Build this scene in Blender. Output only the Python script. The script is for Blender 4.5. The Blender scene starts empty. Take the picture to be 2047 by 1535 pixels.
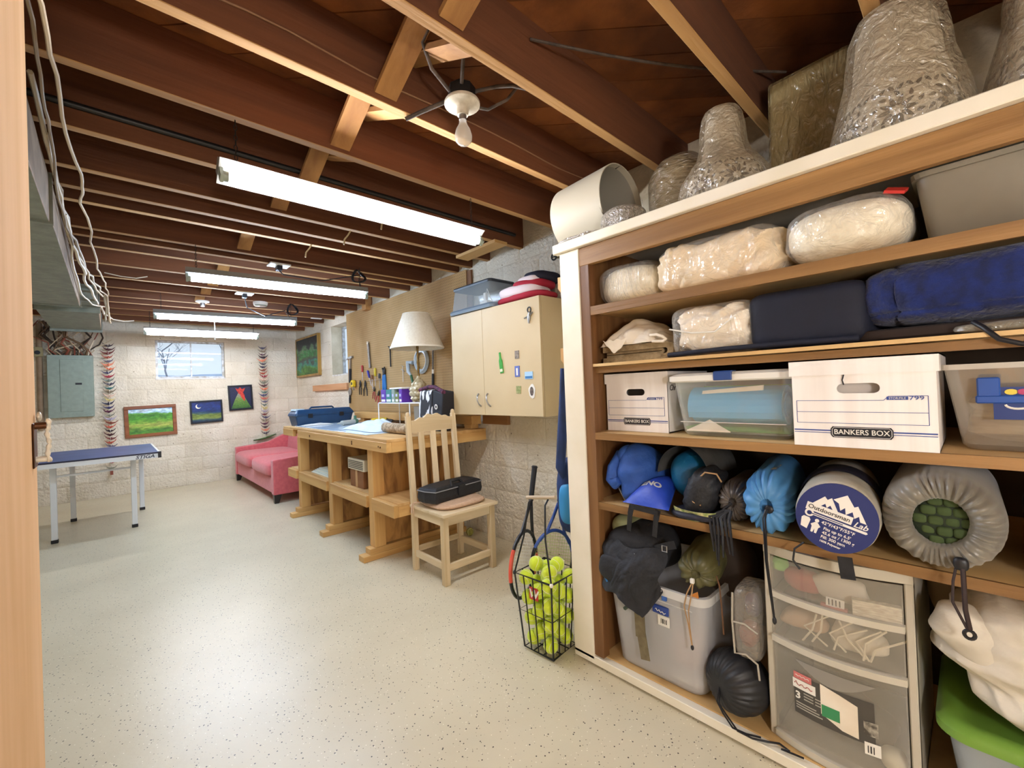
import bpy, bmesh, math, random
from mathutils import Vector, Matrix, noise
random.seed(11)
S = bpy.context.scene
COL = S.collection
PI = math.pi

# ------------------------------------------------------------------ camera
cam_d = bpy.data.cameras.new('camera')
cam_d.sensor_fit = 'HORIZONTAL'; cam_d.sensor_width = 36.0
cam_d.lens = 36.0 * 859.16 / 2047.0
cam_d.clip_start = 0.02; cam_d.clip_end = 200
cam = bpy.data.objects.new('camera', cam_d); COL.objects.link(cam)
yaw, pitch, roll = (math.radians(a) for a in (42.994, 0.5215, -2.2055))
fw = Vector((math.sin(yaw)*math.cos(pitch), math.cos(yaw)*math.cos(pitch), math.sin(pitch)))
rt = Vector((math.cos(yaw), -math.sin(yaw), 0)); up = rt.cross(fw)
r2 = math.cos(roll)*rt + math.sin(roll)*up; u2 = -math.sin(roll)*rt + math.cos(roll)*up
mw = Matrix((r2, u2, -fw)).transposed().to_4x4(); mw.translation = (0, 0, 1.25)
cam.matrix_world = mw
S.camera = cam

# ------------------------------------------------------------------ world, exposure
wd = bpy.data.worlds.new('world'); S.world = wd; wd.use_nodes = True
bg = wd.node_tree.nodes['Background']
bg.inputs[0].default_value = (0.74, 0.87, 1.0, 1); bg.inputs[1].default_value = 0.66
S.view_settings.view_transform = 'Standard'; S.view_settings.look = 'None'
S.view_settings.gamma = 1.0; S.view_settings.exposure = 0.62
S.view_settings.use_curve_mapping = False
if hasattr(S, 'cycles'):            # light paths long enough for a closed room
    S.cycles.max_bounces = 7; S.cycles.diffuse_bounces = 5; S.cycles.glossy_bounces = 3; S.cycles.transmission_bounces = 4; S.cycles.transparent_max_bounces = 10
TUBE = 90.0          # radiance of the fluorescent tubes
GLOBE = 92.0         # radiance of the added fill globe behind the camera
LAMP = (-0.10, -1.05, 1.30)

# ------------------------------------------------------------------ materials
def lin(c):
    if isinstance(c, str):
        c = [int(c[i:i+2], 16)/255 for i in (0, 2, 4)]
    return tuple((x/12.92 if x <= 0.04045 else ((x+0.055)/1.055)**2.4) for x in c[:3]) + (1,)
MATS = {}
def mat(name, c, rough=0.6, metal=0.0, c2=None, nz=8.0, detail=4.0, lo=0.35, hi=0.65, stretch=(1,1,1), bump=0.0, bscale=40.0,
        bstretch=None, alpha=1.0, emit=0.0, spec=0.5, sheen=0.0, trans=0.0, spots=None, rnd=0.0, coat=0.0, world=False, ofs=False, dist=0.0):
    """procedural principled material: base colour c, optionally mixed with c2 by noise; bump from a second noise;
    spots=(colour, scale, threshold) adds specks; rnd varies the brightness between objects"""
    if name in MATS: return MATS[name]
    m = bpy.data.materials.new(name); m.use_nodes = True
    nt = m.node_tree; N = nt.nodes; L = nt.links
    b = N['Principled BSDF']
    b.inputs['Roughness'].default_value = rough; b.inputs['Metallic'].default_value = metal
    b.inputs['Specular IOR Level'].default_value = spec
    b.inputs['Base Color'].default_value = lin(c)
    if sheen: b.inputs['Sheen Weight'].default_value = sheen
    if coat: b.inputs['Coat Weight'].default_value = coat; b.inputs['Coat Roughness'].default_value = 0.1
    if trans: b.inputs['Transmission Weight'].default_value = trans
    tc = N.new('ShaderNodeTexCoord'); vec = tc.outputs['Object']
    if world: vec = N.new('ShaderNodeNewGeometry').outputs['Position']
    if ofs:
        oi0 = N.new('ShaderNodeObjectInfo'); va = N.new('ShaderNodeVectorMath'); va.operation = 'MULTIPLY_ADD'
        va.inputs[0].default_value = (31, 17, 23); L.new(oi0.outputs['Random'], va.inputs[1]); L.new(vec, va.inputs[2]); vec = va.outputs[0]
    def noise_node(scale, st, det=4.0):
        mp = N.new('ShaderNodeMapping'); mp.inputs['Scale'].default_value = st
        L.new(vec, mp.inputs[0])
        n = N.new('ShaderNodeTexNoise'); n.inputs['Scale'].default_value = scale; n.inputs['Detail'].default_value = det
        L.new(mp.outputs[0], n.inputs['Vector']); return n
    out = None
    if c2 is not None:
        n = noise_node(nz, stretch, detail); n.inputs['Distortion'].default_value = dist
        r = N.new('ShaderNodeValToRGB'); e = r.color_ramp.elements
        e[0].position = lo; e[0].color = lin(c); e[1].position = hi; e[1].color = lin(c2)
        L.new(n.outputs['Fac'], r.inputs[0]); out = r.outputs[0]
    def mixc(fac, a, bcol):
        mx = N.new('ShaderNodeMix'); mx.data_type = 'RGBA'
        if hasattr(fac, 'links'): L.new(fac, mx.inputs[0])
        else: mx.inputs[0].default_value = fac
        if hasattr(a, 'links'): L.new(a, mx.inputs[6])
        else: mx.inputs[6].default_value = a
        if hasattr(bcol, 'links'): L.new(bcol, mx.inputs[7])
        else: mx.inputs[7].default_value = bcol
        return mx
    for sp in (spots or ()):
        scol, sscale, sth = sp
        v = N.new('ShaderNodeTexVoronoi'); v.inputs['Scale'].default_value = sscale
        L.new(vec, v.inputs['Vector'])
        r = N.new('ShaderNodeValToRGB'); e = r.color_ramp.elements
        e[0].position = sth; e[0].color = (1,1,1,1); e[1].position = sth*1.25+0.003; e[1].color = (0,0,0,1)
        L.new(v.outputs['Distance'], r.inputs[0])
        out = mixc(r.outputs[0], out if out is not None else lin(c), lin(scol)).outputs[2]
    if rnd:
        oi = N.new('ShaderNodeObjectInfo'); mr = N.new('ShaderNodeMapRange')
        mr.inputs[3].default_value = 1-rnd; mr.inputs[4].default_value = 1+rnd
        L.new(oi.outputs['Random'], mr.inputs[0])
        hs = N.new('ShaderNodeHueSaturation'); L.new(mr.outputs[0], hs.inputs['Value'])
        if out is not None: L.new(out, hs.inputs['Color'])
        else: hs.inputs['Color'].default_value = lin(c)
        out = hs.outputs[0]
    if out is not None: L.new(out, b.inputs['Base Color'])
    if bump:
        n = noise_node(bscale, bstretch or (1,1,1), 5.0)
        bp = N.new('ShaderNodeBump'); bp.inputs['Strength'].default_value = bump; bp.inputs['Distance'].default_value = 0.02
        L.new(n.outputs['Fac'], bp.inputs['Height']); L.new(bp.outputs[0], b.inputs['Normal'])
    if emit:
        b.inputs['Emission Color'].default_value = lin(c); b.inputs['Emission Strength'].default_value = emit
    if alpha < 1.0:
        b.inputs['Alpha'].default_value = alpha
    MATS[name] = m
    return m

def wrap_mat(name, tint='F4F0E6', base=0.10, edge=0.55, rough=0.12, bump=0.6, bscale=22, bst=(1,1,1), film=0.07):
    """thin clear plastic: see-through face on, glossy and whitish at the folds"""
    if name in MATS: return MATS[name]
    m = bpy.data.materials.new(name); m.use_nodes = True; N = m.node_tree.nodes; L = m.node_tree.links
    b = N['Principled BSDF']; b.inputs['Base Color'].default_value = lin(tint); b.inputs['Roughness'].default_value = rough; b.inputs['Specular IOR Level'].default_value = 1.0
    tc = N.new('ShaderNodeTexCoord'); mp = N.new('ShaderNodeMapping'); mp.inputs['Scale'].default_value = bst; L.new(tc.outputs['Object'], mp.inputs[0])
    n = N.new('ShaderNodeTexNoise'); n.inputs['Scale'].default_value = bscale; n.inputs['Detail'].default_value = 3; n.inputs['Distortion'].default_value = 1.2; L.new(mp.outputs[0], n.inputs['Vector'])
    bp = N.new('ShaderNodeBump'); bp.inputs['Strength'].default_value = bump; bp.inputs['Distance'].default_value = 0.03; L.new(n.outputs['Fac'], bp.inputs['Height']); L.new(bp.outputs[0], b.inputs['Normal'])
    lw = N.new('ShaderNodeLayerWeight'); lw.inputs['Blend'].default_value = 0.35; L.new(bp.outputs[0], lw.inputs['Normal'])
    mr = N.new('ShaderNodeMapRange'); mr.inputs[3].default_value = base; mr.inputs[4].default_value = edge; L.new(lw.outputs['Facing'], mr.inputs[0])
    tr = N.new('ShaderNodeBsdfTransparent'); mx = N.new('ShaderNodeMixShader')
    L.new(mr.outputs[0], mx.inputs[0]); L.new(tr.outputs[0], mx.inputs[1]); L.new(b.outputs[0], mx.inputs[2])
    gs = N.new('ShaderNodeBsdfGlossy'); gs.inputs['Color'].default_value = (film, film, film, 1); gs.inputs['Roughness'].default_value = max(0.05, rough*0.7); L.new(bp.outputs[0], gs.inputs['Normal'])
    ad = N.new('ShaderNodeAddShader'); L.new(mx.outputs[0], ad.inputs[0]); L.new(gs.outputs[0], ad.inputs[1]); L.new(ad.outputs[0], N['Material Output'].inputs['Surface'])
    MATS[name] = m
    return m
def wood(name, c, c2, axis, scale=9.0, rough=0.7, bump=0.15, rnd=0.08):
    st = [1, 1, 1]; st['xyz'.index(axis)] = 0.06
    return mat(name, c, rough, c2=c2, nz=scale, detail=6, lo=0.36, hi=0.64, stretch=tuple(st), dist=0.6, bump=bump, bscale=scale*5, bstretch=tuple(st), rnd=rnd)

# ------------------------------------------------------------------ mesh builder
class MB:
    def __init__(s): s.v = []; s.f = []
    def add(s, v, f):
        b = len(s.v); s.v += [tuple(p) for p in v]; s.f += [tuple(b+i for i in q) for q in f]; return s
    def box(s, x0, x1, y0, y1, z0, z1):
        return s.add([(x0,y0,z0),(x1,y0,z0),(x1,y1,z0),(x0,y1,z0),(x0,y0,z1),(x1,y0,z1),(x1,y1,z1),(x0,y1,z1)],
                     [(3,2,1,0),(4,5,6,7),(0,1,5,4),(1,2,6,5),(2,3,7,6),(3,0,4,7)])
    def hexa(s, lo, hi):           # two quads of points, lower and upper, same winding (ccw seen from above)
        return s.add(list(lo)+list(hi), [(3,2,1,0),(4,5,6,7),(0,1,5,4),(1,2,6,5),(2,3,7,6),(3,0,4,7)])
    def bar(s, p, q, w, t, upv=(0,0,1)):     # rectangular bar from p to q
        p, q = Vector(p), Vector(q); d = (q-p).normalized(); u = Vector(upv)
        if abs(d.dot(u)) > 0.98: u = Vector((1,0,0))
        a = d.cross(u).normalized()*w/2; c = a.cross(d).normalized()*t/2
        return s.hexa([p-a-c, p+a-c, p+a+c, p-a+c], [q-a-c, q+a-c, q+a+c, q-a+c])
    def tube(s, pts, r, n=8, cap=True, closed=False):
        pts = [Vector(p) for p in pts]; m = len(pts)
        rr = r if hasattr(r, '__len__') else [r]*m
        rings = []; prev = None
        for i, p in enumerate(pts):
            if closed: d = pts[(i+1) % m]-pts[i-1]
            else: d = pts[min(i+1, m-1)]-pts[max(i-1, 0)]
            if d.length < 1e-9: d = Vector((0,0,1))
            d.normalize()
            if prev is None:
                a = d.cross(Vector((0,0,1)))
                if a.length < 0.1: a = d.cross(Vector((1,0,0)))
            else: a = prev - d*prev.dot(d)
            a.normalize(); prev = a; b = d.cross(a)
            rings.append([p+(a*math.cos(2*PI*k/n)+b*math.sin(2*PI*k/n))*rr[i] for k in range(n)])
        return s.loft(rings, cap, cap, ringclosed=closed)
    def loft(s, rings, cap0=True, cap1=True, ringclosed=False):
        n = len(rings[0]); b = len(s.v)
        for r in rings: s.v += [tuple(p) for p in r]
        m = len(rings)
        for i in range(m if ringclosed else m-1):
            j = (i+1) % m
            for k in range(n):
                k2 = (k+1) % n
                s.f.append((b+i*n+k, b+i*n+k2, b+j*n+k2, b+j*n+k))
        if not ringclosed:
            if cap0: s.f.append(tuple(b+k for k in reversed(range(n))))
            if cap1: s.f.append(tuple(b+(m-1)*n+k for k in range(n)))
        return s
    def cyl(s, p, q, r, r1=None, n=20, cap=True): return s.tube([p, q], [r, r if r1 is None else r1], n, cap)
    def lathe(s, prof, n=24, c=(0,0,0), cap0=False, cap1=False, mod=None):
        rings = []
        for i, (r, z) in enumerate(prof):
            ring = []
            for k in range(n):
                a = 2*PI*k/n; rr, zz = (r, z) if mod is None else mod(i, a, r, z)
                ring.append((c[0]+rr*math.cos(a), c[1]+rr*math.sin(a), c[2]+zz))
            rings.append(ring)
        return s.loft(rings, cap0, cap1)
    def prism(s, poly, fn, h0, h1):        # polygon (u,v) extruded; fn(u,v,h) -> xyz
        return s.loft([[fn(u, v, h0) for u, v in poly], [fn(u, v, h1) for u, v in poly]])
    def grid(s, fn, nu, nv, thick=0.0):
        b = len(s.v)
        for i in range(nu+1):
            for j in range(nv+1): s.v.append(tuple(fn(i/nu, j/nv)))
        for i in range(nu):
            for j in range(nv):
                a = b+i*(nv+1)+j; s.f.append((a, a+nv+1, a+nv+2, a+1))
        return s
    def xf(s, M):
        s.v = [tuple(M @ Vector(p)) for p in s.v]; return s
    def fn(s, f):
        s.v = [tuple(f(Vector(p))) for p in s.v]; return s
    def join(s, o): return s.add(o.v, o.f)

def B(*a): return MB().box(*a)
def rrect(cx, cy, w, d, r, z, n=4):
    r = min(r, w/2-1e-4, d/2-1e-4); pts = []
    for q, (sx, sy) in enumerate(((1,1),(-1,1),(-1,-1),(1,-1))):
        for k in range(n+1):
            a = PI/2*(q + k/n)
            pts.append((cx+sx*(w/2-r)+r*math.cos(a), cy+sy*(d/2-r)+r*math.sin(a), z))
    return pts
def nz3(p, sc, seed=0.0): return noise.noise(Vector(p)*sc+Vector((seed*7.13, seed*3.7, seed*1.9)))
def blob(c, s, e1=0.6, e2=0.6, n=28, m=18, amp=0.0, freq=6.0, seed=0.0, flat=None, amp2=0.0, freq2=20.0, disp=None):
    """superellipsoid of half sizes s about c, roughened by noise; flat = lowest z"""
    def sp(x, e): return math.copysign(abs(x)**e, x)
    mb = MB(); rings = []
    for j in range(1, m):
        ph = -PI/2+PI*j/m; ring = []
        for k in range(n):
            th = 2*PI*k/n
            p = Vector((sp(math.cos(ph), e1)*sp(math.cos(th), e2)*s[0], sp(math.cos(ph), e1)*sp(math.sin(th), e2)*s[1], sp(math.sin(ph), e1)*s[2]))
            d = 1+amp*nz3(p, freq, seed)+amp2*nz3(p, freq2, seed+3)+(disp(p) if disp else 0)
            ring.append(Vector(c)+p*d)
        rings.append(ring)
    mb.loft(rings, False, False)
    b = len(mb.v); mb.v += [tuple(Vector(c)+Vector((0,0,-s[2]))), tuple(Vector(c)+Vector((0,0,s[2])))]
    for k in range(n):
        k2 = (k+1) % n; mb.f.append((b, k2, k)); t = (m-2)*n; mb.f.append((b+1, t+k, t+k2))
    if flat is not None: mb.v = [(x, y, max(z, flat)) for x, y, z in mb.v]
    return mb
def frame_m(o, x, z):          # matrix with local X along x, local Z along z
    x = Vector(x).normalized(); z = Vector(z); z = (z-x*z.dot(x)).normalized(); y = z.cross(x)
    M = Matrix((x, y, z)).transposed().to_4x4(); M.translation = Vector(o); return M
def Rz(a): return Matrix.Rotation(a, 4, 'Z')
def T(x, y, z): return Matrix.Translation((x, y, z))

_fontcache = {}
def text(txt, size, o, u, v, depth=0.0006, shear=0.0, align='CENTER', bold=0.0, stretch=1.0):
    """lettering laid on a plane: centre o, reading direction u, up direction v"""
    cu = bpy.data.curves.new('lettering', 'FONT'); cu.body = txt; cu.size = size; cu.align_x = align; cu.align_y = 'CENTER'
    cu.extrude = depth/2; cu.shear = shear; cu.offset = bold; cu.resolution_u = 3
    ob = bpy.data.objects.new('lettering', cu)
    me = bpy.data.meshes.new_from_object(ob)
    mb = MB().add([w.co for w in me.vertices], [tuple(p.vertices) for p in me.polygons])
    bpy.data.objects.remove(ob); bpy.data.meshes.remove(me); bpy.data.curves.remove(cu)
    u = Vector(u).normalized(); v = Vector(v).normalized(); n = u.cross(v); o = Vector(o)
    return mb.fn(lambda p: o+u*p.x*stretch+v*p.y+n*(p.z+depth/2))

# ------------------------------------------------------------------ objects
INV = {}
def link(o, parent=None):
    COL.objects.link(o)
    if parent is not None: o.parent = parent
    return o
def mesh(name, mb, smooth=False, bevel=0.0, seg=1):
    me = bpy.data.meshes.new(name); me.from_pydata(mb.v, [], mb.f); me.validate(); me.update()
    if bevel or smooth:
        bm = bmesh.new(); bm.from_mesh(me)
        if bevel:
            es = [e for e in bm.edges if len(e.link_faces) == 2 and e.calc_face_angle(0) > 0.5]
            bmesh.ops.bevel(bm, geom=es, offset=bevel, segments=seg, affect='EDGES', profile=0.6, clamp_overlap=True)
        if smooth:
            bmesh.ops.recalc_face_normals(bm, faces=bm.faces[:])
            for f in bm.faces: f.smooth = True
            for e in bm.edges:
                if len(e.link_faces) == 2 and e.calc_face_angle(0) > 0.9: e.smooth = False
        bm.to_mesh(me); bm.free()
    return me
def tag(o, label, cat, group=None, kind=None):
    if label: o['label'] = label
    if cat: o['category'] = cat
    if group: o['group'] = group
    if kind: o['kind'] = kind
    return o
def thing(name, label, cat, loc=(0,0,0), rz=0.0, group=None, kind=None):
    o = bpy.data.objects.new(name, None); o.empty_display_size = 0.05; o.location = loc; o.rotation_euler = (0,0,rz); link(o)
    INV[o.name] = (Matrix.Translation(loc) @ Rz(rz)).inverted()
    return tag(o, label, cat, group, kind)
def part(name, mb, m, parent, smooth=False, bevel=0.0, seg=1, label=None, world=True):
    """a mesh child; coordinates are world coordinates unless world=False (then local to the thing)"""
    if world:
        r = parent
        while r.parent is not None: r = r.parent
        mb.xf(INV[r.name])
    o = bpy.data.objects.new(name, mesh(name, mb, smooth, bevel, seg)); o.data.materials.append(m); link(o, parent)
    if label: o['label'] = label
    return o
def solo(name, label, cat, mb, m, group=None, kind=None, smooth=False, bevel=0.0, seg=1):
    """a thing that is one mesh, origin at the middle of its base"""
    xs, ys, zs = zip(*mb.v); c = Vector(((min(xs)+max(xs))/2, (min(ys)+max(ys))/2, min(zs)))
    mb.xf(Matrix.Translation(-c))
    o = bpy.data.objects.new(name, mesh(name, mb, smooth, bevel, seg)); o.data.materials.append(m); o.location = c; link(o)
    INV[o.name] = Matrix.Translation(-c)
    return tag(o, label, cat, group, kind)
def struct(name, mb, m, smooth=False, bevel=0.0):
    o = bpy.data.objects.new(name, mesh(name, mb, smooth, bevel)); o.data.materials.append(m); link(o); o['kind'] = 'structure'
    INV[o.name] = Matrix.Identity(4); return o
def copies(o, parent, name, places):
    """more objects sharing o's mesh"""
    out = []
    for M in places:
        c = bpy.data.objects.new(name, o.data); link(c, parent); c.matrix_local = M; out.append(c)
    return out
# ------------------------------------------------------------------ room shell
XL, XR, YF, YB, ZJ, ZS = -0.95, 2.35, -1.30, 7.93, 2.32, 2.555
m_floor = mat('floor_epoxy', 'D4C9AC', 0.33, c2='CCC1A4', nz=2.2, detail=5, bump=0.05, bscale=26,
              spots=[('3A322A', 46, 0.11), ('6E604C', 63, 0.09), ('F4ECD8', 57, 0.09), ('8E7A58', 29, 0.05)], spec=0.5)
m_paint = mat('block_paint', 'E8DFCB', 0.75, c2='D2C6AC', nz=3.0, lo=0.3, hi=0.75, bump=0.9, bscale=38, world=True, rnd=0.05,
              spots=[('8A7A60', 9, 0.05), ('A08F70', 19, 0.05), ('6A5C48', 31, 0.045)])
m_mortar = mat('mortar_paint', 'DACEB4', 0.85, c2='C0B296', nz=5, bump=0.4, bscale=60, world=True)
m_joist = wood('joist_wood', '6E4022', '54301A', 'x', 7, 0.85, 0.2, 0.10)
m_joist_lit = wood('joist_underside_lit', 'B48A52', '9C7240', 'x', 9, 0.8, 0.2, 0.08)
m_plank = mat('subfloor_wood', '8E5426', 0.75, c2='683A18', nz=6, detail=6, stretch=(1,1,1), bump=0.2, bscale=30, rnd=0.22, world=True)
m_bridge = wood('bridging_wood', 'B08048', '946638', 'y', 12, 0.8, 0.2)
m_pine = wood('pine_x', 'D2A868', 'BE8F50', 'x', 10, 0.6)
m_pine_y = wood('pine_y', 'D2A868', 'BE8F50', 'y', 10, 0.6)
m_pine_z = wood('pine_z', 'D2A868', 'BC8C4E', 'z', 10, 0.6)
m_white = mat('white_plastic', 'E8E4DA', 0.4)
m_black = mat('black_plastic', '15151A', 0.45)
m_steel = mat('steel', 'A8A8A8', 0.35, 1.0)
m_dsteel = mat('dark_steel', '3A3836', 0.45, 0.8)

floor = struct('floor', B(XL-0.1, XR+0.1, YF-0.1, YB+0.1, -0.08, 0.0), m_floor)

# --- ceiling: diagonal subfloor boards, joists, cross bridging
ceil = struct('ceiling', B(XL-0.1, XR+0.1, YF-0.1, YB+0.1, ZS+0.022, ZS+0.04), mat('dark_gap', '1A0E06', 0.9))
def clip(poly, a, b, c):        # keep a*x+b*y <= c
    out = []
    for i in range(len(poly)):
        p, q = poly[i-1], poly[i]; dp = a*p[0]+b*p[1]-c; dq = a*q[0]+b*q[1]-c
        if (dp <= 0) != (dq <= 0):
            t = dp/(dp-dq); out.append((p[0]+t*(q[0]-p[0]), p[1]+t*(q[1]-p[1])))
        if dq <= 0: out.append(q)
    return out
rect = [(XL-0.1, YF-0.1), (XR+0.1, YF-0.1), (XR+0.1, YB+0.1), (XL-0.1, YB+0.1)]
s2 = math.sqrt(0.5); w = 0.141; k = -1.8
while k < 7.5:
    pl = clip(clip(rect, s2, s2, k+w-0.005), -s2, -s2, -k)
    if len(pl) > 2:
        h = random.uniform(0, 0.003)
        part('subfloor_board', MB().prism(pl, lambda u, v, z: (u, v, z), ZS+h, ZS+0.021), m_plank, ceil)
    k += w
JY = [-1.02, -0.61, -0.21, 0.19, 0.59, 1.07, 1.49, 1.925, 2.372, 2.77, 3.01, 3.21, 3.67, 3.84, 4.09, 4.55, 5.0, 5.44, 5.86, 6.2, 6.63, 7.06, 7.5]
for y in JY:
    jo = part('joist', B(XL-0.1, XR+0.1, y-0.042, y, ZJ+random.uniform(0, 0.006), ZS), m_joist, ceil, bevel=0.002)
    jo.data.materials.append(m_joist_lit)                 # lighter underside, darker sides: shading put into the wood colours
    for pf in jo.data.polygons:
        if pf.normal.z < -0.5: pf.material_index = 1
for a, b in zip(JY[2:], JY[3:]):
    if b-a < 0.28 or a > 5.5: continue
    xc = 0.80 if a < 2 else 0.77
    y0, y1 = a, b-0.042
    part('bridging', MB().bar((xc-0.035, y0, ZS-0.03), (xc-0.035, y1, ZJ+0.03), 0.019, 0.085, (1,0,0)), m_bridge, ceil)
    part('bridging', MB().bar((xc+0.055, y0, ZJ+0.03), (xc+0.055, y1, ZS-0.03), 0.019, 0.085, (1,0,0)), m_bridge, ceil)
    # visible nailing ends running down over the joist face
part('nailing_board', B(2.03, 2.15, 2.30, 2.775, ZJ-0.022, ZJ), m_pine_y, ceil)
part('nailing_board', B(2.26, 2.33, 4.95, 5.06, ZJ-0.06, ZJ+0.15), m_bridge, ceil)

# --- block walls
def rect_minus(r, h):
    (a0, a1, z0, z1), (b0, b1, w0, w1) = r, h
    if a1 <= b0 or a0 >= b1 or z1 <= w0 or z0 >= w1: return [r]
    out = []
    if z0 < w0: out.append((a0, a1, z0, w0))
    if z1 > w1: out.append((a0, a1, w1, z1))
    m0, m1 = max(z0, w0), min(z1, w1)
    if a0 < b0: out.append((a0, b0, m0, m1))
    if a1 > b1: out.append((b1, a1, m0, m1))
    return out
BL, BH, JN = 0.406, 0.2032, 0.005
_blk = {}
def block_mesh(w, h, axis):
    key = (round(w, 3), round(h, 3), axis, random.randrange(3))
    if key not in _blk:
        sd = len(_blk); nx, nzc = 6, 3
        def f(i, j):
            u, v = i*2-1, j*2-1
            e = min(1-abs(u), (1-abs(v))*h/w)*w/2
            d = -0.0045*max(0, 1-e/0.014)-0.0014*(nz3((u*w*9, v*h*9, sd), 2.1)+1)
            return (u*(w-JN)/2, d, v*(h-JN)/2)
        mb = MB().grid(lambda i, j: (lambda p: (p[0], -0.0058-p[1], p[2]))(f((1-math.cos(PI*i))/2*0.5+i*0.5, (1-math.cos(PI*j))/2*0.5+j*0.5)), 14, 8)
        # rim back to the mortar
        if axis == 'x': mb.fn(lambda p: Vector((p.x, p.y, p.z)))
        else: mb.fn(lambda p: Vector((p.y, -p.x, p.z)))
        me = mesh('block', mb, smooth=True); me.materials.append(m_paint); _blk[key] = me
    return _blk[key]
def block_wall(root, axis, a0, a1, plane, hole, top, start=0.0):
    row = 0; z = 0.0
    while z < top-0.02:
        z1 = min(z+BH, top); a = a0-(BL/2 if row % 2 else 0)+start
        while a < a1:
            for (p0, p1, q0, q1) in rect_minus((max(a, a0), min(a+BL, a1), z, z1), hole):
                w, h = p1-p0, q1-q0
                if w < 0.03 or h < 0.03: continue
                o = bpy.data.objects.new('block', block_mesh(w, h, axis)); link(o, root)
                c, zc = (p0+p1)/2, (q0+q1)/2
                o.location = (c, plane, zc) if axis == 'x' else (plane, c, zc)
            a += BL
        z = z1; row += 1
W1 = (0.47, 1.30, 1.58, 2.13)          # window in the back wall
W2 = (5.45, 6.32, 1.53, 2.235)         # window in the right wall
wb = MB()
for (p0, p1, q0, q1) in rect_minus((XL-0.2, XR+0.3, 0, ZS), W1): wb.box(p0, p1, YB, YB+0.20, q0, q1)
wall_back = struct('wall_back', wb, m_mortar)
block_wall(wall_back, 'x', XL, XR, YB-0.0005, W1, ZJ+0.03, 0.1)
wr = MB()
for (p0, p1, q0, q1) in rect_minus((YF-0.1, YB+0.2, 0, ZS), W2): wr.box(XR, XR+0.20, p0, p1, q0, q1)
wall_right = struct('wall_right', wr, m_mortar)
block_wall(wall_right, 'y', 1.31, YB, XR-0.0005, W2, ZJ+0.03, 0.05)
struct('wall_left', B(XL-0.1, XL, YF-0.1, YB, 0, ZS), m_paint)
struct('wall_front', B(XL-0.1, XR, YF-0.1, YF, 0, ZS), m_paint)
m_salmon = mat('salmon_paint', 'EAC092', 0.9, c2='E0B484', nz=14, spec=0.08, stretch=(1,1,0.12), bump=0.08, bscale=60, bstretch=(1,1,0.2))
struct('wall_entry', B(XL, -0.16, 0.16, 0.27, 0, ZJ), m_salmon)

# --- door standing open at the left edge of the view
m_brass = mat('old_brass', '6E4424', 0.45, 0.7, c2='3C2414', nz=30)
m_ivory = mat('ivory_enamel', 'E9E0CC', 0.35, c2='9A8B70', nz=60, lo=0.5, hi=0.7)
m_edgewear = mat('worn_edge', 'B98A63', 0.7, c2='3E2718', nz=22, stretch=(1,1,0.35), lo=0.45, hi=0.62)
door = thing('door_1', None, None, (-0.12, 0.7, 0.012), kind='structure')
part('door_leaf', B(-0.142, -0.10, 0.28, 1.145, 0.012, 2.05), m_salmon, door, bevel=0.003)
part('door_edge', B(-0.1415, -0.1005, 1.1435, 1.1475, 0.015, 2.047), m_edgewear, door)
hd = part('door_handle', B(-0.0998, -0.0975, 1.085, 1.130, 1.144, 1.221), m_brass, door, bevel=0.002)
part('handle_stem', MB().cyl((-0.098, 1.105, 1.216), (-0.084, 1.105, 1.216), 0.006), m_brass, hd, smooth=True)
part('handle_stem', MB().cyl((-0.098, 1.105, 1.158), (-0.084, 1.105, 1.158), 0.005), m_ivory, hd, smooth=True)
pts = [(-0.0825+0.0012*math.sin(t*14), 1.105, 1.228-0.076*t) for t in [i/24 for i in range(25)]]
part('handle_grip', MB().tube(pts, [0.0018+0.0022*abs(math.sin(i*0.9)) for i in range(25)], 10), m_ivory, hd, smooth=True)
part('turn_knob', blob((-0.0945, 1.128, 1.231), (0.0035, 0.007, 0.009), 1, 1, 14, 10), m_ivory, hd, smooth=True)

# --- window in the back wall, with the garden outside
m_glass = mat('window_glass', 'DCEBFA', 0.03, alpha=0.10)
m_frame = mat('window_metal', 'C9CDD2', 0.5, 0.3, c2='9A9488', nz=20)
def window(name, axis, a0, a1, z0, z1, depth, mull):
    r = thing(name, None, None, ((a0+a1)/2, depth, z0) if axis == 'x' else (depth, (a0+a1)/2, z0), kind='structure')
    def bx(p0, p1, q0, q1, t0, t1): return B(p0, p1, depth+t0, depth+t1, q0, q1) if axis == 'x' else B(depth+t0, depth+t1, p0, p1, q0, q1)
    fw_ = 0.028
    for a in ((a0, a0+fw_, z0, z1), (a1-fw_, a1, z0, z1), (a0+fw_, a1-fw_, z0, z0+fw_), (a0+fw_, a1-fw_, z1-fw_, z1)):
        part('window_frame', bx(*a, -0.02, 0.02), m_frame, r)
    xs = [a0+fw_]+mull+[a1-fw_]
    for mm in mull: part('mullion', bx(mm-0.008, mm+0.008, z0+fw_, z1-fw_, -0.018, 0.018), m_frame, r)
    for p, q in zip(xs, xs[1:]): part('pane', bx(p, q, z0+fw_, z1-fw_, -0.002, 0.002), m_glass, r)
    return r
window('window_1', 'x', *W1, YB+0.07, [0.885])
window('window_2', 'y', *W2, XR+0.17, [5.88])
m_sill = mat('sill_paint', 'E7E4DC', 0.6, c2='CFC8BC', nz=12)
struct('trim_1', B(W1[0]-0.01, W1[1]+0.01, YB-0.015, YB+0.05, W1[2]-0.02, W1[2]), m_sill, bevel=0.003)
struct('trim_2', B(XR-0.01, XR+0.15, W2[0], W2[1], W2[2]-0.015, W2[2]+0.004), m_sill, bevel=0.003)
m_ground = mat('snowy_lawn', '9FB8D8', 0.9, c2='7E93AE', nz=1.2, bump=0.3, bscale=4)
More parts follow.
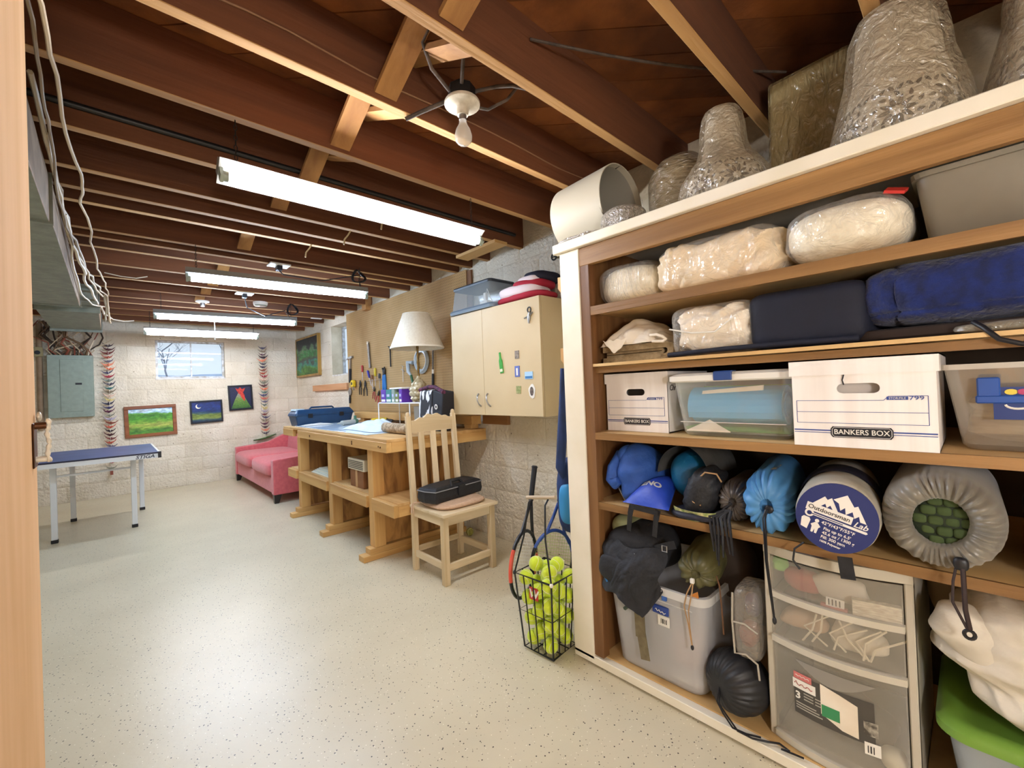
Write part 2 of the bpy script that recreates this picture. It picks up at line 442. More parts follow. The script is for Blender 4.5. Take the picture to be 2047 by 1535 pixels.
solo('ground', 'pale lawn rising outside the basement window', 'lawn',
     MB().grid(lambda i, j: (-6+14*i, YB+0.25+9*j, 1.30+0.75*j+0.10*nz3((i*6, j*6, 0), 1.5)), 24, 20), m_ground, kind='structure', smooth=True)
m_bark = mat('bark', '5A6A7E', 0.9, c2='3E4A5A', nz=10)  # blue glare of the overexposed window put into the bark colour
def tree(label, base, h, seed, spread):
    rn = random.Random(seed); mb = MB()
    def br(p, d, l, r, lev):
        q = [p]; dd = d.copy()
        for i in range(4):
            dd = (dd+Vector((rn.uniform(-1,1), rn.uniform(-1,1), rn.uniform(-0.4,0.8)))*0.22).normalized(); q.append(q[-1]+dd*l/4)
        mb.tube(q, [r*(1-0.14*i) for i in range(5)], 6 if lev < 2 else 4)
        if lev < 5:
            for i in range(3 if lev else 5):
                t = q[rn.choice((2, 3, 4))]; a = rn.uniform(0, 2*PI)
                br(t, (dd*0.55+Vector((math.cos(a), math.sin(a), rn.uniform(0, 0.7)))*spread).normalized(), l*rn.uniform(0.55, 0.75), r*0.5, lev+1)
    br(Vector(base), Vector((0, 0, 1)), h, h*0.028, 0)
    solo('bare_tree', label, 'tree', mb, m_bark, smooth=True)
tree('leafless tree seen through the left window pane', (0.80, YB+2.3, 1.45), 0.75, 4, 0.9)
tree('leafless tree seen through the right window pane', (1.75, YB+2.9, 1.45), 0.85, 9, 0.9)
# ------------------------------------------------------------------ ceiling lights
m_tube = mat('lit_tube_warm', 'F6F7FF', emit=TUBE)
m_tube_c = mat('lit_tube_cool', 'C6DFFF', emit=TUBE*1.15)
m_enamel = mat('white_enamel', '7C7A72', 0.5)
m_cap = mat('tube_cap', '9FA89A', 0.5, 0.4)
def shop_light(label, x0, x1, y0, y1, z, tilt, tubem, plate=0.034, joist_z=ZJ, group='fluorescent shop lights under the joists'):
    L_ = math.hypot(x1-x0, y1-y0); a = math.atan2(y1-y0, x1-x0)
    r = thing('shop_light', label, 'light', ((x0+x1)/2, (y0+y1)/2, z), a, group)
    R = Matrix.Rotation(tilt, 4, 'X'); h = L_/2
    w_ = plate
    prof = [(-w_, 0.006), (-0.030, 0.012), (-0.030, 0.045), (0.030, 0.045), (0.030, 0.012), (w_, 0.006), (w_, 0.003), (-w_, 0.003)]
    hs = MB().loft([[(-h, y, q) for y, q in prof], [(h, y, q) for y, q in prof]]).xf(R)
    hb = part('housing', hs, m_enamel, r, world=False)
    for s in (-1, 1):
        part('tube_socket', B(s*(h-0.008)-0.006, s*(h-0.008)+0.006, -0.016, 0.016, -0.044, 0.008).xf(R), m_cap, hb, world=False)
        part('chain', MB().join(chain_mb((s*(h-0.06), 0.0, 0.04), (s*(h-0.06), 0.0, joist_z-z-0.002))), m_dsteel, r, world=False, smooth=True)
    part('tube_end', MB().cyl((-h+0.012, 0, -0.026), (-h+0.03, 0, -0.026), 0.0192).cyl((h-0.03, 0, -0.026), (h-0.012, 0, -0.026), 0.0192).xf(R), m_cap, hb, world=False, smooth=True)
    part('tube', MB().cyl((-h+0.03, 0, -0.026), (h-0.03, 0, -0.026), 0.019, n=10).xf(R), tubem, r, world=False, smooth=True)
    return r
def chain_mb(p, q, link_l=0.022, r=0.0016):
    p, q = Vector(p), Vector(q); d = q-p; n = max(2, int(d.length/(link_l*0.8))); mb = MB(); d.normalize()
    st = (q-p).length/n
    for i in range(n):
        c = p+d*(i+0.5)*st; a = Vector((1,0,0)) if i % 2 else Vector((0,1,0))
        mb.tube([c+a*0.0055*math.cos(t)+d*(link_l/2)*math.sin(t) for t in [2*PI*k/8 for k in range(8)]], r, 4, closed=True)
    return mb
shop_light('nearest fluorescent light hanging on chains under the joists', 0.31, 1.555, 1.90, 1.885, 2.105, -0.62, m_tube, 0.055)
shop_light('second fluorescent light from the camera with a cool white tube', 0.385, 1.625, 3.62, 3.52, 2.105, -0.25, m_tube_c)
shop_light('third fluorescent light with a pull string hanging from it', 0.316, 1.58, 5.44, 5.29, 2.105, -0.2, m_tube_c)
shop_light('farthest fluorescent light in front of the basement window', 0.298, 1.507, 6.77, 6.72, 2.10, -0.45, m_tube, 0.075, ZS)
# added fill lamp, unseen behind the camera, brightens the shelf fronts
hl = thing('fill_lamp', 'added unseen fill lamp with a lit white globe near the front wall', 'lamp', (LAMP[0], LAMP[1], 0))
part('fill_lamp_base', MB().lathe([(0.0, 0.0), (0.14, 0.0), (0.14, 0.015), (0.02, 0.03), (0.0, 0.03)], 28, (LAMP[0], LAMP[1], 0)), m_dsteel, hl, smooth=True)
part('fill_lamp_pole', MB().cyl((LAMP[0], LAMP[1], 0.02), (LAMP[0], LAMP[1], LAMP[2]-0.11), 0.012), m_dsteel, hl, smooth=True)
part('fill_lamp_globe', blob(LAMP, (0.12, 0.12, 0.12), 1, 1, 14, 9), mat('fill_globe_glow', 'F3F2F6', emit=GLOBE), hl, smooth=True)
m_cordw = mat('white_cord', 'E6E2D6', 0.6)
solo('pull_string', 'thin white pull string hanging below the third light', 'string', MB().tube([(0.80, 5.36, 2.095), (0.802, 5.36, 1.98), (0.80, 5.36, 1.87)], 0.004, 6), m_cordw)

# --- porcelain lamp holder with an unlit bulb
lh = thing('lamp_holder', 'round porcelain ceiling lamp holder with a clear unlit bulb', 'light', (1.0, 1.29, 2.10))
lc = (1.0, 1.29)
part('junction_box', MB().lathe([(0.0, 2.40), (0.048, 2.40), (0.052, 2.395), (0.052, 2.345), (0.0, 2.345)], 8, (lc[0], lc[1], 0)), m_dsteel, lh)
m_porc = mat('porcelain', 'DED6C4', 0.3, c2='B9AE98', nz=25)
pc = part('porcelain_base', MB().lathe([(0.0, 2.345), (0.064, 2.345), (0.068, 2.338), (0.067, 2.331), (0.055, 2.326), (0.030, 2.321), (0.024, 2.312), (0.021, 2.292), (0.0, 2.292)], 28, (lc[0], lc[1], 0)), m_porc, lh, smooth=True)
m_bulb = mat('bulb_glass', 'D8CFC0', 0.12, alpha=0.55)
part('bulb_neck', MB().lathe([(0.0, 2.293), (0.0145, 2.293), (0.0145, 2.274), (0.0, 2.274)], 16, (lc[0], lc[1], 0)), m_steel, pc, smooth=True)
part('bulb', MB().lathe([(0.013, 2.274), (0.017, 2.256), (0.028, 2.236), (0.0335, 2.213), (0.031, 2.195), (0.020, 2.183), (0.001, 2.178)], 24, (lc[0], lc[1], 0)), m_bulb, lh, smooth=True)
m_oldwire = mat('old_cable', '3E342C', 0.8, c2='5A4C40', nz=30)
part('cable', MB().tube([(0.95, 1.30, 2.37), (0.86, 1.28, 2.40), (0.80, 1.24, 2.44), (0.80, 1.16, 2.48), (0.86, 1.10, 2.50)], 0.007, 8), m_oldwire, lh, smooth=True)
part('cable', MB().tube([(0.97, 1.25, 2.38), (0.93, 1.18, 2.44), (0.95, 1.12, 2.50), (0.93, 1.08, 2.53)], 0.007, 8), m_oldwire, lh, smooth=True)
part('cable', MB().tube([(1.04, 1.27, 2.39), (1.10, 1.20, 2.40), (1.13, 1.15, 2.39), (1.16, 1.11, 2.37), (1.18, 1.08, 2.40)], 0.007, 8), m_oldwire, lh, smooth=True)
part('cable', MB().tube([(1.05, 1.31, 2.36), (1.12, 1.28, 2.36), (1.17, 1.22, 2.39), (1.19, 1.14, 2.44)], 0.006, 8), m_oldwire, lh, smooth=True)
part('cable', MB().tube([(0.97, 1.33, 2.36), (0.90, 1.42, 2.33), (0.86, 1.47, 2.31)], 0.008, 8), m_oldwire, lh, smooth=True)

# --- small fittings on the ceiling
def detector(label, x, y, s):
    d = thing('smoke_detector', label, 'detector', (x, y, ZJ-0.045))
    part('detector_body', MB().lathe([(0.0, ZJ-0.045), (0.05*s, ZJ-0.045), (0.062*s, ZJ-0.03), (0.066*s, ZJ-0.012), (0.066*s, ZJ), (0.0, ZJ)], 28, (x, y, 0)), m_white, d, smooth=True)
    part('detector_grille', MB().lathe([(0.052*s, ZJ-0.0445), (0.058*s, ZJ-0.036), (0.06*s, ZJ-0.038), (0.054*s, ZJ-0.047)], 28, (x, y, 0)), m_cap, d)
detector('flat round white detector on the ceiling above the third light', 1.245, 5.42, 1.1)
d2 = thing('ceiling_lamp_holder', 'small white round lamp holder on the ceiling left of the detector', 'light', (0.743, 5.66, ZJ-0.06))
part('holder_plate', MB().lathe([(0.0, ZJ), (0.062, ZJ), (0.062, ZJ-0.012), (0.035, ZJ-0.022), (0.0, ZJ-0.022)], 24, (0.743, 5.66, 0)), m_white, d2, smooth=True)
part('holder_socket', MB().lathe([(0.022, ZJ-0.02), (0.024, ZJ-0.05), (0.018, ZJ-0.06), (0.0, ZJ-0.06)], 16, (0.743, 5.66, 0)), m_steel, d2, smooth=True)
def outlet(label, x, y, cord):
    o = thing('ceiling_outlet', label, 'outlet', (x, y, ZJ-0.01))
    part('cover_plate', B(x-0.075, x+0.075, y-0.06, y+0.06, ZJ-0.012, ZJ), m_white, o, bevel=0.002)
    part('plug', B(x-0.02, x+0.02, y-0.03, y+0.03, ZJ-0.05, ZJ-0.012), m_black, o, bevel=0.004)
    part('lamp_cord', MB().tube(cord, 0.005, 6), m_black, o, smooth=True)
outlet('white ceiling outlet with a black plug above the second light', 1.014, 3.80, [(1.014, 3.8, ZJ-0.045), (1.03, 3.75, ZJ-0.09), (1.3, 3.66, ZJ-0.12), (1.56, 3.55, ZJ-0.06), (1.575, 3.54, ZJ-0.16)])
outlet('white ceiling outlet with a black cord above the third light', 1.014, 5.03, [(1.014, 5.03, ZJ-0.045), (1.05, 5.12, ZJ-0.13), (1.25, 5.26, ZJ-0.18), (1.45, 5.27, ZJ-0.10), (1.50, 5.28, ZJ-0.17)])
solo('coiled_cord', 'black cord looped at the right end of the second light', 'cord',
     MB().tube([(1.56+0.05*math.cos(t)+0.01*t/6, 3.56+0.03*math.sin(2*t), 2.255+0.05*math.sin(t)) for t in [i*0.35 for i in range(40)]], 0.006, 6), m_black, smooth=True)
solo('coiled_cord', 'black cord looped at the right end of the third light', 'cord',
     MB().tube([(1.53+0.05*math.cos(t)+0.01*t/6, 5.30+0.03*math.sin(2*t), 2.245+0.06*math.sin(t)) for t in [i*0.35 for i in range(40)]], 0.006, 6), m_black, smooth=True)
solo('ceiling_plate', 'small blank white cover plate on a joist near the right wall', 'cover plate', B(2.03, 2.17, 6.15, 6.20, ZJ-0.008, ZJ), m_white, bevel=0.002)
for lab, x, y in (('short loose cable end hanging just behind the nearest light', 1.24, 2.36), ('tan cable stub poking from a joist behind the nearest light', 1.17, 2.75), ('curled tan cable end hanging from a middle joist', 1.06, 3.16)):
    solo('cable_end', lab, 'cable', MB().tube([(x, y, ZJ), (x-0.01, y+0.02, ZJ-0.025), (x-0.03, y+0.03, ZJ-0.055), (x-0.035, y+0.03, ZJ-0.09)], 0.005, 6), mat('tan_cable', 'CDB98C', 0.6), smooth=True)

# --- thin cable stapled along the near joists
solo('joist_cable', 'thin brown cable clipped along the joist behind the bare bulb', 'cable',
     MB().tube([(XL+0.3+ (2.9*i/24), 1.445+0.004*math.sin(i*1.3), 2.40+0.008*math.sin(i*0.9)) for i in range(25)], 0.0035, 6), mat('brown_cable', '8A6444', 0.7), smooth=True)
solo('conduit', 'dark conduit running along a joist behind the nearest light', 'pipe',
     MB().tube([(XL+0.2, 2.318, 2.40), (XR-0.1, 2.318, 2.40)], 0.013, 10), m_dsteel, smooth=True)
solo('joist_cable', 'grey cable drooping across the bays above the top shelf', 'cable',
     MB().tube([(1.10+0.09*i, 1.02-0.055*i, 2.47-0.03*math.sin(i/10*PI)) for i in range(11)], 0.005, 6), m_oldwire, smooth=True)

# ------------------------------------------------------------------ duct, cables, panel at the left
m_duct = mat('galvanised', '8E9283', 0.55, 0.45, c2='7C8074', nz=14, bump=0.12, bscale=30)
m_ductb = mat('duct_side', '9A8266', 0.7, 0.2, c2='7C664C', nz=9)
duct = thing('air_duct', 'grey sheet metal air duct along the left ceiling', 'duct', (-0.4, 3.7, 2.08))
part('duct_section', B(-0.62, -0.187, 0.30, 2.83, 2.078, 2.30), m_duct, duct, bevel=0.003)
part('duct_section', B(-0.62, -0.182, 2.836, 5.24, 2.10, 2.30), m_duct, duct, bevel=0.003)
part('duct_flange', B(-0.64, -0.175, 5.24, 5.262, 2.094, 2.305), m_duct, duct)
part('duct_flange', B(-0.64, -0.175, 2.815, 2.836, 2.07, 2.305), m_duct, duct)
part('duct_section', B(-0.47, -0.075, 5.262, 5.55, 2.15, 2.30), m_duct, duct)
part('duct_section', B(-0.47, -0.068, 5.55, 6.88, 2.10, 2.30), m_duct, duct, bevel=0.003)
part('duct_flange', B(-0.48, -0.060, 6.88, 6.90, 2.075, 2.305), m_duct, duct)
part('duct_flange', B(-0.48, -0.060, 5.54, 5.556, 2.094, 2.305), m_duct, duct)
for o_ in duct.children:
    o_.data.materials.append(m_ductb)                # brown reflection of the joists painted onto the side faces
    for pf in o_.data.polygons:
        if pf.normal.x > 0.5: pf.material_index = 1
m_cabs = [mat('grey_cable', 'B4A68C', 0.65), mat('tan_cable2', 'C9B594', 0.65), mat('pale_cable', 'D8CCB4', 0.6), mat('dull_cable', '94836A', 0.7)]
def cable(label, pts, r, m, wob=0.006, seed=0, group=None):
    q = []
    for (a, b) in zip(pts, pts[1:]):
        a, b = Vector(a), Vector(b)
        for k in range(6):
            p = a.lerp(b, k/6); p = p+Vector((nz3(p, 5, seed), nz3(p, 5, seed+1)*0.4, nz3(p, 5, seed+2)))*wob
            if p.y < 5.3: p.x = max(p.x, -0.166)
            q.append(p)
    q.append(Vector(pts[-1]))
    return solo('electrical_cable', label, 'cable', MB().tube(q, r, 6), m, group=group, smooth=True)
GC = 'cables strung along the duct'
cable('pale cable drooping from the ceiling at the upper left corner', [(-0.135, 1.30, 2.31), (-0.115, 1.95, 2.29), (-0.088, 2.7, 2.28), (-0.09, 3.1, 2.285), (-0.05, 4.5, 2.28), (0.0, 5.6, 2.29)], 0.006, m_cabs[1], 0.02, 1, GC)
cable('thin cable with a kink crossing the near joists by the duct', [(-0.150, 1.30, 2.31), (-0.135, 1.8, 2.30), (-0.155, 2.35, 2.29), (-0.165, 3.0, 2.24), (-0.15, 3.7, 2.22)], 0.005, m_cabs[3], 0.015, 2, GC)
cable('grey cable fixed along the upper edge of the duct', [(-0.185, 2.0, 2.306), (-0.17, 2.9, 2.295), (-0.155, 3.6, 2.27), (-0.11, 4.6, 2.25), (-0.02, 5.6, 2.28), (0.0, 6.3, 2.22)], 0.008, m_cabs[0], 0.03, 3, GC)
cable('tan cable twisted into the bundle beside the duct', [(-0.172, 2.4, 2.30), (-0.16, 3.4, 2.255), (-0.13, 4.2, 2.22), (-0.06, 5.2, 2.23), (-0.01, 5.8, 2.28)], 0.007, m_cabs[1], 0.04, 4, GC)
cable('thick grey cable sagging below the bundle beside the duct', [(-0.165, 3.3, 2.28), (-0.14, 3.9, 2.19), (-0.12, 4.6, 2.17), (-0.075, 5.4, 2.17), (-0.03, 6.1, 2.16)], 0.009, m_cabs[2], 0.02, 5, GC)
cable('white cable looping low under the cable bundle', [(-0.15, 3.5, 2.26), (-0.165, 4.0, 2.17), (-0.15, 4.6, 2.09), (-0.10, 5.1, 2.10), (-0.03, 5.6, 2.17)], 0.006, m_cabs[2], 0.01, 6, GC)
cable('cable ends hanging where the bundle drops at the far duct', [(-0.01, 5.62, 2.29), (-0.012, 5.70, 2.20), (0.0, 5.9, 2.13), (0.01, 6.2, 2.10)], 0.008, m_cabs[1], 0.012, 7, GC)
cable('grey cable dropping beside the far end of the duct', [(-0.03, 5.60, 2.29), (-0.02, 5.75, 2.18), (-0.03, 6.0, 2.09)], 0.008, m_cabs[0], 0.012, 8, GC)
cable('loose white cable curving out from the duct over the joists', [(-0.03, 6.05, 2.17), (0.03, 6.2, 2.14), (0.12, 6.3, 2.14), (0.20, 6.35, 2.16)], 0.006, m_cabs[2], 0.0, 9, GC)
cable('thin loose cable lying across the fourth bay near the bundle', [(-0.02, 4.72, 2.30), (0.08, 4.70, 2.28), (0.17, 4.66, 2.27), (0.24, 4.64, 2.29)], 0.004, m_cabs[2], 0.0, 10, GC)

m_pgrey = mat('panel_grey', '8F9C8F', 0.5, 0.2, c2='869386', nz=20)
ep = thing('breaker_box', 'grey metal electrical panel on the back wall', 'panel', (-0.37, YB-0.05, 1.09))
part('panel_cover', B(-0.58, -0.165, YB-0.095, YB-0.01, 1.09, 1.885), m_pgrey, ep, bevel=0.004)
pd = part('panel_door', B(-0.47, -0.265, YB-0.101, YB-0.094, 1.165, 1.83), m_pgrey, ep, bevel=0.003)
part('latch', B(-0.335, -0.275, YB-0.106, YB-0.100, 1.505, 1.53), m_black, pd)
for x, z in ((-0.56, 1.11), (-0.185, 1.11), (-0.56, 1.865), (-0.185, 1.865)):
    part('screw', MB().cyl((x, YB-0.098, z), (x, YB-0.094, z), 0.006, n=8), m_steel, ep)
rw = random.Random(5)
m_wire = [mat('wire_brown', '6B5238', 0.8), mat('wire_cream', 'BCA888', 0.7), mat('wire_dark', '3A2E22', 0.8), mat('wire_rust', '8A4A34', 0.8)]
ORD = ('first', 'second', 'third', 'fourth', 'fifth')
for i in range(20):
    x = -0.56+0.385*i/19; xe = min(-0.13, x+rw.uniform(-0.22, 0.22)); b = rw.uniform(0.02, 0.09)
    solo('panel_wire', ORD[i//4]+' '+['brown', 'cream', 'dark', 'rust red'][i % 4]+' wire from the left in the tangle above the electrical panel', 'wire',
         MB().tube([(x, YB-0.03-b*0.3, 1.887), (x+rw.uniform(-.08,.08), YB-0.04-b, 1.95), ((x+xe)/2+rw.uniform(-.06,.06), YB-0.05-b, 2.03), (xe+rw.uniform(-.09,.09), YB-0.05-b, 2.12), (xe+rw.uniform(-.04,.04), YB-0.05-b, 2.22), (xe, YB-0.05, 2.31)], rw.choice((0.006, 0.009, 0.013)), 6),
         m_wire[i % 4], group='wires above the electrical panel', smooth=True)
cable('white cable slanting down from the duct to the electrical panel', [(-0.21, YB-0.06, 1.89), (-0.20, YB-0.10, 1.96), (-0.15, YB-0.2, 2.08)], 0.010, m_cabs[2], 0.004, 21)
cable('tan cable slanting right above the electrical panel', [(-0.19, YB-0.08, 1.97), (-0.08, YB-0.1, 2.02), (0.02, YB-0.1, 2.10)], 0.005, m_cabs[1], 0.004, 22)
mt = thing('meter_box', 'small dull box and conduit left of the electrical panel', 'electrical box', (-0.66, YB-0.04, 1.2))
part('conduit', MB().tube([(-0.645, YB-0.03, 0.95), (-0.645, YB-0.03, 2.28)], 0.028, 12), m_ductb, mt, smooth=True)
part('box', B(-0.70, -0.61, YB-0.10, YB-0.03, 1.86, 1.98), mat('box_olive', '8A7F58', 0.6), mt, bevel=0.006)
part('meter_face', MB().cyl((-0.655, YB-0.11, 1.91), (-0.655, YB-0.10, 1.91), 0.025), m_black, mt)
# ------------------------------------------------------------------ pictures on the back wall
m_frwood = wood('frame_wood', '9A5A2E', '7A421E', 'x', 14, 0.45)
m_frblk = mat('frame_black', '14151C', 0.4)
def paint_mat(name, bands, nz_=7.0, dist=0.12, rough=0.5):
    """painting: colours from bottom to top, the boundary broken up by noise"""
    m = bpy.data.materials.new(name); m.use_nodes = True; N = m.node_tree.nodes; L = m.node_tree.links
    b = N['Principled BSDF']; b.inputs['Roughness'].default_value = rough
    tc = N.new('ShaderNodeTexCoord'); sx = N.new('ShaderNodeSeparateXYZ'); L.new(tc.outputs['Generated'], sx.inputs[0])
    mp = N.new('ShaderNodeMapping'); mp.inputs['Scale'].default_value = (1, 1, 2.2); L.new(tc.outputs['Object'], mp.inputs[0])
    n = N.new('ShaderNodeTexNoise'); n.inputs['Scale'].default_value = nz_*3; n.inputs['Detail'].default_value = 5; L.new(mp.outputs[0], n.inputs['Vector'])
    ma = N.new('ShaderNodeMath'); ma.operation = 'MULTIPLY_ADD'; ma.inputs[1].default_value = dist*2; L.new(n.outputs['Fac'], ma.inputs[0])
    ad = N.new('ShaderNodeMath'); ad.operation = 'SUBTRACT'; ad.inputs[1].default_value = dist; L.new(sx.outputs['Z'], ad.inputs[0]); L.new(ad.outputs[0], ma.inputs[2])
    r = N.new('ShaderNodeValToRGB'); e = r.color_ramp.elements
    e[0].position = bands[0][0]; e[0].color = lin(bands[0][1]); e[1].position = bands[-1][0]; e[1].color = lin(bands[-1][1])
    for p, c in bands[1:-1]: x = e.new(p); x.color = lin(c)
    L.new(ma.outputs[0], r.inputs[0])
    n2 = N.new('ShaderNodeTexNoise'); n2.inputs['Scale'].default_value = nz_*8; n2.inputs['Detail'].default_value = 4; L.new(mp.outputs[0], n2.inputs['Vector'])
    mr = N.new('ShaderNodeMapRange'); mr.inputs[1].default_value = 0.3; mr.inputs[2].default_value = 0.7; mr.inputs[3].default_value = 0.55; mr.inputs[4].default_value = 1.45; L.new(n2.outputs['Fac'], mr.inputs[0])
    hs = N.new('ShaderNodeHueSaturation'); L.new(r.outputs[0], hs.inputs['Color']); L.new(mr.outputs[0], hs.inputs['Value'])
    L.new(hs.outputs[0], b.inputs['Base Color']); return m
def picture(label, x0, x1, z0, z1, fw_, frm, cm, tiltd=0.0):
    y = YB-0.004; xc = (x0+x1)/2
    r = thing('framed_painting', label, 'picture', (xc, y, z0)); Rt = Matrix.Rotation(math.radians(tiltd), 4, 'Y')
    w, h = x1-x0, z1-z0; cz = h/2
    C = T(0, 0, cz) @ Rt @ T(0, 0, -cz)
    for a in ((-w/2, w/2, 0, fw_), (-w/2, w/2, h-fw_, h), (-w/2, -w/2+fw_, fw_, h-fw_), (w/2-fw_, w/2, fw_, h-fw_)):
        part('frame_side', B(a[0], a[1], -0.032, 0, a[2], a[3]).xf(C), frm, r, world=False, bevel=0.004)
    cv = part('canvas', B(-w/2+fw_, w/2-fw_, -0.020, -0.004, fw_, h-fw_).xf(C), cm, r, world=False)
    return r, cv, C, w, h
m_meadow = paint_mat('meadow_painting', [(0.0, '5C8A2A'), (0.12, '3F7A2A'), (0.25, '7EA23A'), (0.36, 'A8B050'), (0.48, '6FA233'), (0.6, '4E9226'), (0.74, '3E7D22'), (0.80, '5E9A36'), (0.86, '9CC6D8'), (0.93, 'CFE2EA'), (1.0, '7FB4D8')], 2.6, 0.2)
picture('green meadow landscape painting in a brown wooden frame', 0.12, 0.685, 0.765, 1.20, 0.045, m_frwood, m_meadow, -1.3)
m_night = paint_mat('night_painting', [(0.0, '0D2440'), (0.10, '2C4A50'), (0.2, '7A8A3A'), (0.36, '64782E'), (0.45, '2A4A58'), (0.52, '122E66'), (0.8, '0E2A70'), (1.0, '0A1C50')], 2.4, 0.14)
pr, cv, C, w, h = picture('night sky painting with a crescent moon, black frame', 0.845, 1.25, 0.90, 1.24, 0.022, m_frblk, m_night, -1.5)
mo = [(0.034*math.cos(t), 0.034*math.sin(t)) for t in [math.radians(a) for a in range(110, 331, 20)]]
mo += [(0.012+0.030*math.cos(t), 0.010+0.030*math.sin(t)) for t in [math.radians(a) for a in range(325, 114, -20)]]
part('painted_moon', MB().prism(mo, lambda u, v, q: (-0.10+u, q, 0.255+v), -0.0212, -0.0202).xf(C), mat('moon_paint', 'F1EAD0', 0.5), cv, world=False)
m_navy = paint_mat('volcano_sky', [(0.0, '0C1330'), (0.5, '10183E'), (1.0, '1A1A3C')], 6, 0.1)
pr, cv, C, w, h = picture('erupting red and green volcano painting in a black frame', 1.33, 1.66, 1.065, 1.46, 0.022, m_frblk, m_navy, -2.0)
m_cone = paint_mat('cone_paint', [(0.0, '2E5A1E'), (0.3, '4E7A2A'), (0.6, '6E8A3A'), (0.8, '8A8A70'), (1.0, '9A8A7A')], 8, 0.1)
part('painted_cone', MB().prism([(-0.135, 0.03), (0.135, 0.03), (0.10, 0.10), (0.055, 0.20), (0.025, 0.275), (-0.03, 0.275), (-0.08, 0.17)], lambda u, v, q: (u, q, v), -0.0215, -0.0202).xf(C), m_cone, cv, world=False)
part('painted_lava', MB().prism([(-0.03, 0.27), (-0.005, 0.245), (0.01, 0.20), (0.045, 0.14), (0.06, 0.17), (0.05, 0.24), (0.035, 0.275), (0.07, 0.345), (0.02, 0.33), (0.0, 0.362), (-0.03, 0.335), (-0.065, 0.35)], lambda u, v, q: (u, q, v), -0.0225, -0.0205).xf(C), mat('lava_paint', 'D8402A', 0.5, c2='A82418', nz=40), cv, world=False)

# --- strands of folded paper cranes
CR = [mat('crane_%d' % i, c, 0.7) for i, c in enumerate(('3A2A32', '5A3438', '7A3A34', 'B0503A', '6A6478', 'E08A66', 'D87048', '50506A', 'A8243A', '7A8478', '4A4450', '2E6A64', '8A7A62', 'D8B8A0', 'D2C070', '2E3048', '3E3A66', '5E2E44', '8C8C78', 'A8A0B0', '8A4A36', 'C8604A'))]
def crane_mb(s):
    # wings, folded body, neck with bent head, tail
    v = [(0,0,0), (0,-0.35,0.05), (0,0.35,0.05), (-1,0,0.95), (1,0,0.95), (0,-0.12,0.42), (0,0.12,0.42), (-0.10,-0.9,0.5), (-0.10,0.9,0.55), (0.08,-0.9,0.5), (0.08,0.9,0.55), (0,-1.12,0.36), (-0.72,-0.22,0.52), (0.72,-0.22,0.52), (-0.55,0.2,0.30), (0.55,0.2,0.30)]
    f = [(0,1,5),(0,5,2),(0,2,6),(0,6,1),(0,12,3),(0,3,14),(0,14,2),(0,4,13),(0,15,4),(0,2,15),(5,12,0),(5,0,13),(1,7,9),(2,10,8),(9,7,11),(12,14,3),(13,4,15)]
    return MB().add([(x*s, y*s*0.5, z*s) for x, y, z in v], f)
def strand(label, x, y, z0, z1, n, seed, flip):
    rn = random.Random(seed); r = thing('crane_strand', label, 'paper cranes', (x, y, z0))
    part('thread', MB().tube([(x, y, z0+0.0), (x, y, z1)], 0.0022, 5), m_cordw, r)
    for i in range(n):
        z = z1-0.05-(z1-z0-0.10)*i/(n-1); s = rn.uniform(0.062, 0.084)
        M = T(x+rn.uniform(-0.008, 0.008), y, z) @ Rz(rn.choice((0, PI))+rn.uniform(-0.5, 0.5)) @ Matrix.Rotation(rn.uniform(-0.15, 0.15), 4, 'Y')
        part('paper_crane', crane_mb(s).xf(M), CR[(i*5+seed) % len(CR)] if flip else CR[i % len(CR)], r)
    return r
a1 = strand('long strand of colourful paper cranes left of the meadow painting', -0.02, YB-0.075, 0.40, 2.05, 31, 3, False)
part('end_crane', crane_mb(0.07).xf(T(-0.02, YB-0.075, 0.37)), CR[18], a1)
part('end_bead', B(-0.035, -0.005, YB-0.09, YB-0.06, 0.30, 0.36), CR[20], a1)
a2 = strand('strand of paper cranes ending in a green leaf by the sofa', 1.815, YB-0.075, 0.60, 2.08, 28, 7, True)
lf = MB().grid(lambda i, j: (1.64+0.33*i, YB-0.075+(j-0.5)*0.14*math.sin(PI*min(max(i, 0.02), 0.98))**0.7, 0.565+0.07*i*i+0.03*abs(j-0.5)), 12, 4)
part('green_leaf', lf, mat('leaf_green', '4E7A34', 0.6, c2='3A5A2A', nz=20), a2, smooth=True)

# ------------------------------------------------------------------ small table tennis table
m_blue = mat('table_blue', '3C4A78', 0.4, c2='46568A', nz=6)
m_wmet = mat('white_metal', 'DDE0E0', 0.4, 0.1)
tt = thing('table_tennis_table', 'small white legged table tennis table with a blue top', 'table', (-0.07, 6.1, 0))
part('table_top', B(-0.478, 0.340, 5.50, 6.70, 0.742, 0.755), m_blue, tt, bevel=0.002)
fr = part('table_frame', MB().box(-0.478, 0.340, 5.495, 5.52, 0.70, 0.741).box(-0.478, 0.340, 6.68, 6.705, 0.70, 0.741).box(-0.483, -0.458, 5.52, 6.68, 0.70, 0.741).box(0.320, 0.345, 5.52, 6.68, 0.70, 0.741), m_wmet, tt)
part('edge_line', MB().box(-0.478, 0.340, 5.493, 5.499, 0.741, 0.7555), mat('table_edge', '1E2038', 0.4), tt)
part('edge_stripe', MB().box(0.324, 0.340, 5.50, 6.70, 0.7552, 0.7556).box(-0.478, 0.340, 6.685, 6.70, 0.7552, 0.7556), m_white, tt)
for x, y in ((-0.405, 5.73), (0.145, 5.79), (-0.325, 6.63), (0.235, 6.64)):
    lg = part('leg', B(x-0.021, x+0.021, y-0.021, y+0.021, 0.03, 0.70), m_wmet, tt, bevel=0.003)
    part('leg_foot', B(x-0.024, x+0.024, y-0.024, y+0.024, 0.0, 0.032), m_black, lg, bevel=0.004)
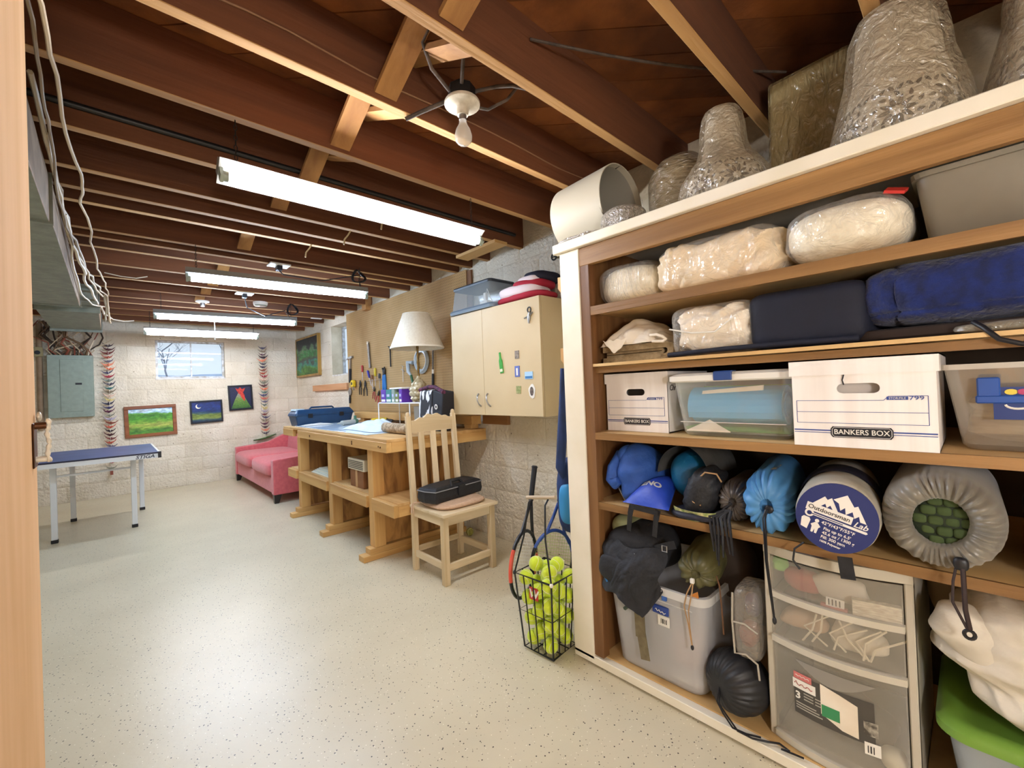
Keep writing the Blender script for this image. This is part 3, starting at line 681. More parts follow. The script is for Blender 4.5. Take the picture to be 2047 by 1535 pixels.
part('leg_brace', MB().bar((-0.405, 5.73, 0.60), (0.145, 5.79, 0.60), 0.018, 0.018), m_wmet, tt)
part('leg_brace', MB().bar((-0.325, 6.63, 0.60), (0.235, 6.64, 0.60), 0.018, 0.018), m_wmet, tt)
part('corner_cap', MB().box(0.322, 0.348, 5.488, 5.53, 0.698, 0.757), m_black, tt)
part('lettering', text('STIGA', 0.045, (0.225, 5.494, 0.719), (1,0,0), (0,0,1), shear=0.25, bold=0.0008, stretch=1.15), mat('stiga_ink', '26283C', 0.5), fr)

# ------------------------------------------------------------------ pink sofa
m_pink = mat('pink_fabric', 'D2686C', 0.85, c2='C65C62', nz=30, bump=0.12, bscale=160, sheen=0.3)
sf = thing('sofa', 'pink fabric two seat sofa with low sloping arms', 'sofa', (1.8, 6.65, 0))
SX0, SX1, SY0, SY1 = 1.36, 2.27, 5.60, 7.74
part('sofa_base', B(SX0+0.015, SX1-0.05, SY0+0.02, SY1-0.02, 0.105, 0.29), m_pink, sf, bevel=0.015, seg=2)
def arm(y0, y1):
    prof = [(SX0, 0.10), (SX1-0.08, 0.10), (SX1-0.02, 0.66), (SX1-0.18, 0.665), (SX1-0.30, 0.62), (SX1-0.46, 0.55), (SX1-0.65, 0.525), (SX0, 0.51)]
    return MB().prism(prof, lambda u, v, q: (u, q, v), y0, y1)
part('arm', arm(SY0, SY0+0.11), m_pink, sf, bevel=0.014, seg=2)
part('arm', arm(SY1-0.11, SY1), m_pink, sf, bevel=0.014, seg=2)
part('backrest', MB().hexa([(SX1-0.22, SY0+0.10, 0.25), (SX1-0.06, SY0+0.10, 0.25), (SX1-0.06, SY1-0.10, 0.25), (SX1-0.22, SY1-0.10, 0.25)],
     [(SX1-0.17, SY0+0.10, 0.70), (SX1, SY0+0.10, 0.70), (SX1, SY1-0.10, 0.70), (SX1-0.17, SY1-0.10, 0.70)]), m_pink, sf, bevel=0.03, seg=3)
ym = (SY0+SY1)/2
for y0, y1 in ((SY0+0.115, ym-0.004), (ym+0.004, SY1-0.115)):
    part('seat_cushion', blob(((SX0+SX1-0.22)/2-0.012, (y0+y1)/2, 0.375), ((SX1-0.22-SX0)/2+0.02, (y1-y0)/2, 0.095), 0.42, 0.3, 48, 18, 0.015, 3, y0), m_pink, sf, smooth=True)
m_dleg = mat('dark_leg', '1E1A18', 0.4)
for x, y, sx_, sy_ in ((SX0+0.03, SY0+0.03, 1, 1), (SX0+0.03, SY1-0.03, 1, -1), (SX1-0.09, SY0+0.03, -1, 1), (SX1-0.09, SY1-0.03, -1, -1)):
    lo = [(x-0.02, y-0.02, 0), (x+0.025, y-0.02, 0), (x+0.025, y+0.025, 0), (x-0.02, y+0.025, 0)]
    hi = [(x-0.025, y-0.025, 0.106), (x+0.06, y-0.025, 0.106), (x+0.06, y+0.06, 0.106), (x-0.025, y+0.06, 0.106)]
    if sy_ < 0: lo = [(a, 2*y-b, c) for a, b, c in reversed(lo)]; hi = [(a, 2*y-b, c) for a, b, c in reversed(hi)]
    part('leg', MB().hexa(lo, hi), m_dleg, sf)
m_pat = mat('bw_pattern', 'E8E2DA', 0.8, c2='1A1820', nz=22, detail=1, lo=0.48, hi=0.52)
solo('throw_pillow', 'black and white patterned pillow leaning on the pink sofa back', 'pillow', blob((1.90, 5.93, 0.60), (0.055, 0.18, 0.125), 0.6, 0.5, 28, 16, 0.05, 5).xf(T(1.90, 5.93, 0.60) @ Matrix.Rotation(0.12, 4, 'Y') @ T(-1.90, -5.93, -0.60)), m_pat, smooth=True)

# ------------------------------------------------------------------ right wall: painting, board, pegboard
rp = thing('framed_painting', 'dark green forest painting in a thin gold frame on the right wall', 'picture', (XR-0.02, 7.27, 1.56))
m_gold = wood('gold_frame', 'B08A42', '8A6628', 'z', 14, 0.4)
y0, y1, z0, z1 = 6.74, 7.80, 1.56, 2.20
for a in ((y0, y1, z0, z0+0.03), (y0, y1, z1-0.03, z1), (y0, y0+0.03, z0+0.03, z1-0.03), (y1-0.03, y1, z0+0.03, z1-0.03)):
    part('frame_side', B(XR-0.055, XR-0.006, *a), m_gold, rp, bevel=0.003)
m_forest = paint_mat('forest_painting', [(0.0, '2E5A1C'), (0.15, '4A7A2A'), (0.28, '2A7A68'), (0.36, '3A3A3E'), (0.48, '3E5A34'), (0.58, '2E7A3C'), (0.68, '5A7A58'), (0.78, '1A2A30'), (1.0, '0E141A')], 1.6, 0.4)
part('canvas', B(XR-0.050, XR-0.02, y0+0.03, y1-0.03, z0+0.03, z1-0.03), m_forest, rp)
solo('wall_board', 'plain wooden board fixed to the wall under the side window', 'board', B(XR-0.045, XR-0.007, 5.72, 7.05, 1.315, 1.405), wood('reddish_board', 'C89468', 'B4804E', 'y', 9), bevel=0.003)

def peg_mat():
    m = mat('pegboard', 'B5925F', 0.75, c2='A9854F', nz=4, bump=0.05, bscale=60)
    N = m.node_tree.nodes; L = m.node_tree.links; b = N['Principled BSDF']
    tc = N.new('ShaderNodeTexCoord'); sp = N.new('ShaderNodeSeparateXYZ'); L.new(tc.outputs['Object'], sp.inputs[0])
    def cell(o):
        a = N.new('ShaderNodeMath'); a.operation = 'MULTIPLY'; a.inputs[1].default_value = 1/0.0254; L.new(o, a.inputs[0])
        f = N.new('ShaderNodeMath'); f.operation = 'FRACT'; L.new(a.outputs[0], f.inputs[0])
        s_ = N.new('ShaderNodeMath'); s_.operation = 'SUBTRACT'; s_.inputs[1].default_value = 0.5; L.new(f.outputs[0], s_.inputs[0])
        p = N.new('ShaderNodeMath'); p.operation = 'MULTIPLY'; L.new(s_.outputs[0], p.inputs[0]); L.new(s_.outputs[0], p.inputs[1]); return p.outputs[0]
    ad = N.new('ShaderNodeMath'); ad.operation = 'ADD'; L.new(cell(sp.outputs['Y']), ad.inputs[0]); L.new(cell(sp.outputs['Z']), ad.inputs[1])
    lt = N.new('ShaderNodeMath'); lt.operation = 'LESS_THAN'; lt.inputs[1].default_value = 0.018; L.new(ad.outputs[0], lt.inputs[0])
    old = b.inputs['Base Color'].links[0].from_socket
    mx = N.new('ShaderNodeMix'); mx.data_type = 'RGBA'; L.new(lt.outputs[0], mx.inputs[0]); L.new(old, mx.inputs[6]); mx.inputs[7].default_value = lin('4A3820')
    L.new(mx.outputs[2], b.inputs['Base Color']); return m
PX = XR-0.03          # front face of the pegboard
pgb = thing('pegboard', 'large brown pegboard sheet covering the right wall above the workbench', 'pegboard', (PX, 4.36, 1.03))
part('board', B(PX, PX+0.006, 3.03, 5.69, 1.03, 2.315), peg_mat(), pgb)
m_stud = wood('stud_wood', '7A5230', '64401F', 'z', 9)
for y in (2.97, 4.35, 5.62): part('stud', B(PX+0.006, XR-0.007, y, y+0.06, 1.03, 2.30), m_stud, pgb)

# ------------------------------------------------------------------ workbench
BX0, BX1, BY0, BY1, BZ = 1.40, 2.30, 2.81, 5.28, 0.92
m_ply = mat('plywood', 'B48446', 0.65, c2='80562A', nz=9, detail=8, lo=0.40, hi=0.58, stretch=(1, 1, 0.2), dist=1.6, bump=0.06, bscale=40, ofs=True)
m_ply_top = mat('plywood_top', 'D6AE74', 0.6, c2='B88A4E', nz=9, detail=6, stretch=(1, 0.15, 1), dist=1.0, bump=0.05, bscale=40)
wbn = thing('workbench', 'long pine workbench with three foot frames and a lower shelf', 'workbench', (1.85, 4.0, 0))
part('bench_top', B(BX0, BX1, BY0, BY1, BZ-0.022, BZ), m_ply_top, wbn, bevel=0.002)
part('apron', B(BX0-0.004, BX0+0.036, BY0, 4.78, 0.825, BZ-0.022), m_pine_y, wbn, bevel=0.003)
part('apron', B(BX0-0.004, BX0+0.036, 4.93, BY1, 0.825, BZ-0.022), m_pine_y, wbn, bevel=0.003)
part('apron', B(BX0+0.036, BX1, BY0, BY0+0.038, 0.825, BZ-0.022), m_pine, wbn, bevel=0.003)
part('apron', B(BX0+0.036, BX1, BY1-0.038, BY1, 0.825, BZ-0.022), m_pine, wbn, bevel=0.003)
PY = (3.10, 3.935, 4.80)
for y in PY:
    part('leg', B(1.425, 1.515, y, y+0.09, 0.088, 0.825), m_pine_z, wbn, bevel=0.003)
    part('leg', B(2.12, 2.21, y, y+0.09, 0.088, 0.825), m_pine_z, wbn, bevel=0.003)
    part('side_panel', B(1.515, 2.12, y+0.012, y+0.030, 0.10, 0.825), m_ply, wbn)
    part('foot', B(1.33, 2.27, y-0.004, y+0.086, 0.0, 0.044), m_pine, wbn, bevel=0.003)
    part('foot_block', B(1.385, 2.25, y-0.002, y+0.088, 0.044, 0.088), m_pine, wbn, bevel=0.003)
part('shelf_board', B(1.44, 2.12, 2.75, 3.10, 0.455, 0.472), m_ply_top, wbn)
part('shelf_board', B(1.44, 2.12, 3.19, 3.935, 0.455, 0.472), m_ply_top, wbn)
part('shelf_board', B(1.44, 2.12, 4.025, 4.80, 0.455, 0.472), m_ply_top, wbn)
part('shelf_board', B(1.44, 2.12, 4.89, 5.18, 0.455, 0.472), m_ply_top, wbn)
for a, b in ((2.75, 3.10), (3.19, 3.935), (4.025, 4.80), (4.89, 5.18)):
    part('shelf_rail', B(1.405, 1.443, a, b, 0.378, 0.466), m_pine_y, wbn, bevel=0.003)
part('shelf_rail', B(1.443, 2.12, 2.75, 2.788, 0.378, 0.455), m_pine, wbn, bevel=0.003)
part('back_ledge', B(2.20, 2.30, 2.87, 5.25, 0.955, 1.03), m_pine_y, wbn, bevel=0.003)
part('ledge_block', B(2.21, 2.29, 2.9, 2.99, BZ, 0.955), m_pine_y, wbn)
part('ledge_block', B(2.21, 2.29, 5.0, 5.09, BZ, 0.955), m_pine_y, wbn)
rn = random.Random(3)
for y in (2.90, 2.93, 4.4, 3.4): part('knot', MB().cyl((BX0-0.0048, y, 0.845+rn.random()*0.04), (BX0-0.0038, y, 0.845+rn.random()*0.04), 0.006, n=8), mat('knot', '5A3A1C', 0.7), wbn)

# --- things on and under the workbench
m_sheet = mat('glossy_sheet', 'CFE0EE', 0.10, c2='C4D6E6', nz=3)
solo('plastic_sheet', 'large pale blue glossy sheet lying on the workbench', 'sheet', B(1.46, 2.08, 3.27, 5.08, BZ+0.0008, BZ+0.006), m_sheet, bevel=0.001)
tb = thing('toolbox', 'dark blue plastic toolbox at the far end of the workbench', 'toolbox', (1.78, 5.16, BZ), 0.10)
m_tb = mat('toolbox_blue', '1E4468', 0.35, c2='1A3C5E', nz=8)
part('box_body', MB().loft([rrect(0, 0, 0.62, 0.18, 0.02, 0.001), rrect(0, 0, 0.66, 0.21, 0.02, 0.10), rrect(0, 0, 0.67, 0.22, 0.02, 0.11)]), m_tb, tb, world=False)
part('box_lid', MB().loft([rrect(0, 0, 0.68, 0.23, 0.02, 0.112), rrect(0, 0, 0.67, 0.22, 0.02, 0.135), rrect(0, 0, 0.62, 0.16, 0.02, 0.175), rrect(0, 0, 0.60, 0.14, 0.02, 0.178)]), m_tb, tb, world=False)
part('lid_tray', MB().loft([rrect(-0.27, 0, 0.11, 0.13, 0.01, 0.17), rrect(-0.27, 0, 0.10, 0.12, 0.01, 0.186)]), mat('tray_clear', 'C9DCE4', 0.2), tb, world=False)
part('carry_handle', MB().tube([(-0.14, 0, 0.178), (-0.12, 0, 0.196), (0.12, 0, 0.196), (0.14, 0, 0.178)], 0.010, 8), m_tb, tb, world=False, smooth=True)
for x in (-0.18, 0.18): part('latch', B(x-0.025, x+0.025, -0.122, -0.108, 0.085, 0.13), m_black, tb, world=False, bevel=0.003)
# caulk tube, cordless drill, spray can heads near the ledge
g1 = thing('caulking_gun', 'grey and green caulk tube lying by the blue toolbox', 'caulk', (1.86, 4.55, BZ+0.006), 0.5)
part('tube_body', MB().cyl((-0.13, 0, 0.026), (0.06, 0, 0.026), 0.025).cyl((-0.13, 0, 0.026), (-0.20, 0, 0.026), 0.016, 0.004), mat('caulk_grey', 'B8BEB8', 0.4), g1, smooth=True, world=False)
part('tube_cap', MB().cyl((0.06, 0, 0.028), (0.10, 0, 0.028), 0.028).box(0.07, 0.09, -0.01, 0.01, 0.05, 0.09), mat('caulk_green', '4E7A62', 0.4), g1, world=False)
dr = thing('cordless_drill', 'yellow and black cordless drill lying on the workbench', 'drill', (2.02, 4.15, BZ+0.006), -0.9)
m_yel = mat('drill_yellow', 'D8B828', 0.4)
part('drill_body', MB().cyl((-0.10, 0, 0.036), (0.06, 0, 0.036), 0.033), m_yel, dr, smooth=True, world=False)
part('chuck', MB().cyl((0.06, 0, 0.036), (0.12, 0, 0.036), 0.024, 0.014), m_black, dr, smooth=True, world=False)
part('handle', MB().bar((-0.05, 0, 0.03), (-0.09, 0.15, 0.026), 0.035, 0.04), m_black, dr, world=False, bevel=0.006)
part('battery', B(-0.135, -0.045, 0.14, 0.19, 0.001, 0.06), m_yel, dr, world=False, bevel=0.005)
for lab, x, y, cb, ct, hh in (('red nosed marker tube lying among the tools', 1.93, 4.22, 'C04A5A', 'D8D0C8', 0.20), ('black spray tube lying among the tools', 2.05, 4.42, '2A3038', '3A4A5A', 0.24)):
    g = thing('spray_tube', lab, 'tube', (x, y, BZ+0.006), 1.2)
    part('tube_body', MB().cyl((-hh/2, 0, 0.022), (hh/2, 0, 0.022), 0.021), mat(lab[:5]+'_b', ct, 0.4), g, smooth=True, world=False)
    part('tube_nose', MB().cyl((-hh/2, 0, 0.022), (-hh/2-0.05, 0, 0.022), 0.018, 0.010), mat(lab[:5]+'_n', cb, 0.4), g, smooth=True, world=False)
solo('thread_ball', 'white ball of string on the workbench beside the tools', 'string', blob((1.95, 3.98, BZ+0.042), (0.036, 0.036, 0.036), 1, 1, 20, 14, 0.05, 60), mat('string_white', 'EDEDE8', 0.8), smooth=True)
# crumpled cloth
def crumple(x0, x1, y0, y1, z, hgt, seed, n=40):
    def f(i, j):
        e = (math.sin(PI*i)*math.sin(PI*j))**0.5
        a = nz3((i*2.2, j*2.2, 0), 1.0, seed); b = nz3((i*6, j*6, 0), 1.0, seed+2)
        return (x0+(x1-x0)*i+0.03*nz3((j*3, i*2, 1), 1, seed), y0+(y1-y0)*j+0.03*nz3((i*3, j*2, 4), 1, seed), z+0.003+e*hgt*(0.45+0.7*abs(a)+0.35*abs(b)))
    return MB().grid(f, n, n)
m_cloth = mat('pale_cloth', 'D6E0EA', 0.85, c2='C6D2DE', nz=8)
solo('rag', 'crumpled pale blue cloth heaped on the workbench', 'cloth', crumple(1.56, 1.90, 3.36, 4.02, BZ+0.006, 0.085, 2), m_cloth, smooth=True)
solo('rag', 'small white cloth corner lying near the blue toolbox', 'cloth', crumple(1.50, 1.80, 4.85, 5.02, BZ+0.006, 0.02, 5, 20), m_white, smooth=True)
rg = thing('rolled_mat', 'rolled beige speckled mat on the near end of the workbench', 'mat', (1.66, 3.15, BZ))
sp = [((0.006+0.040*t)*math.cos(t*18), (0.006+0.040*t)*math.sin(t*18)) for t in [i/60 for i in range(61)]]
m_rug = mat('speckled_mat', 'B8A284', 0.95, c2='8E7A5E', nz=45, lo=0.42, hi=0.6, bump=0.3, bscale=90)
ring0 = [(u, v) for u, v in sp]; th = 0.0062
def offs(sp, d):
    out = []
    for i in range(len(sp)):
        a = Vector((*sp[max(i-1, 0)], 0)); b = Vector((*sp[min(i+1, len(sp)-1)], 0)); t = (b-a).normalized(); out.append((sp[i][0]-t.y*d, sp[i][1]+t.x*d))
    return out
poly = sp+list(reversed(offs(sp, th)))
part('roll', MB().loft([[(1.66+u, 2.95, BZ+0.0475+v) for u, v in poly], [(1.66+u, 3.34, BZ+0.0475+v) for u, v in poly]]), m_rug, rg)
# wire rack with lamp, boxes and bag
m_wr = mat('white_wire', 'ECEBE6', 0.4)
rk = thing('wire_rack', 'white wire shelf rack standing on the workbench', 'rack', (2.08, 3.55, BZ))
RX0, RX1, RY0, RY1, RZ = 1.96, 2.19, 3.29, 4.08, 1.150
rim = [(RX0, RY1-0.02, RZ), (RX0-0.03, 3.8, RZ), (RX0-0.04, 3.55, RZ), (RX0-0.03, 3.4, RZ), (RX0, RY0, RZ), (RX1, RY0, RZ), (RX1, RY1, RZ), (RX0, RY1, RZ)]
part('rack_rim', MB().tube(rim, 0.006, 6, closed=True), m_wr, rk, smooth=True)
part('rack_wires', MB().loft([[(RX0, RY0, RZ), (RX1, RY0, RZ), (RX1, RY1, RZ), (RX0, RY1, RZ)], [(RX0, RY0, RZ+0.003), (RX1, RY0, RZ+0.003), (RX1, RY1, RZ+0.003), (RX0, RY1, RZ+0.003)]]), m_wr, rk, label='flat white shelf surface')
for x, y in ((RX0, RY1), (RX0-0.02, 3.43), (RX1, RY1), (RX1, 3.60), (RX0, RY0), (RX1, RY0)):
    part('rack_leg', MB().tube([(x, y, RZ), (x, y, BZ+0.007)], 0.0055, 6), m_wr, rk)
m_clear = mat('clear_plastic', 'D8D6CC', 0.12, alpha=0.28)
m_frost = mat('frosted_plastic', 'CFCBC0', 0.35, alpha=0.48, c2='C2BEB2', nz=4)
solo('plastic_case', 'clear grey plastic case under the wire rack', 'case', MB().loft([rrect(2.07, 3.24, 0.20, 0.34, 0.015, BZ+0.001), rrect(2.07, 3.24, 0.21, 0.35, 0.015, BZ+0.20)]), mat('grey_clear', 'A8A294', 0.2, alpha=0.6))
cols = [('purple and white light bulb box at the left end of the rack', '5A2E9A', 4.00), ('teal light bulb box second on the rack', '2E7A78', 3.89), ('grey and green light bulb box third on the rack', '8A9A8E', 3.80), ('olive green small carton between boxes on the rack', '6A7A3A', 3.725), ('purple light bulb box beside the lamp base', '5A2E9A', 3.655)]
wd = [0.10, 0.11, 0.06, 0.07, 0.06]
for (lab, c, y), w in zip(cols, wd):
    b_ = thing('bulb_box', lab, 'box', (2.03, y, RZ+0.0035), group='boxes on the wire rack')
    hh = 0.13 if 'olive' not in lab else 0.10
    part('carton', B(1.975, 2.085, y-w/2+0.001, y+w/2-0.001, RZ+0.0035, RZ+hh), mat('carton_'+c, c, 0.45), b_, bevel=0.002)
    part('carton_label', B(1.9735, 1.9755, y-w/2+0.01, y+w/2-0.012, RZ+0.012, RZ+0.035), m_white, b_)
    part('carton_print', B(1.9735, 1.9755, y-w*0.18, y+w*0.3, RZ+0.06, RZ+0.085), mat('carton_pale', 'B8B8D8', 0.5), b_)
solo('envelope', 'white flat packet lying on top of the bulb boxes', 'packet', B(1.97, 2.10, 3.62, 3.86, RZ+0.131, RZ+0.146), m_white, bevel=0.003)
# lamp
lp = thing('table_lamp', 'ornate brass table lamp with a large cream cone shade', 'lamp', (2.065, 3.47, RZ+0.004))
lx, ly, lz = 2.065, 3.47, RZ+0.004
m_cap2 = mat('lamp_shell', 'CFC0A0', 0.35, 0.2, c2='9A8458', nz=30)
m_bronze = mat('lamp_bronze', '8A7040', 0.35, 0.8, c2='5A4626', nz=30)
for a in range(6):
    part('lamp_foot', blob((lx+0.05*math.cos(a*PI/3), ly+0.05*math.sin(a*PI/3), lz+0.014), (0.016, 0.016, 0.014), 1, 1, 10, 8), m_cap2, lp, smooth=True)
def flute(i, a, r, z): return (r*(1+0.07*abs(math.sin(a*5+i*1.57))), z)
part('lamp_body', MB().lathe([(0.0, 0.022), (0.066, 0.022), (0.076, 0.035), (0.068, 0.05), (0.082, 0.065), (0.085, 0.085), (0.076, 0.10), (0.085, 0.115), (0.080, 0.135), (0.062, 0.15), (0.066, 0.165), (0.048, 0.185), (0.030, 0.205), (0.017, 0.225), (0.012, 0.24)], 40, (lx, ly, lz), mod=flute), m_cap2, lp, smooth=True)
part('lamp_collar', MB().lathe([(0.064, 0.015), (0.069, 0.02), (0.069, 0.03), (0.064, 0.034)], 30, (lx, ly, lz)), m_bronze, lp, smooth=True)
part('lamp_stem', MB().lathe([(0.012, 0.24), (0.009, 0.26), (0.013, 0.29), (0.008, 0.32), (0.013, 0.355), (0.008, 0.39), (0.012, 0.43), (0.009, 0.47), (0.012, 0.50), (0.010, 0.56), (0.0, 0.57)], 16, (lx, ly, lz)), m_bronze, lp, smooth=True)
m_shade = mat('lamp_shade', 'E4DAC4', 0.8, c2='DCD0B8', nz=60, bump=0.05, bscale=120)
sh = part('lamp_shade', MB().lathe([(0.243, 0.495), (0.124, 0.805), (0.122, 0.805), (0.240, 0.495)], 48, (lx, ly, lz)), m_shade, lp, smooth=True)
part('shade_trim', MB().lathe([(0.2435, 0.490), (0.246, 0.498), (0.2435, 0.506), (0.240, 0.498)], 48, (lx, ly, lz)), mat('shade_trim', 'EFE8D8', 0.7), sh, smooth=True)
part('shade_trim', MB().lathe([(0.123, 0.80), (0.127, 0.805), (0.123, 0.81), (0.120, 0.805)], 48, (lx, ly, lz)), mat('shade_trim', 'EFE8D8', 0.7), sh, smooth=True)
part('shade_spider', MB().tube([(lx-0.122, ly, lz+0.80), (lx+0.122, ly, lz+0.80)], 0.003, 6).tube([(lx, ly-0.122, lz+0.80), (lx, ly+0.122, lz+0.80)], 0.003, 6).tube([(lx, ly, lz+0.56), (lx, ly, lz+0.80)], 0.003, 6), m_bronze, sh)
# patterned bag behind the chair
bg_ = thing('tote_bag', 'black bag with white line pattern beside the lamp', 'bag', (2.05, 3.02, BZ))
m_linework = mat('line_pattern', '15151C', 0.6, c2='E6E6EA', nz=16, detail=2, lo=0.52, hi=0.56, stretch=(1, 1.5, 0.5))
part('bag_front', MB().hexa([(1.92, 3.06, BZ+0.001), (2.06, 3.06, BZ+0.001), (2.06, 3.26, BZ+0.001), (1.92, 3.26, BZ+0.001)], [(1.94, 3.05, 1.255), (2.06, 3.05, 1.265), (2.06, 3.25, 1.265), (1.94, 3.25, 1.255)]), m_linework, bg_, bevel=0.012, seg=2)
part('bag_side', MB().hexa([(1.925, 2.92, BZ+0.001), (2.06, 2.92, BZ+0.001), (2.06, 3.058, BZ+0.001), (1.925, 3.058, BZ+0.001)], [(1.945, 2.90, 1.23), (2.06, 2.90, 1.24), (2.06, 3.05, 1.26), (1.945, 3.05, 1.26)]), mat('bag_black', '18161C', 0.7), bg_, bevel=0.012, seg=2)
part('bag_trim', MB().tube([(1.95, 3.26, 1.26), (1.97, 3.15, 1.285), (1.97, 3.05, 1.28), (1.96, 2.95, 1.25), (1.95, 2.90, 1.235)], 0.018, 8), mat('bag_berry', '6A2A4A', 0.8, c2='2A1A26', nz=40), bg_, smooth=True)
part('bag_print', MB().lathe([(0.012, -0.001), (0.022, -0.001), (0.022, 0.001), (0.012, 0.001)], 16).xf(T(1.928, 2.985, 1.12) @ Matrix.Rotation(PI/2, 4, 'Y')), m_white, bg_)
part('bag_print', B(1.924, 1.929, 2.965, 3.005, 1.06, 1.068).join(B(1.924, 1.929, 2.965, 3.005, 1.04, 1.048)), m_white, bg_)
gl = thing('eyeglasses', 'dark wire spectacles lying on a white paper on the workbench', 'glasses', (1.78, 3.22, BZ+0.02))
part('paper', B(1.70, 1.95, 3.12, 3.34, BZ+0.0008, BZ+0.004).xf(T(0, 0, 0)), m_white, gl)
for dx in (-0.03, 0.03):
    part('lens_rim', MB().tube([(1.80+0.01*math.sin(t), 3.25+dx+0.024*math.cos(t), BZ+0.034+0.022*math.sin(t)) for t in [2*PI*k/14 for k in range(14)]], 0.003, 5, closed=True), m_dsteel, gl, smooth=True)
    part('temple', MB().tube([(1.80, 3.25+dx*1.8, BZ+0.04), (1.88, 3.25+dx*1.7, BZ+0.035), (1.92, 3.25+dx*1.7, BZ+0.012)], 0.0025, 5), m_dsteel, gl, smooth=True)
# under the bench
for i in range(5):
    solo('paper_stack', ['bottom', 'second', 'third', 'fourth', 'top'][i]+' pale sheet of the paper stack on the bench shelf', 'paper', B(1.47+0.012*i, 1.95, 4.06+0.012*(i % 2), 4.62-0.02*i, 0.4725+0.010*i, 0.4815+0.010*i), mat('paper_pale_%d' % (i % 2), ('D8D8C8', 'CBD2CA')[i % 2], 0.8), group='papers on the bench shelf')
bx_ = thing('carton', 'brown cardboard carton on the bench lower shelf', 'box', (1.62, 3.52, 0.4725))
part('carton_body', B(1.48, 1.76, 3.40, 3.66, 0.4725, 0.615), mat('brown_card', '8A5C34', 0.7, c2='764A28', nz=8), bx_, bevel=0.004)
part('tape_strip', B(1.4785, 1.761, 3.51, 3.55, 0.4735, 0.6165), mat('tape', 'B89060', 0.3), bx_)
vc = thing('vent_grille', 'cream slotted plastic vent resting on the brown carton', 'vent', (1.62, 3.54, 0.617))
part('vent_body', B(1.47, 1.75, 3.36, 3.68, 0.617, 0.712), mat('cream_plastic', 'D8CFB4', 0.5), vc, bevel=0.004)
for k in range(5): part('slot', B(1.467, 1.4705, 3.38, 3.66, 0.632+0.014*k, 0.637+0.014*k), m_dsteel, vc)
wt = thing('jar', 'dim glass jar on the bench shelf behind the papers', 'jar', (1.9, 4.72, 0.4725))
part('jar_glass', MB().lathe([(0.0, 0.4735), (0.05, 0.4735), (0.055, 0.49), (0.055, 0.60), (0.04, 0.63), (0.04, 0.645)], 20, (1.9, 4.72, 0)), mat('jar_glass', '8A8470', 0.15, alpha=0.5), wt, smooth=True)
part('jar_lid', MB().cyl((1.9, 4.72, 0.64), (1.9, 4.72, 0.66), 0.044), m_dsteel, wt)
# ------------------------------------------------------------------ tools hanging on the pegboard (plane X = PX)
TX = PX-0.014
GT = 'tools hanging on the pegboard'
def hook(r, y, z): part('peg_hook', MB().tube([(PX-0.001, y, z+0.004), (PX-0.022, y, z), (PX-0.030, y, z+0.010)], 0.0025, 5), m_steel, r)
m_rub = mat('rubber_grip', '24262A', 0.6)
hm = thing('hammer', 'claw hammer with a dark rubber grip hanging on the pegboard', 'hammer', (TX, 5.57, 1.40), group=GT)
part('head', MB().bar((TX, 5.62, 1.725), (TX, 5.50, 1.732), 0.028, 0.028).tube([(TX, 5.60, 1.728), (TX, 5.66, 1.722), (TX, 5.70, 1.705)], [0.013, 0.010, 0.003], 8), m_steel, hm)
part('shaft', MB().bar((TX, 5.56, 1.735), (TX, 5.585, 1.57), 0.016, 0.020), m_steel, hm); part('grip', MB().bar((TX, 5.585, 1.585), (TX, 5.60, 1.40), 0.028, 0.032), m_rub, hm, bevel=0.006); hook(hm, 5.57, 1.70)
tm = thing('tape_measure', 'yellow tape measure hanging at the pegboard edge', 'tape measure', (TX, 5.47, 1.33), group=GT)
part('tape_case', MB().prism([(-0.035, -0.04), (0.035, -0.04), (0.04, 0.02), (0.02, 0.042), (-0.02, 0.042), (-0.04, 0.02)], lambda u, v, q: (q, 5.47+u*1.1, 1.385+v*1.1), PX-0.05, PX-0.012), mat('tape_yellow', 'E2C024', 0.4), tm, bevel=0.006)
part('tape_badge', MB().cyl((PX-0.052, 5.47, 1.385), (PX-0.049, 5.47, 1.385), 0.02), m_black, tm); hook(tm, 5.47, 1.43)
part('belt_clip', B(PX-0.045, PX-0.035, 5.43, 5.45, 1.30, 1.34), m_steel, tm)
tr = thing('putty_knife', 'round bladed scraper with a black handle on the pegboard edge', 'scraper', (TX, 5.62, 1.13), group=GT)
part('blade', MB().cyl((TX-0.002, 5.62, 1.285), (TX+0.001, 5.62, 1.285), 0.050, n=20), m_steel, tr); part('handle', MB().tube([(TX, 5.625, 1.24), (TX, 5.63, 1.19), (TX, 5.635, 1.13)], [0.008, 0.014, 0.012], 8), m_rub, tr, smooth=True); hook(tr, 5.62, 1.33)
ru = thing('level', 'long grey metal rule hanging high on the pegboard', 'ruler', (TX, 5.01, 1.56), group=GT)
part('rule_body', MB().bar((TX, 5.03, 1.865), (TX, 4.995, 1.56), 0.040, 0.012, (1, 0, 0)), mat('rule_grey', '8E8880', 0.5, 0.5, c2='6E6860', nz=30), ru, bevel=0.002)
part('rule_tip', MB().cyl((TX-0.008, 5.03, 1.868), (TX+0.006, 5.03, 1.868), 0.018), mat('rule_tip', 'D8CBB0', 0.5), ru); hook(ru, 5.03, 1.868)
hk = thing('hook_tool', 'long dark L shaped hook hanging beside the lamp shade', 'hook', (TX, 4.465, 1.54), group=GT)
part('hook_rod', MB().tube([(TX, 4.50, 1.77), (TX, 4.465, 1.755), (TX, 4.465, 1.54)], 0.008, 8), m_dsteel, hk, smooth=True); hook(hk, 4.48, 1.76)
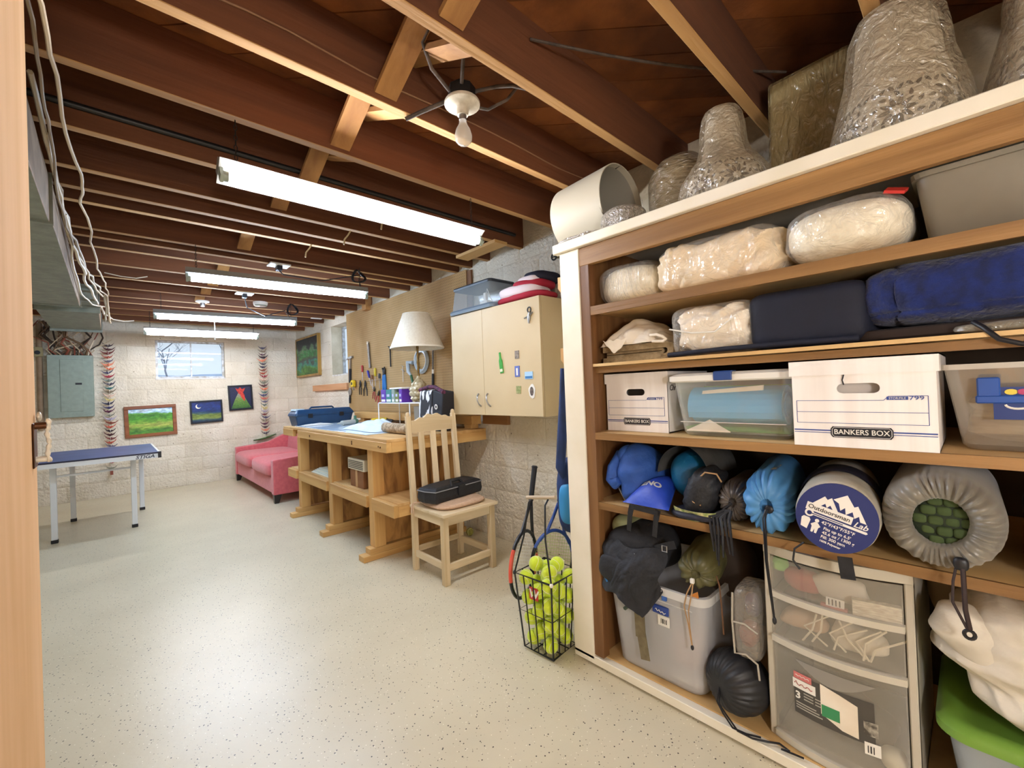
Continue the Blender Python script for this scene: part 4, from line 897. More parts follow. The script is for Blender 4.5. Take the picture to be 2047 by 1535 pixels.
def driver(label, y, z, cg, ang, l1=0.085, l2=0.11):
    r = thing('screwdriver', label, 'screwdriver', (TX, y, z-l2), group=GT); d = Vector((0, -math.sin(ang), -math.cos(ang))); p = Vector((TX, y, z))
    part('grip', MB().tube([p-d*l1, p-d*l1*0.9, p-d*l1*0.3, p], [0.010, 0.015, 0.014, 0.009], 8), mat('grip_'+cg, cg, 0.4), r, smooth=True)
    part('shank', MB().tube([p, p+d*l2], 0.0035, 6), m_steel, r); hook(r, y, z)
driver('red handled screwdriver on the pegboard', 5.215, 1.52, 'B03A34', 0.02)
driver('blue handled screwdriver tilted on the pegboard', 5.02, 1.44, '3A3A98', 0.45, 0.10)
driver('yellow and black handled screwdriver on the pegboard', 4.86, 1.45, 'D8C030', 0.0, 0.10)
driver('small dark handled screwdriver right of the yellow one', 4.755, 1.42, '4A4440', 0.0, 0.06, 0.12)
driver('thin brown handled screwdriver between blue and yellow ones', 4.95, 1.42, '8A5A3A', 0.1, 0.05, 0.12)
def pliers(label, y, z, cg, s=1.0, ang=0.0, open_=0.25):
    r = thing('pliers', label, 'pliers', (TX, y, z-0.14*s), group=GT); Rm = T(TX, y, z) @ Matrix.Rotation(ang, 4, 'X')
    part('jaws', MB().tube([(0, -0.010*s, -0.02*s), (0, -0.012*s, 0.015*s), (0, -0.003*s, 0.055*s)], [0.009*s, 0.009*s, 0.003*s], 6).tube([(0, 0.010*s, -0.02*s), (0, 0.012*s, 0.015*s), (0, 0.003*s, 0.055*s)], [0.009*s, 0.009*s, 0.003*s], 6).cyl((-0.008, 0, 0), (0.008, 0, 0), 0.011*s, n=10).xf(Rm), m_dsteel, r)
    for sg in (-1, 1):
        part('handle', MB().tube([(0, sg*0.008*s, -0.015*s), (0, sg*(0.02+open_*0.06)*s, -0.06*s), (0, sg*(0.016+open_*0.09)*s, -0.14*s)], [0.006*s, 0.008*s, 0.006*s], 8).xf(Rm), mat('grip_'+cg, cg, 0.45), r, smooth=True)
    hook(r, y, z-0.02)
pliers('black needle nose pliers at the left on the pegboard', 5.29, 1.37, '26221E', 0.95, 0.05, 0.15)
pliers('black open pliers next to the needle nose pliers', 5.145, 1.36, '26221E', 1.0, 0.0, 0.35)
pliers('red handled pliers low on the pegboard', 4.90, 1.29, '9A2A30', 0.8, 0.2, 0.2)
pliers('red and black snips lowest on the pegboard', 4.79, 1.24, 'C0404A', 0.85, 0.5, 0.25)
bp = thing('adjustable_pliers', 'large pliers with long bright blue handles on the pegboard', 'pliers', (TX, 4.635, 1.25), group=GT)
part('jaws', MB().tube([(TX, 4.625, 1.46), (TX, 4.63, 1.50), (TX, 4.655, 1.53), (TX, 4.68, 1.535)], [0.02, 0.022, 0.014, 0.006], 8).tube([(TX, 4.625, 1.47), (TX, 4.61, 1.51), (TX, 4.62, 1.55)], [0.016, 0.014, 0.006], 8), m_dsteel, bp, smooth=True)
for y0_, y1_ in ((4.650, 4.665), (4.615, 4.605)): part('handle', MB().tube([(TX, y0_, 1.46), (TX, y0_, 1.40), (TX, y1_, 1.25)], [0.012, 0.017, 0.013], 8), mat('grip_blue', '2474B8', 0.4), bp, smooth=True)
hook(bp, 4.635, 1.45)
tk = thing('tool_rack', 'wire rack holding the screwdrivers on the pegboard', 'rack', (PX, 4.9, 1.40))
part('rack_bar', MB().tube([(PX-0.028, 5.06, 1.405), (PX-0.028, 4.72, 1.405)], 0.003, 6).tube([(PX, 5.06, 1.405), (PX-0.028, 5.06, 1.405)], 0.003, 6).tube([(PX, 4.72, 1.405), (PX-0.028, 4.72, 1.405)], 0.003, 6), m_steel, tk)
sc_ = thing('brace_bit', 'small silver corkscrew hanging alone on the pegboard', 'corkscrew', (TX, 4.19, 1.36), group=GT)
part('rod', MB().tube([(TX, 4.19, 1.53), (TX, 4.195, 1.36)], 0.004, 6), m_steel, sc_); part('cross_handle', MB().tube([(TX, 4.23, 1.50), (TX, 4.16, 1.47)], 0.004, 6), m_steel, sc_); hook(sc_, 4.19, 1.53)
cw = thing('hose_coil', 'coil of clear grey tubing hanging behind the lamp', 'tubing', (TX, 3.80, 1.41), group=GT)
m_hose = mat('grey_hose', 'B4BEC2', 0.3)
for k in range(5):
    part('coil_loop', MB().tube([(PX-0.016-0.008*(k % 3), 3.80+(0.125-0.007*k)*math.cos(t), 1.560+(0.125-0.008*k)*math.sin(t)) for t in [2*PI*i/36 for i in range(36)]], 0.008, 6, closed=True), m_hose, cw, smooth=True)
part('hose_end', MB().tube([(PX-0.03, 3.95, 1.55), (PX-0.04, 4.03, 1.56), (PX-0.045, 4.02, 1.46), (PX-0.045, 3.97, 1.42)], [0.02, 0.026, 0.02, 0.012], 8), m_hose, cw, smooth=True)
part('valve', MB().tube([(PX-0.045, 3.97, 1.42), (PX-0.05, 3.93, 1.34)], 0.014, 8), mat('valve_green', '2E5A34', 0.5), cw, smooth=True); hook(cw, 3.80, 1.675)
pb_ = thing('probe_rod', 'thin black rod with a white collar right of the coil', 'rod', (TX, 3.60, 1.29), group=GT)
part('rod', MB().tube([(TX, 3.585, 1.70), (TX, 3.60, 1.45)], 0.006, 6), m_black, pb_); part('collar', MB().cyl((TX, 3.60, 1.46), (TX, 3.602, 1.42), 0.010), m_white, pb_); part('grip', MB().cyl((TX, 3.602, 1.42), (TX, 3.61, 1.29), 0.013, n=10), m_black, pb_); hook(pb_, 3.588, 1.67)

# ------------------------------------------------------------------ chair with cushion and bag
m_bare_z = wood('bare_wood_z', 'DCC8A4', 'C6AE86', 'z', 12, 0.7)
m_bare_x = wood('bare_wood_x', 'DCC8A4', 'C6AE86', 'x', 12, 0.7)
m_bare_y = wood('bare_wood_y', 'DCC8A4', 'C6AE86', 'y', 12, 0.7)
CX0, CX1, CY0, CY1 = 1.525, 1.955, 2.325, 2.735
ch = thing('wooden_chair', 'pale bare wood chair with a tall slatted back', 'chair', (1.74, 2.53, 0))
part('seat', B(CX0-0.01, CX1+0.015, CY0-0.02, CY1-0.005, 0.438, 0.460), m_bare_x, ch, bevel=0.006, seg=2)
for x in (CX0, CX1-0.042):
    part('leg', MB().hexa([(x, CY0, 0), (x+0.042, CY0, 0), (x+0.042, CY0+0.042, 0), (x, CY0+0.042, 0)], [(x, CY0, 0.438), (x+0.042, CY0, 0.438), (x+0.042, CY0+0.042, 0.438), (x, CY0+0.042, 0.438)]), m_bare_z, ch, bevel=0.003)
    a = [(x, CY1-0.036, 0), (x+0.038, CY1-0.036, 0), (x+0.038, CY1, 0), (x, CY1, 0)]
    b = [(x, CY1-0.036, 0.45), (x+0.038, CY1-0.036, 0.45), (x+0.038, CY1, 0.45), (x, CY1, 0.45)]
    c = [(x, CY1+0.012, 1.075), (x+0.036, CY1+0.012, 1.075), (x+0.036, CY1+0.040, 1.075), (x, CY1+0.040, 1.075)]
    part('back_post', MB().loft([a, b, c]), m_bare_z, ch, bevel=0.003)
    part('post_finial', blob((x+0.018, CY1+0.027, 1.082), (0.016, 0.013, 0.024), 0.9, 0.9, 12, 8), m_bare_z, ch, smooth=True)
top = [(CX0+0.036, 0.955), (CX1-0.042, 0.955), (CX1-0.042, 1.050), (CX1-0.075, 1.052), (CX1-0.10, 1.066), (CX1-0.13, 1.062), (1.78, 1.085), (1.74, 1.074), (1.70, 1.085), (CX0+0.14, 1.058), (CX0+0.11, 1.062), (CX0+0.07, 1.042), (CX0+0.036, 1.040)]
part('top_rail', MB().prism(top, lambda u, v, q: (u, q, v), CY1+0.008, CY1+0.030), m_bare_x, ch)
def by(z): return CY1-0.030+(z-0.45)/0.625*0.046
for i in range(3):
    x = CX0+0.038+0.054+i*0.099
    part('back_slat', MB().hexa([(x, by(0.46), 0.46), (x+0.045, by(0.46), 0.46), (x+0.045, by(0.46)+0.016, 0.46), (x, by(0.46)+0.016, 0.46)], [(x, by(0.957), 0.957), (x+0.045, by(0.957), 0.957), (x+0.045, by(0.957)+0.016, 0.957), (x, by(0.957)+0.016, 0.957)]), m_bare_z, ch, bevel=0.002)
part('seat_rail', B(CX0+0.042, CX1-0.042, CY0+0.008, CY0+0.028, 0.378, 0.438), m_bare_x, ch)
part('seat_rail', B(CX0+0.008, CX0+0.028, CY0+0.042, CY1-0.036, 0.378, 0.438), m_bare_y, ch)
part('seat_rail', B(CX1-0.030, CX1-0.010, CY0+0.042, CY1-0.036, 0.378, 0.438), m_bare_y, ch)
part('stretcher', B(CX0+0.042, CX1-0.042, CY0+0.01, CY0+0.03, 0.085, 0.130), m_bare_x, ch, bevel=0.002)
part('stretcher', B(CX0+0.010, CX0+0.030, CY0+0.042, CY1-0.036, 0.095, 0.140), m_bare_y, ch, bevel=0.002)
part('stretcher', B(CX1-0.032, CX1-0.012, CY0+0.042, CY1-0.036, 0.095, 0.140), m_bare_y, ch, bevel=0.002)
part('stretcher', B(CX0+0.042, CX1-0.042, CY1-0.026, CY1-0.010, 0.12, 0.16), m_bare_x, ch, bevel=0.002)
cu = thing('seat_cushion', 'thin pinkish beige seat pad tied to the wooden chair', 'cushion', (1.745, 2.53, 0.4605))
m_pad = mat('pad_fabric', 'CDAE92', 0.9, c2='C2A286', nz=60, bump=0.15, bscale=150)
part('pad', blob((1.745, 2.525, 0.4775), (0.195, 0.168, 0.021), 0.5, 0.55, 44, 14, 0.01, 8, 1, 0.4608), m_pad, cu, smooth=True)
part('piping', MB().tube([(1.745+0.196*math.copysign(abs(math.cos(t))**0.55, math.cos(t)), 2.525+0.169*math.copysign(abs(math.sin(t))**0.55, math.sin(t)), 0.478) for t in [2*PI*k/64 for k in range(64)]], 0.004, 6, closed=True), m_pad, cu, smooth=True)
part('tie', MB().tube([(1.56, 2.66, 0.475), (1.535, 2.695, 0.474), (1.515, 2.69, 0.47), (1.505, 2.685, 0.44), (1.50, 2.68, 0.41)], 0.005, 6).tube([(1.535, 2.695, 0.474), (1.512, 2.675, 0.45), (1.512, 2.67, 0.40)], 0.004, 6), m_pad, cu, smooth=True)
bk = thing('black_case', 'black padded case with grey piping lying on the chair', 'bag', (1.75, 2.56, 0.499), 0.16)
m_bagb = mat('black_nylon', '131316', 0.6, c2='1E1E22', nz=30, bump=0.2, bscale=60)
cs = [(-0.215, -0.085), (0.215, -0.10), (0.235, -0.02), (0.235, 0.085), (0.06, 0.115), (-0.12, 0.115), (-0.225, 0.085), (-0.235, 0.0)]
part('case_body', MB().loft([[(u*0.99, v*0.97, 0.0005) for u, v in cs], [(u*1.02, v*1.03, 0.03) for u, v in cs], [(u, v, 0.080) for u, v in cs], [(u*0.96, v*0.92, 0.094) for u, v in cs], [(u*0.82, v*0.7, 0.101) for u, v in cs]]), m_bagb, bk, world=False, bevel=0.006, seg=2)
part('piping', MB().tube([(u*1.012, v*1.02, 0.078) for u, v in cs], 0.0035, 6, closed=True), mat('grey_piping', '8A8A8C', 0.5), bk, world=False, smooth=True)
part('carry_handle', MB().tube([(-0.07, -0.085, 0.085), (-0.05, -0.055, 0.118), (0.03, -0.055, 0.120), (0.06, -0.08, 0.085)], 0.010, 8), m_bagb, bk, world=False, smooth=True)
part('flap', MB().box(-0.02, 0.045, -0.105, -0.098, 0.02, 0.09), m_bagb, bk, world=False)
m_ball = mat('tennis_felt', 'D8EA3A', 0.95, c2='C8DA2C', nz=40, bump=0.2, bscale=300, sheen=0.4)
m_dull = mat('old_felt', 'A8A24E', 0.95, c2='8A8444', nz=40)
m_seam = mat('ball_seam', 'E8EAC0', 0.7)
def seam_pts(r, n=40):
    out = []
    for k in range(n):
        t = 2*PI*k/n; a = 0.44; x = math.cos(t)*(1-a)+a*math.cos(3*t)*0.62; y = math.sin(t)*(1-a)-a*math.sin(3*t)*0.62; z = 2*math.sqrt(a*(1-a))*math.sin(2*t)*0.62
        out.append(Vector((x, y, z)).normalized()*r)
    return out
def ball_parts(r0, m, rot):
    b = blob((0, 0, 0), (0.033, 0.033, 0.033), 1, 1, 20, 14)
    part('felt', b, m, r0, world=False, smooth=True); part('seam', MB().tube(seam_pts(0.0331), 0.0011, 4, closed=True).xf(rot), m_seam, r0, world=False)
ob = thing('tennis_ball', 'single old tennis ball on the floor behind the chair', 'ball', (2.22, 2.98, 0.034)); ball_parts(ob, m_dull, Rz(0.4))

# ------------------------------------------------------------------ wall cabinet with magnets
m_cab = mat('cabinet_laminate', 'CDB78E', 0.55, c2='C9B288', nz=4)
m_cabs = mat('cabinet_edge', 'CDB07C', 0.55)
KX, KY0, KY1, KZ0, KZ1 = 2.05, 1.91, 2.905, 1.052, 1.850
kb = thing('wall_cabinet', 'beige two door wall cabinet with chrome handles', 'cabinet', (2.2, 2.4, KZ0))
part('carcass', B(KX+0.02, XR-0.006, KY0, KY1, KZ0, KZ1), m_cab, kb)
ym = 2.505
for y0_, y1_, hy in ((KY0+0.001, ym-0.0015, ym-0.05), (ym+0.0015, KY1-0.001, ym+0.06)):
    d = part('cabinet_door', B(KX, KX+0.0185, y0_, y1_, KZ0+0.002, KZ1-0.002), m_cab, kb, bevel=0.0012)
    part('handle', MB().tube([(KX, hy+0.012, 1.215), (KX-0.018, hy+0.006, 1.20), (KX-0.028, hy-0.004, 1.165), (KX-0.018, hy-0.012, 1.135), (KX, hy-0.016, 1.12)], [0.006, 0.005, 0.005, 0.005, 0.006], 8), m_steel, d, smooth=True)
solo('wall_ledger', 'short wood block under the wall cabinet at the bench end', 'wood block', B(2.31, XR-0.007, 2.55, 2.86, 0.955, 1.045), wood('dark_block', '9A6A38', '7E5228', 'y', 9))
def plate(name, label, cat, y0_, y1_, z0_, z1_, m, rot=0.0):
    yc, zc = (y0_+y1_)/2, (z0_+z1_)/2
    return solo(name, label, cat, B(KX-0.004, KX-0.0005, y0_, y1_, z0_, z1_).xf(T(0, yc, zc) @ Matrix.Rotation(rot, 4, 'X') @ T(0, -yc, -zc)), m)
GM = 'magnets on the cabinet door'
bo = thing('bottle_opener', 'small metal figure bottle opener high on the cabinet door', 'magnet', (KX, 2.0, 1.67), group=GM)
part('ring', MB().tube([(KX-0.006, 1.998+0.016*math.cos(t), 1.765+0.018*math.sin(t)) for t in [2*PI*k/16 for k in range(16)]], 0.004, 6, closed=True), m_dsteel, bo, smooth=True)
part('figure', MB().tube([(KX-0.007, 1.998, 1.747), (KX-0.008, 2.00, 1.715), (KX-0.008, 2.004, 1.675)], [0.007, 0.013, 0.004], 8).tube([(KX-0.008, 2.045, 1.715), (KX-0.009, 2.0, 1.722), (KX-0.008, 1.965, 1.745)], [0.004, 0.008, 0.004], 6), m_steel, bo, smooth=True)
bt = thing('bottle_magnet', 'green bottle shaped magnet on the cabinet door', 'magnet', (KX, 2.3, 1.37), group=GM)
bpoly = [(-0.016, -0.075), (0.016, -0.075), (0.016, 0.015), (0.007, 0.035), (0.007, 0.075), (-0.007, 0.075), (-0.007, 0.035), (-0.016, 0.015)]
cR = T(0, 2.303, 1.433) @ Matrix.Rotation(-0.12, 4, 'X')
part('bottle', MB().prism(bpoly, lambda u, v, q: (q, u, v), KX-0.008, KX-0.0005).xf(cR), mat('bottle_green', '3E9A3A', 0.3), bt)
part('bottle_label', B(KX-0.009, KX-0.0078, -0.014, 0.014, -0.065, -0.045).xf(cR), mat('label_cream', 'E0E0C0', 0.5), bt)
plate('photo_magnet', 'grey picture magnet, top one on the cabinet door', 'magnet', 2.115, 2.155, 1.45, 1.505, mat('mag_grey', '9A8A76', 0.5, c2='5A4A3C', nz=60)).__setitem__('group', GM)
m2 = plate('photo_magnet', 'blue and white tower magnet below the grey one', 'magnet', 2.115, 2.162, 1.325, 1.40, mat('mag_blue', '5A6AB0', 0.4)); m2['group'] = GM
part('tower_print', B(KX-0.0055, KX-0.0038, 2.130, 2.146, 1.335, 1.385), m_white, m2)
m3 = plate('photo_magnet', 'wide light blue skyline magnet on the cabinet door', 'magnet', 1.990, 2.065, 1.305, 1.355, mat('mag_sky', 'A8CCE8', 0.4)); m3['group'] = GM
part('skyline_print', B(KX-0.0055, KX-0.0038, 1.995, 2.06, 1.310, 1.325), mat('mag_sea', '3A78B0', 0.4), m3)
m4 = plate('photo_magnet', 'olive green picture magnet, lowest left on the cabinet door', 'magnet', 2.11, 2.155, 1.21, 1.262, mat('mag_olive', '7A8A4A', 0.5, c2='B0AA78', nz=60), 0.05); m4['group'] = GM
m5 = solo('cat_magnet', 'white edged oval cat magnet at the lower right of the cabinet door', 'magnet', MB().prism([(0.030*math.cos(t)*(1+0.12*math.sin(5*t)), 0.048*math.sin(t)*(1+0.1*math.cos(3*t))) for t in [2*PI*k/18 for k in range(18)]], lambda u, v, q: (q, 2.004+u, 1.223+v), KX-0.004, KX-0.0005), m_white, GM)
part('cat_print', MB().prism([(0.017*math.cos(t), 0.030*math.sin(t)) for t in [2*PI*k/14 for k in range(14)]], lambda u, v, q: (q, 2.004+u, 1.223+v), KX-0.0055, KX-0.0038), mat('cat_brown', '3A3230', 0.5, c2='7A6A5C', nz=60), m5)

# --- on top of the cabinet
ub = thing('storage_bin', 'clear plastic bin with a grey lid upside down on the wall cabinet', 'bin', (2.17, 2.63, KZ1))
m_bluegrey = mat('lid_bluegrey', '6E7E8C', 0.35)
part('bin_lid', MB().loft([rrect(2.18, 2.63, 0.30, 0.53, 0.03, KZ1+0.0008), rrect(2.18, 2.63, 0.31, 0.54, 0.03, KZ1+0.02), rrect(2.18, 2.63, 0.29, 0.52, 0.03, KZ1+0.035)]), m_bluegrey, ub)
m_tint = mat('tinted_clear', 'A9B6BC', 0.1, alpha=0.42)
part('bin_wall', MB().loft([rrect(2.18, 2.63, 0.28, 0.50, 0.03, KZ1+0.036), rrect(2.18, 2.63, 0.25, 0.46, 0.03, 2.06)], False, True), m_tint, ub, smooth=True)
part('bin_rim', MB().loft([rrect(2.18, 2.63, 0.262, 0.472, 0.03, 2.045), rrect(2.18, 2.63, 0.27, 0.48, 0.03, 2.058), rrect(2.18, 2.63, 0.262, 0.472, 0.03, 2.067)]), mat('dark_rim', '2A3036', 0.4), ub)
ad = thing('power_adapter', 'white plug adapter lying inside the clear bin', 'adapter', (2.10, 2.50, KZ1+0.036))
part('adapter_body', B(2.08, 2.13, 2.47, 2.56, KZ1+0.037, KZ1+0.07), m_white, ad, bevel=0.004); part('adapter_plug', B(2.085, 2.11, 2.49, 2.52, KZ1+0.07, KZ1+0.13), m_white, ad, bevel=0.003)
part('adapter_cord', MB().tube([(2.10, 2.5, KZ1+0.13), (2.10, 2.49, 2.01), (2.12, 2.47, 1.93), (2.13, 2.45, KZ1+0.04)], 0.003, 6), m_white, ad, smooth=True)
fl = thing('flag_bundle', 'folded red white and navy flag cloth on the wall cabinet', 'flag', (2.17, 2.12, KZ1))
def lump(x0, x1, y0, y1, z0, h, seed): return blob(((x0+x1)/2, (y0+y1)/2, z0+h*0.5), ((x1-x0)/2, (y1-y0)/2, h*0.5), 0.6, 0.7, 36, 18, 0.12, 9, seed, z0)
part('red_fold', lump(2.06, 2.33, 1.93, 2.40, KZ1+0.001, 0.06, 1), mat('flag_red', 'A81E34', 0.8), fl, smooth=True)
part('white_fold', lump(2.05, 2.30, 1.97, 2.36, KZ1+0.03, 0.09, 2), mat('flag_white', 'E6D8DC', 0.8), fl, smooth=True)
part('red_fold', lump(2.07, 2.32, 1.95, 2.22, KZ1+0.075, 0.07, 3), mat('flag_red', 'A81E34', 0.8), fl, smooth=True)
part('white_fold', lump(2.08, 2.31, 1.96, 2.18, KZ1+0.11, 0.06, 4), mat('flag_white', 'E6D8DC', 0.8), fl, smooth=True)
part('navy_fold', lump(2.10, 2.34, 1.93, 2.12, KZ1+0.12, 0.075, 5), mat('flag_navy', '1A1C30', 0.8), fl, smooth=True)

# --- water pipe with valve on the wall behind the shelf
pp = thing('water_pipe', 'dull vertical water pipe with a small valve on the right wall', 'pipe', (2.31, 1.98, 1.86))
m_pipe = mat('pipe_paint', '8C8468', 0.6, 0.2, c2='6A644E', nz=25)
part('pipe_run', MB().tube([(2.315, 1.89, 1.7), (2.315, 1.89, 2.315)], 0.016, 12), m_pipe, pp, smooth=True)
part('valve_body', MB().tube([(2.315, 1.89, 2.14), (2.25, 1.93, 2.14)], 0.012, 10).cyl((2.315, 1.89, 2.12), (2.315, 1.89, 2.16), 0.022), m_pipe, pp, smooth=True)
part('valve_wheel', MB().tube([(2.245+0.0*k, 1.935+0.022*math.cos(t), 2.14+0.022*math.sin(t)) for k, t in enumerate([2*PI*i/14 for i in range(14)])], 0.006, 6, closed=True).tube([(2.245, 1.913, 2.14), (2.245, 1.957, 2.14)], 0.004, 5), m_dsteel, pp, smooth=True)
# ------------------------------------------------------------------ big storage shelf on the right
SXF, SXB, SYE, SYR = 1.54, 2.30, 1.295, -0.75        # front, back, far end, near end
m_cream = mat('cream_paint', 'F0E8D6', 0.5, c2='E8DFC8', nz=5)
m_swood = wood('shelf_wood_y', 'A07848', '7E5A30', 'y', 12, 0.55)
m_swood_z = wood('shelf_wood_z', '805A34', '643F20', 'z', 12, 0.55)
m_sply = mat('shelf_ply', 'DDBC86', 0.55, c2='CCA66C', nz=7, stretch=(1, 0.15, 1), detail=6)
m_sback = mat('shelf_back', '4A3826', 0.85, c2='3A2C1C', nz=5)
su = thing('storage_shelf', 'tall built in wooden storage shelf with a cream painted face frame', 'shelf', (1.9, 0.3, 0))
part('stile', B(SXF, SXF+0.022, 1.186, SYE, 0.032, 1.862), m_cream, su, bevel=0.002)
part('inner_stile', B(SXF+0.006, SXF+0.05, 1.137, 1.186, 0.052, 1.862), m_swood_z, su, bevel=0.002)
part('side_panel', B(SXF+0.022, SXB, 1.27, 1.29, 0.0, 1.885), m_cream, su)
part('inner_side', B(SXF+0.05, SXB-0.012, 1.16, 1.27, 0.052, 1.885), m_swood_z, su)
part('side_panel', B(SXF+0.022, SXB, SYR, SYR+0.02, 0.0, 1.885), m_cream, su)
part('stile', B(SXF, SXF+0.022, SYR, SYR+0.11, 0.032, 1.862), m_cream, su, bevel=0.002)
part('back_panel', B(SXB-0.012, SXB, SYR+0.02, 1.27, 0.05, 1.885), m_sback, su)
part('top_trim', B(SXF-0.018, SXF+0.02, SYR-0.02, 1.322, 1.863, 1.906), m_cream, su, bevel=0.003)
part('top_board', B(SXF+0.02, SXB, SYR, 1.31, 1.886, 1.905), m_cream, su)
part('top_rail', B(SXF+0.004, SXF+0.03, SYR, 1.186, 1.780, 1.862), m_swood, su, bevel=0.002)
part('shelf_board', B(SXF+0.02, SXB-0.012, SYR+0.02, 1.16, 1.572, 1.594), m_sply, su)
part('shelf_edge', B(SXF+0.008, SXF+0.02, SYR+0.02, 1.137, 1.556, 1.594), m_swood, su)
part('shelf_board', B(SXF+0.010, SXB-0.012, SYR+0.02, 1.16, 1.329, 1.341), m_sply, su)
part('shelf_edge', B(SXF+0.030, SXF+0.05, SYR+0.02, 1.137, 1.301, 1.325), m_swood, su)
part('shelf_board', B(SXF+0.02, SXB-0.012, SYR+0.02, 1.16, 1.020, 1.040), m_sply, su)
part('shelf_edge', B(SXF+0.008, SXF+0.02, SYR+0.02, 1.137, 1.010, 1.040), m_swood, su)
part('shelf_board', B(SXF+0.02, SXB-0.012, SYR+0.02, 1.16, 0.716, 0.736), m_sply, su)
part('shelf_edge', B(SXF+0.010, SXF+0.02, SYR+0.02, 1.137, 0.706, 0.736), m_swood, su)
part('shelf_board', B(SXF+0.035, SXB-0.012, SYR+0.02, 1.27, 0.028, 0.050), m_sply, su)
part('base_strip', B(SXF, SXF+0.035, SYR, SYE, 0.012, 0.046), m_cream, su, bevel=0.002)
part('base_foot', B(SXF+0.03, SXB-0.02, SYR+0.02, 1.26, 0.0, 0.027), m_swood, su)
for z0_, z1_ in ((1.665, 1.775), (1.325, 1.43)):
    part('side_bracket', MB().prism([(0, 0), (0.014, 0), (0.055, 0.05), (0.055, 0.105), (0, 0.105)], lambda u, v, q: (q, 1.29+u, z0_+v), 1.58, 1.62), m_pine_z, su)

ZT, Z1, Z2, Z3, Z4, Z5 = 1.906, 1.5945, 1.3415, 1.0405, 0.7365, 0.0505
wrap = wrap_mat('clear_wrap', base=0.06, edge=0.42, rough=0.05, bump=1.0, bscale=16)
wrap_st = wrap_mat('clear_wrap_streaked', base=0.08, edge=0.45, rough=0.06, bscale=14, bst=(1, 4, 0.6), bump=1.0)
bubble = wrap_mat('bubble_wrap', 'CDC0A6', 0.42, 0.75, 0.2, 0.9, 60)
m_fluff = mat('white_fluff', 'E6DEC8', 0.95, c2='D6CCB2', nz=30, bump=0.3, bscale=40)
m_cream_cl = mat('cream_cotton', 'E4D2B4', 0.9, c2='D8C4A2', nz=8, bump=0.1, bscale=60)
def ridg(p, d, f, amp, seed=0): return amp*(0.5-abs(nz3((p.dot(Vector(d))*f, p.y*2, p.z*2), 1.0, seed)))
# --- top row inside
a = thing('bagged_pillow', 'white pillow in clear plastic at the far end of the top shelf', 'pillow', (1.75, 1.0, Z1))
part('pillow', blob((1.75, 1.005, Z1+0.088), (0.15, 0.142, 0.082), 0.6, 0.6, 40, 24, 0.08, 8, 1, Z1+0.004), m_fluff, a, smooth=True)
part('plastic_cover', blob((1.75, 1.005, Z1+0.091), (0.163, 0.150, 0.088), 0.55, 0.55, 40, 24, 0.05, 9, 2, Z1+0.001), wrap_st, a, smooth=True)
a = thing('bagged_comforter', 'cream folded comforter in a clear bag on the top shelf', 'comforter', (1.75, 0.63, Z1))
dd = lambda p: 0.30*(0.4-abs(nz3((p.y*13+p.z*14, p.z*4, p.x*3), 1.0, 5)))+0.10*(0.4-abs(nz3((p.y*34-p.z*20, p.x*6, 1), 1.0, 6)))
part('comforter', blob((1.76, 0.63, Z1+0.090), (0.17, 0.205, 0.086), 0.45, 0.45, 110, 60, 0.05, 5, 3, Z1+0.004, disp=dd), m_cream_cl, a, smooth=True)
part('plastic_cover', blob((1.755, 0.63, Z1+0.093), (0.190, 0.220, 0.091), 0.4, 0.4, 90, 50, 0.06, 8, 4, Z1+0.001, 0.03, 32), wrap, a, smooth=True)
a = thing('bagged_pillow', 'puffy white pillow in clear plastic with a red tag on the top shelf', 'pillow', (1.72, 0.25, Z1))
part('pillow', blob((1.72, 0.252, Z1+0.090), (0.18, 0.152, 0.084), 0.75, 0.7, 44, 26, 0.05, 6, 6, Z1+0.004), m_fluff, a, smooth=True)
part('plastic_cover', blob((1.717, 0.252, Z1+0.093), (0.195, 0.160, 0.089), 0.7, 0.65, 90, 50, 0.05, 8, 7, Z1+0.001, 0.025, 30), wrap, a, smooth=True)
part('red_tag', B(1.565, 1.60, 0.105, 0.150, Z1+0.150, Z1+0.158).xf(T(1.58, 0.127, Z1+0.154) @ Matrix.Rotation(0.35, 4, 'X') @ Matrix.Rotation(-0.5, 4, 'Y') @ T(-1.58, -0.127, -Z1-0.154)), mat('red_tag', 'C23028', 0.5), a)
def bin_mb(cx, cy, w, d, z0, z1, tp=0.02, r=0.03, wall=0.003):
    o = [rrect(cx, cy, w-2*tp-0.02, d-2*tp-0.02, r, z0), rrect(cx, cy, w-2*tp, d-2*tp, r, z0+0.012), rrect(cx, cy, w, d, r, z1)]
    i = [rrect(cx, cy, w-2*wall, d-2*wall, r, z1), rrect(cx, cy, w-2*tp-2*wall, d-2*tp-2*wall, r, z0+0.014)]
    return MB().loft(o+i, True, True)
def rim_mb(cx, cy, w, d, z, h=0.014, ex=0.014, r=0.03):
    return MB().loft([rrect(cx, cy, w, d, r, z-h), rrect(cx, cy, w+ex, d+ex, r, z-h), rrect(cx, cy, w+ex, d+ex, r, z), rrect(cx, cy, w-0.004, d-0.004, r, z), rrect(cx, cy, w-0.004, d-0.004, r, z-h)], False, False)
m_frost = mat('frosted_plastic', 'CFCBC0', 0.35, alpha=0.48, c2='C2BEB2', nz=4)
m_grbin = mat('grey_frosted', '8E8676', 0.35, alpha=0.75, c2='7E7666', nz=4)
a = thing('storage_bin', 'grey translucent bin at the near end of the top shelf', 'bin', (1.80, -0.16, Z1))
part('bin_body', bin_mb(1.80, -0.16, 0.42, 0.50, Z1+0.0008, Z1+0.175), m_grbin, a, smooth=True)
part('bin_lid', MB().loft([rrect(1.80, -0.16, 0.435, 0.515, 0.03, Z1+0.172), rrect(1.80, -0.16, 0.44, 0.52, 0.03, Z1+0.185)]), m_grbin, a)
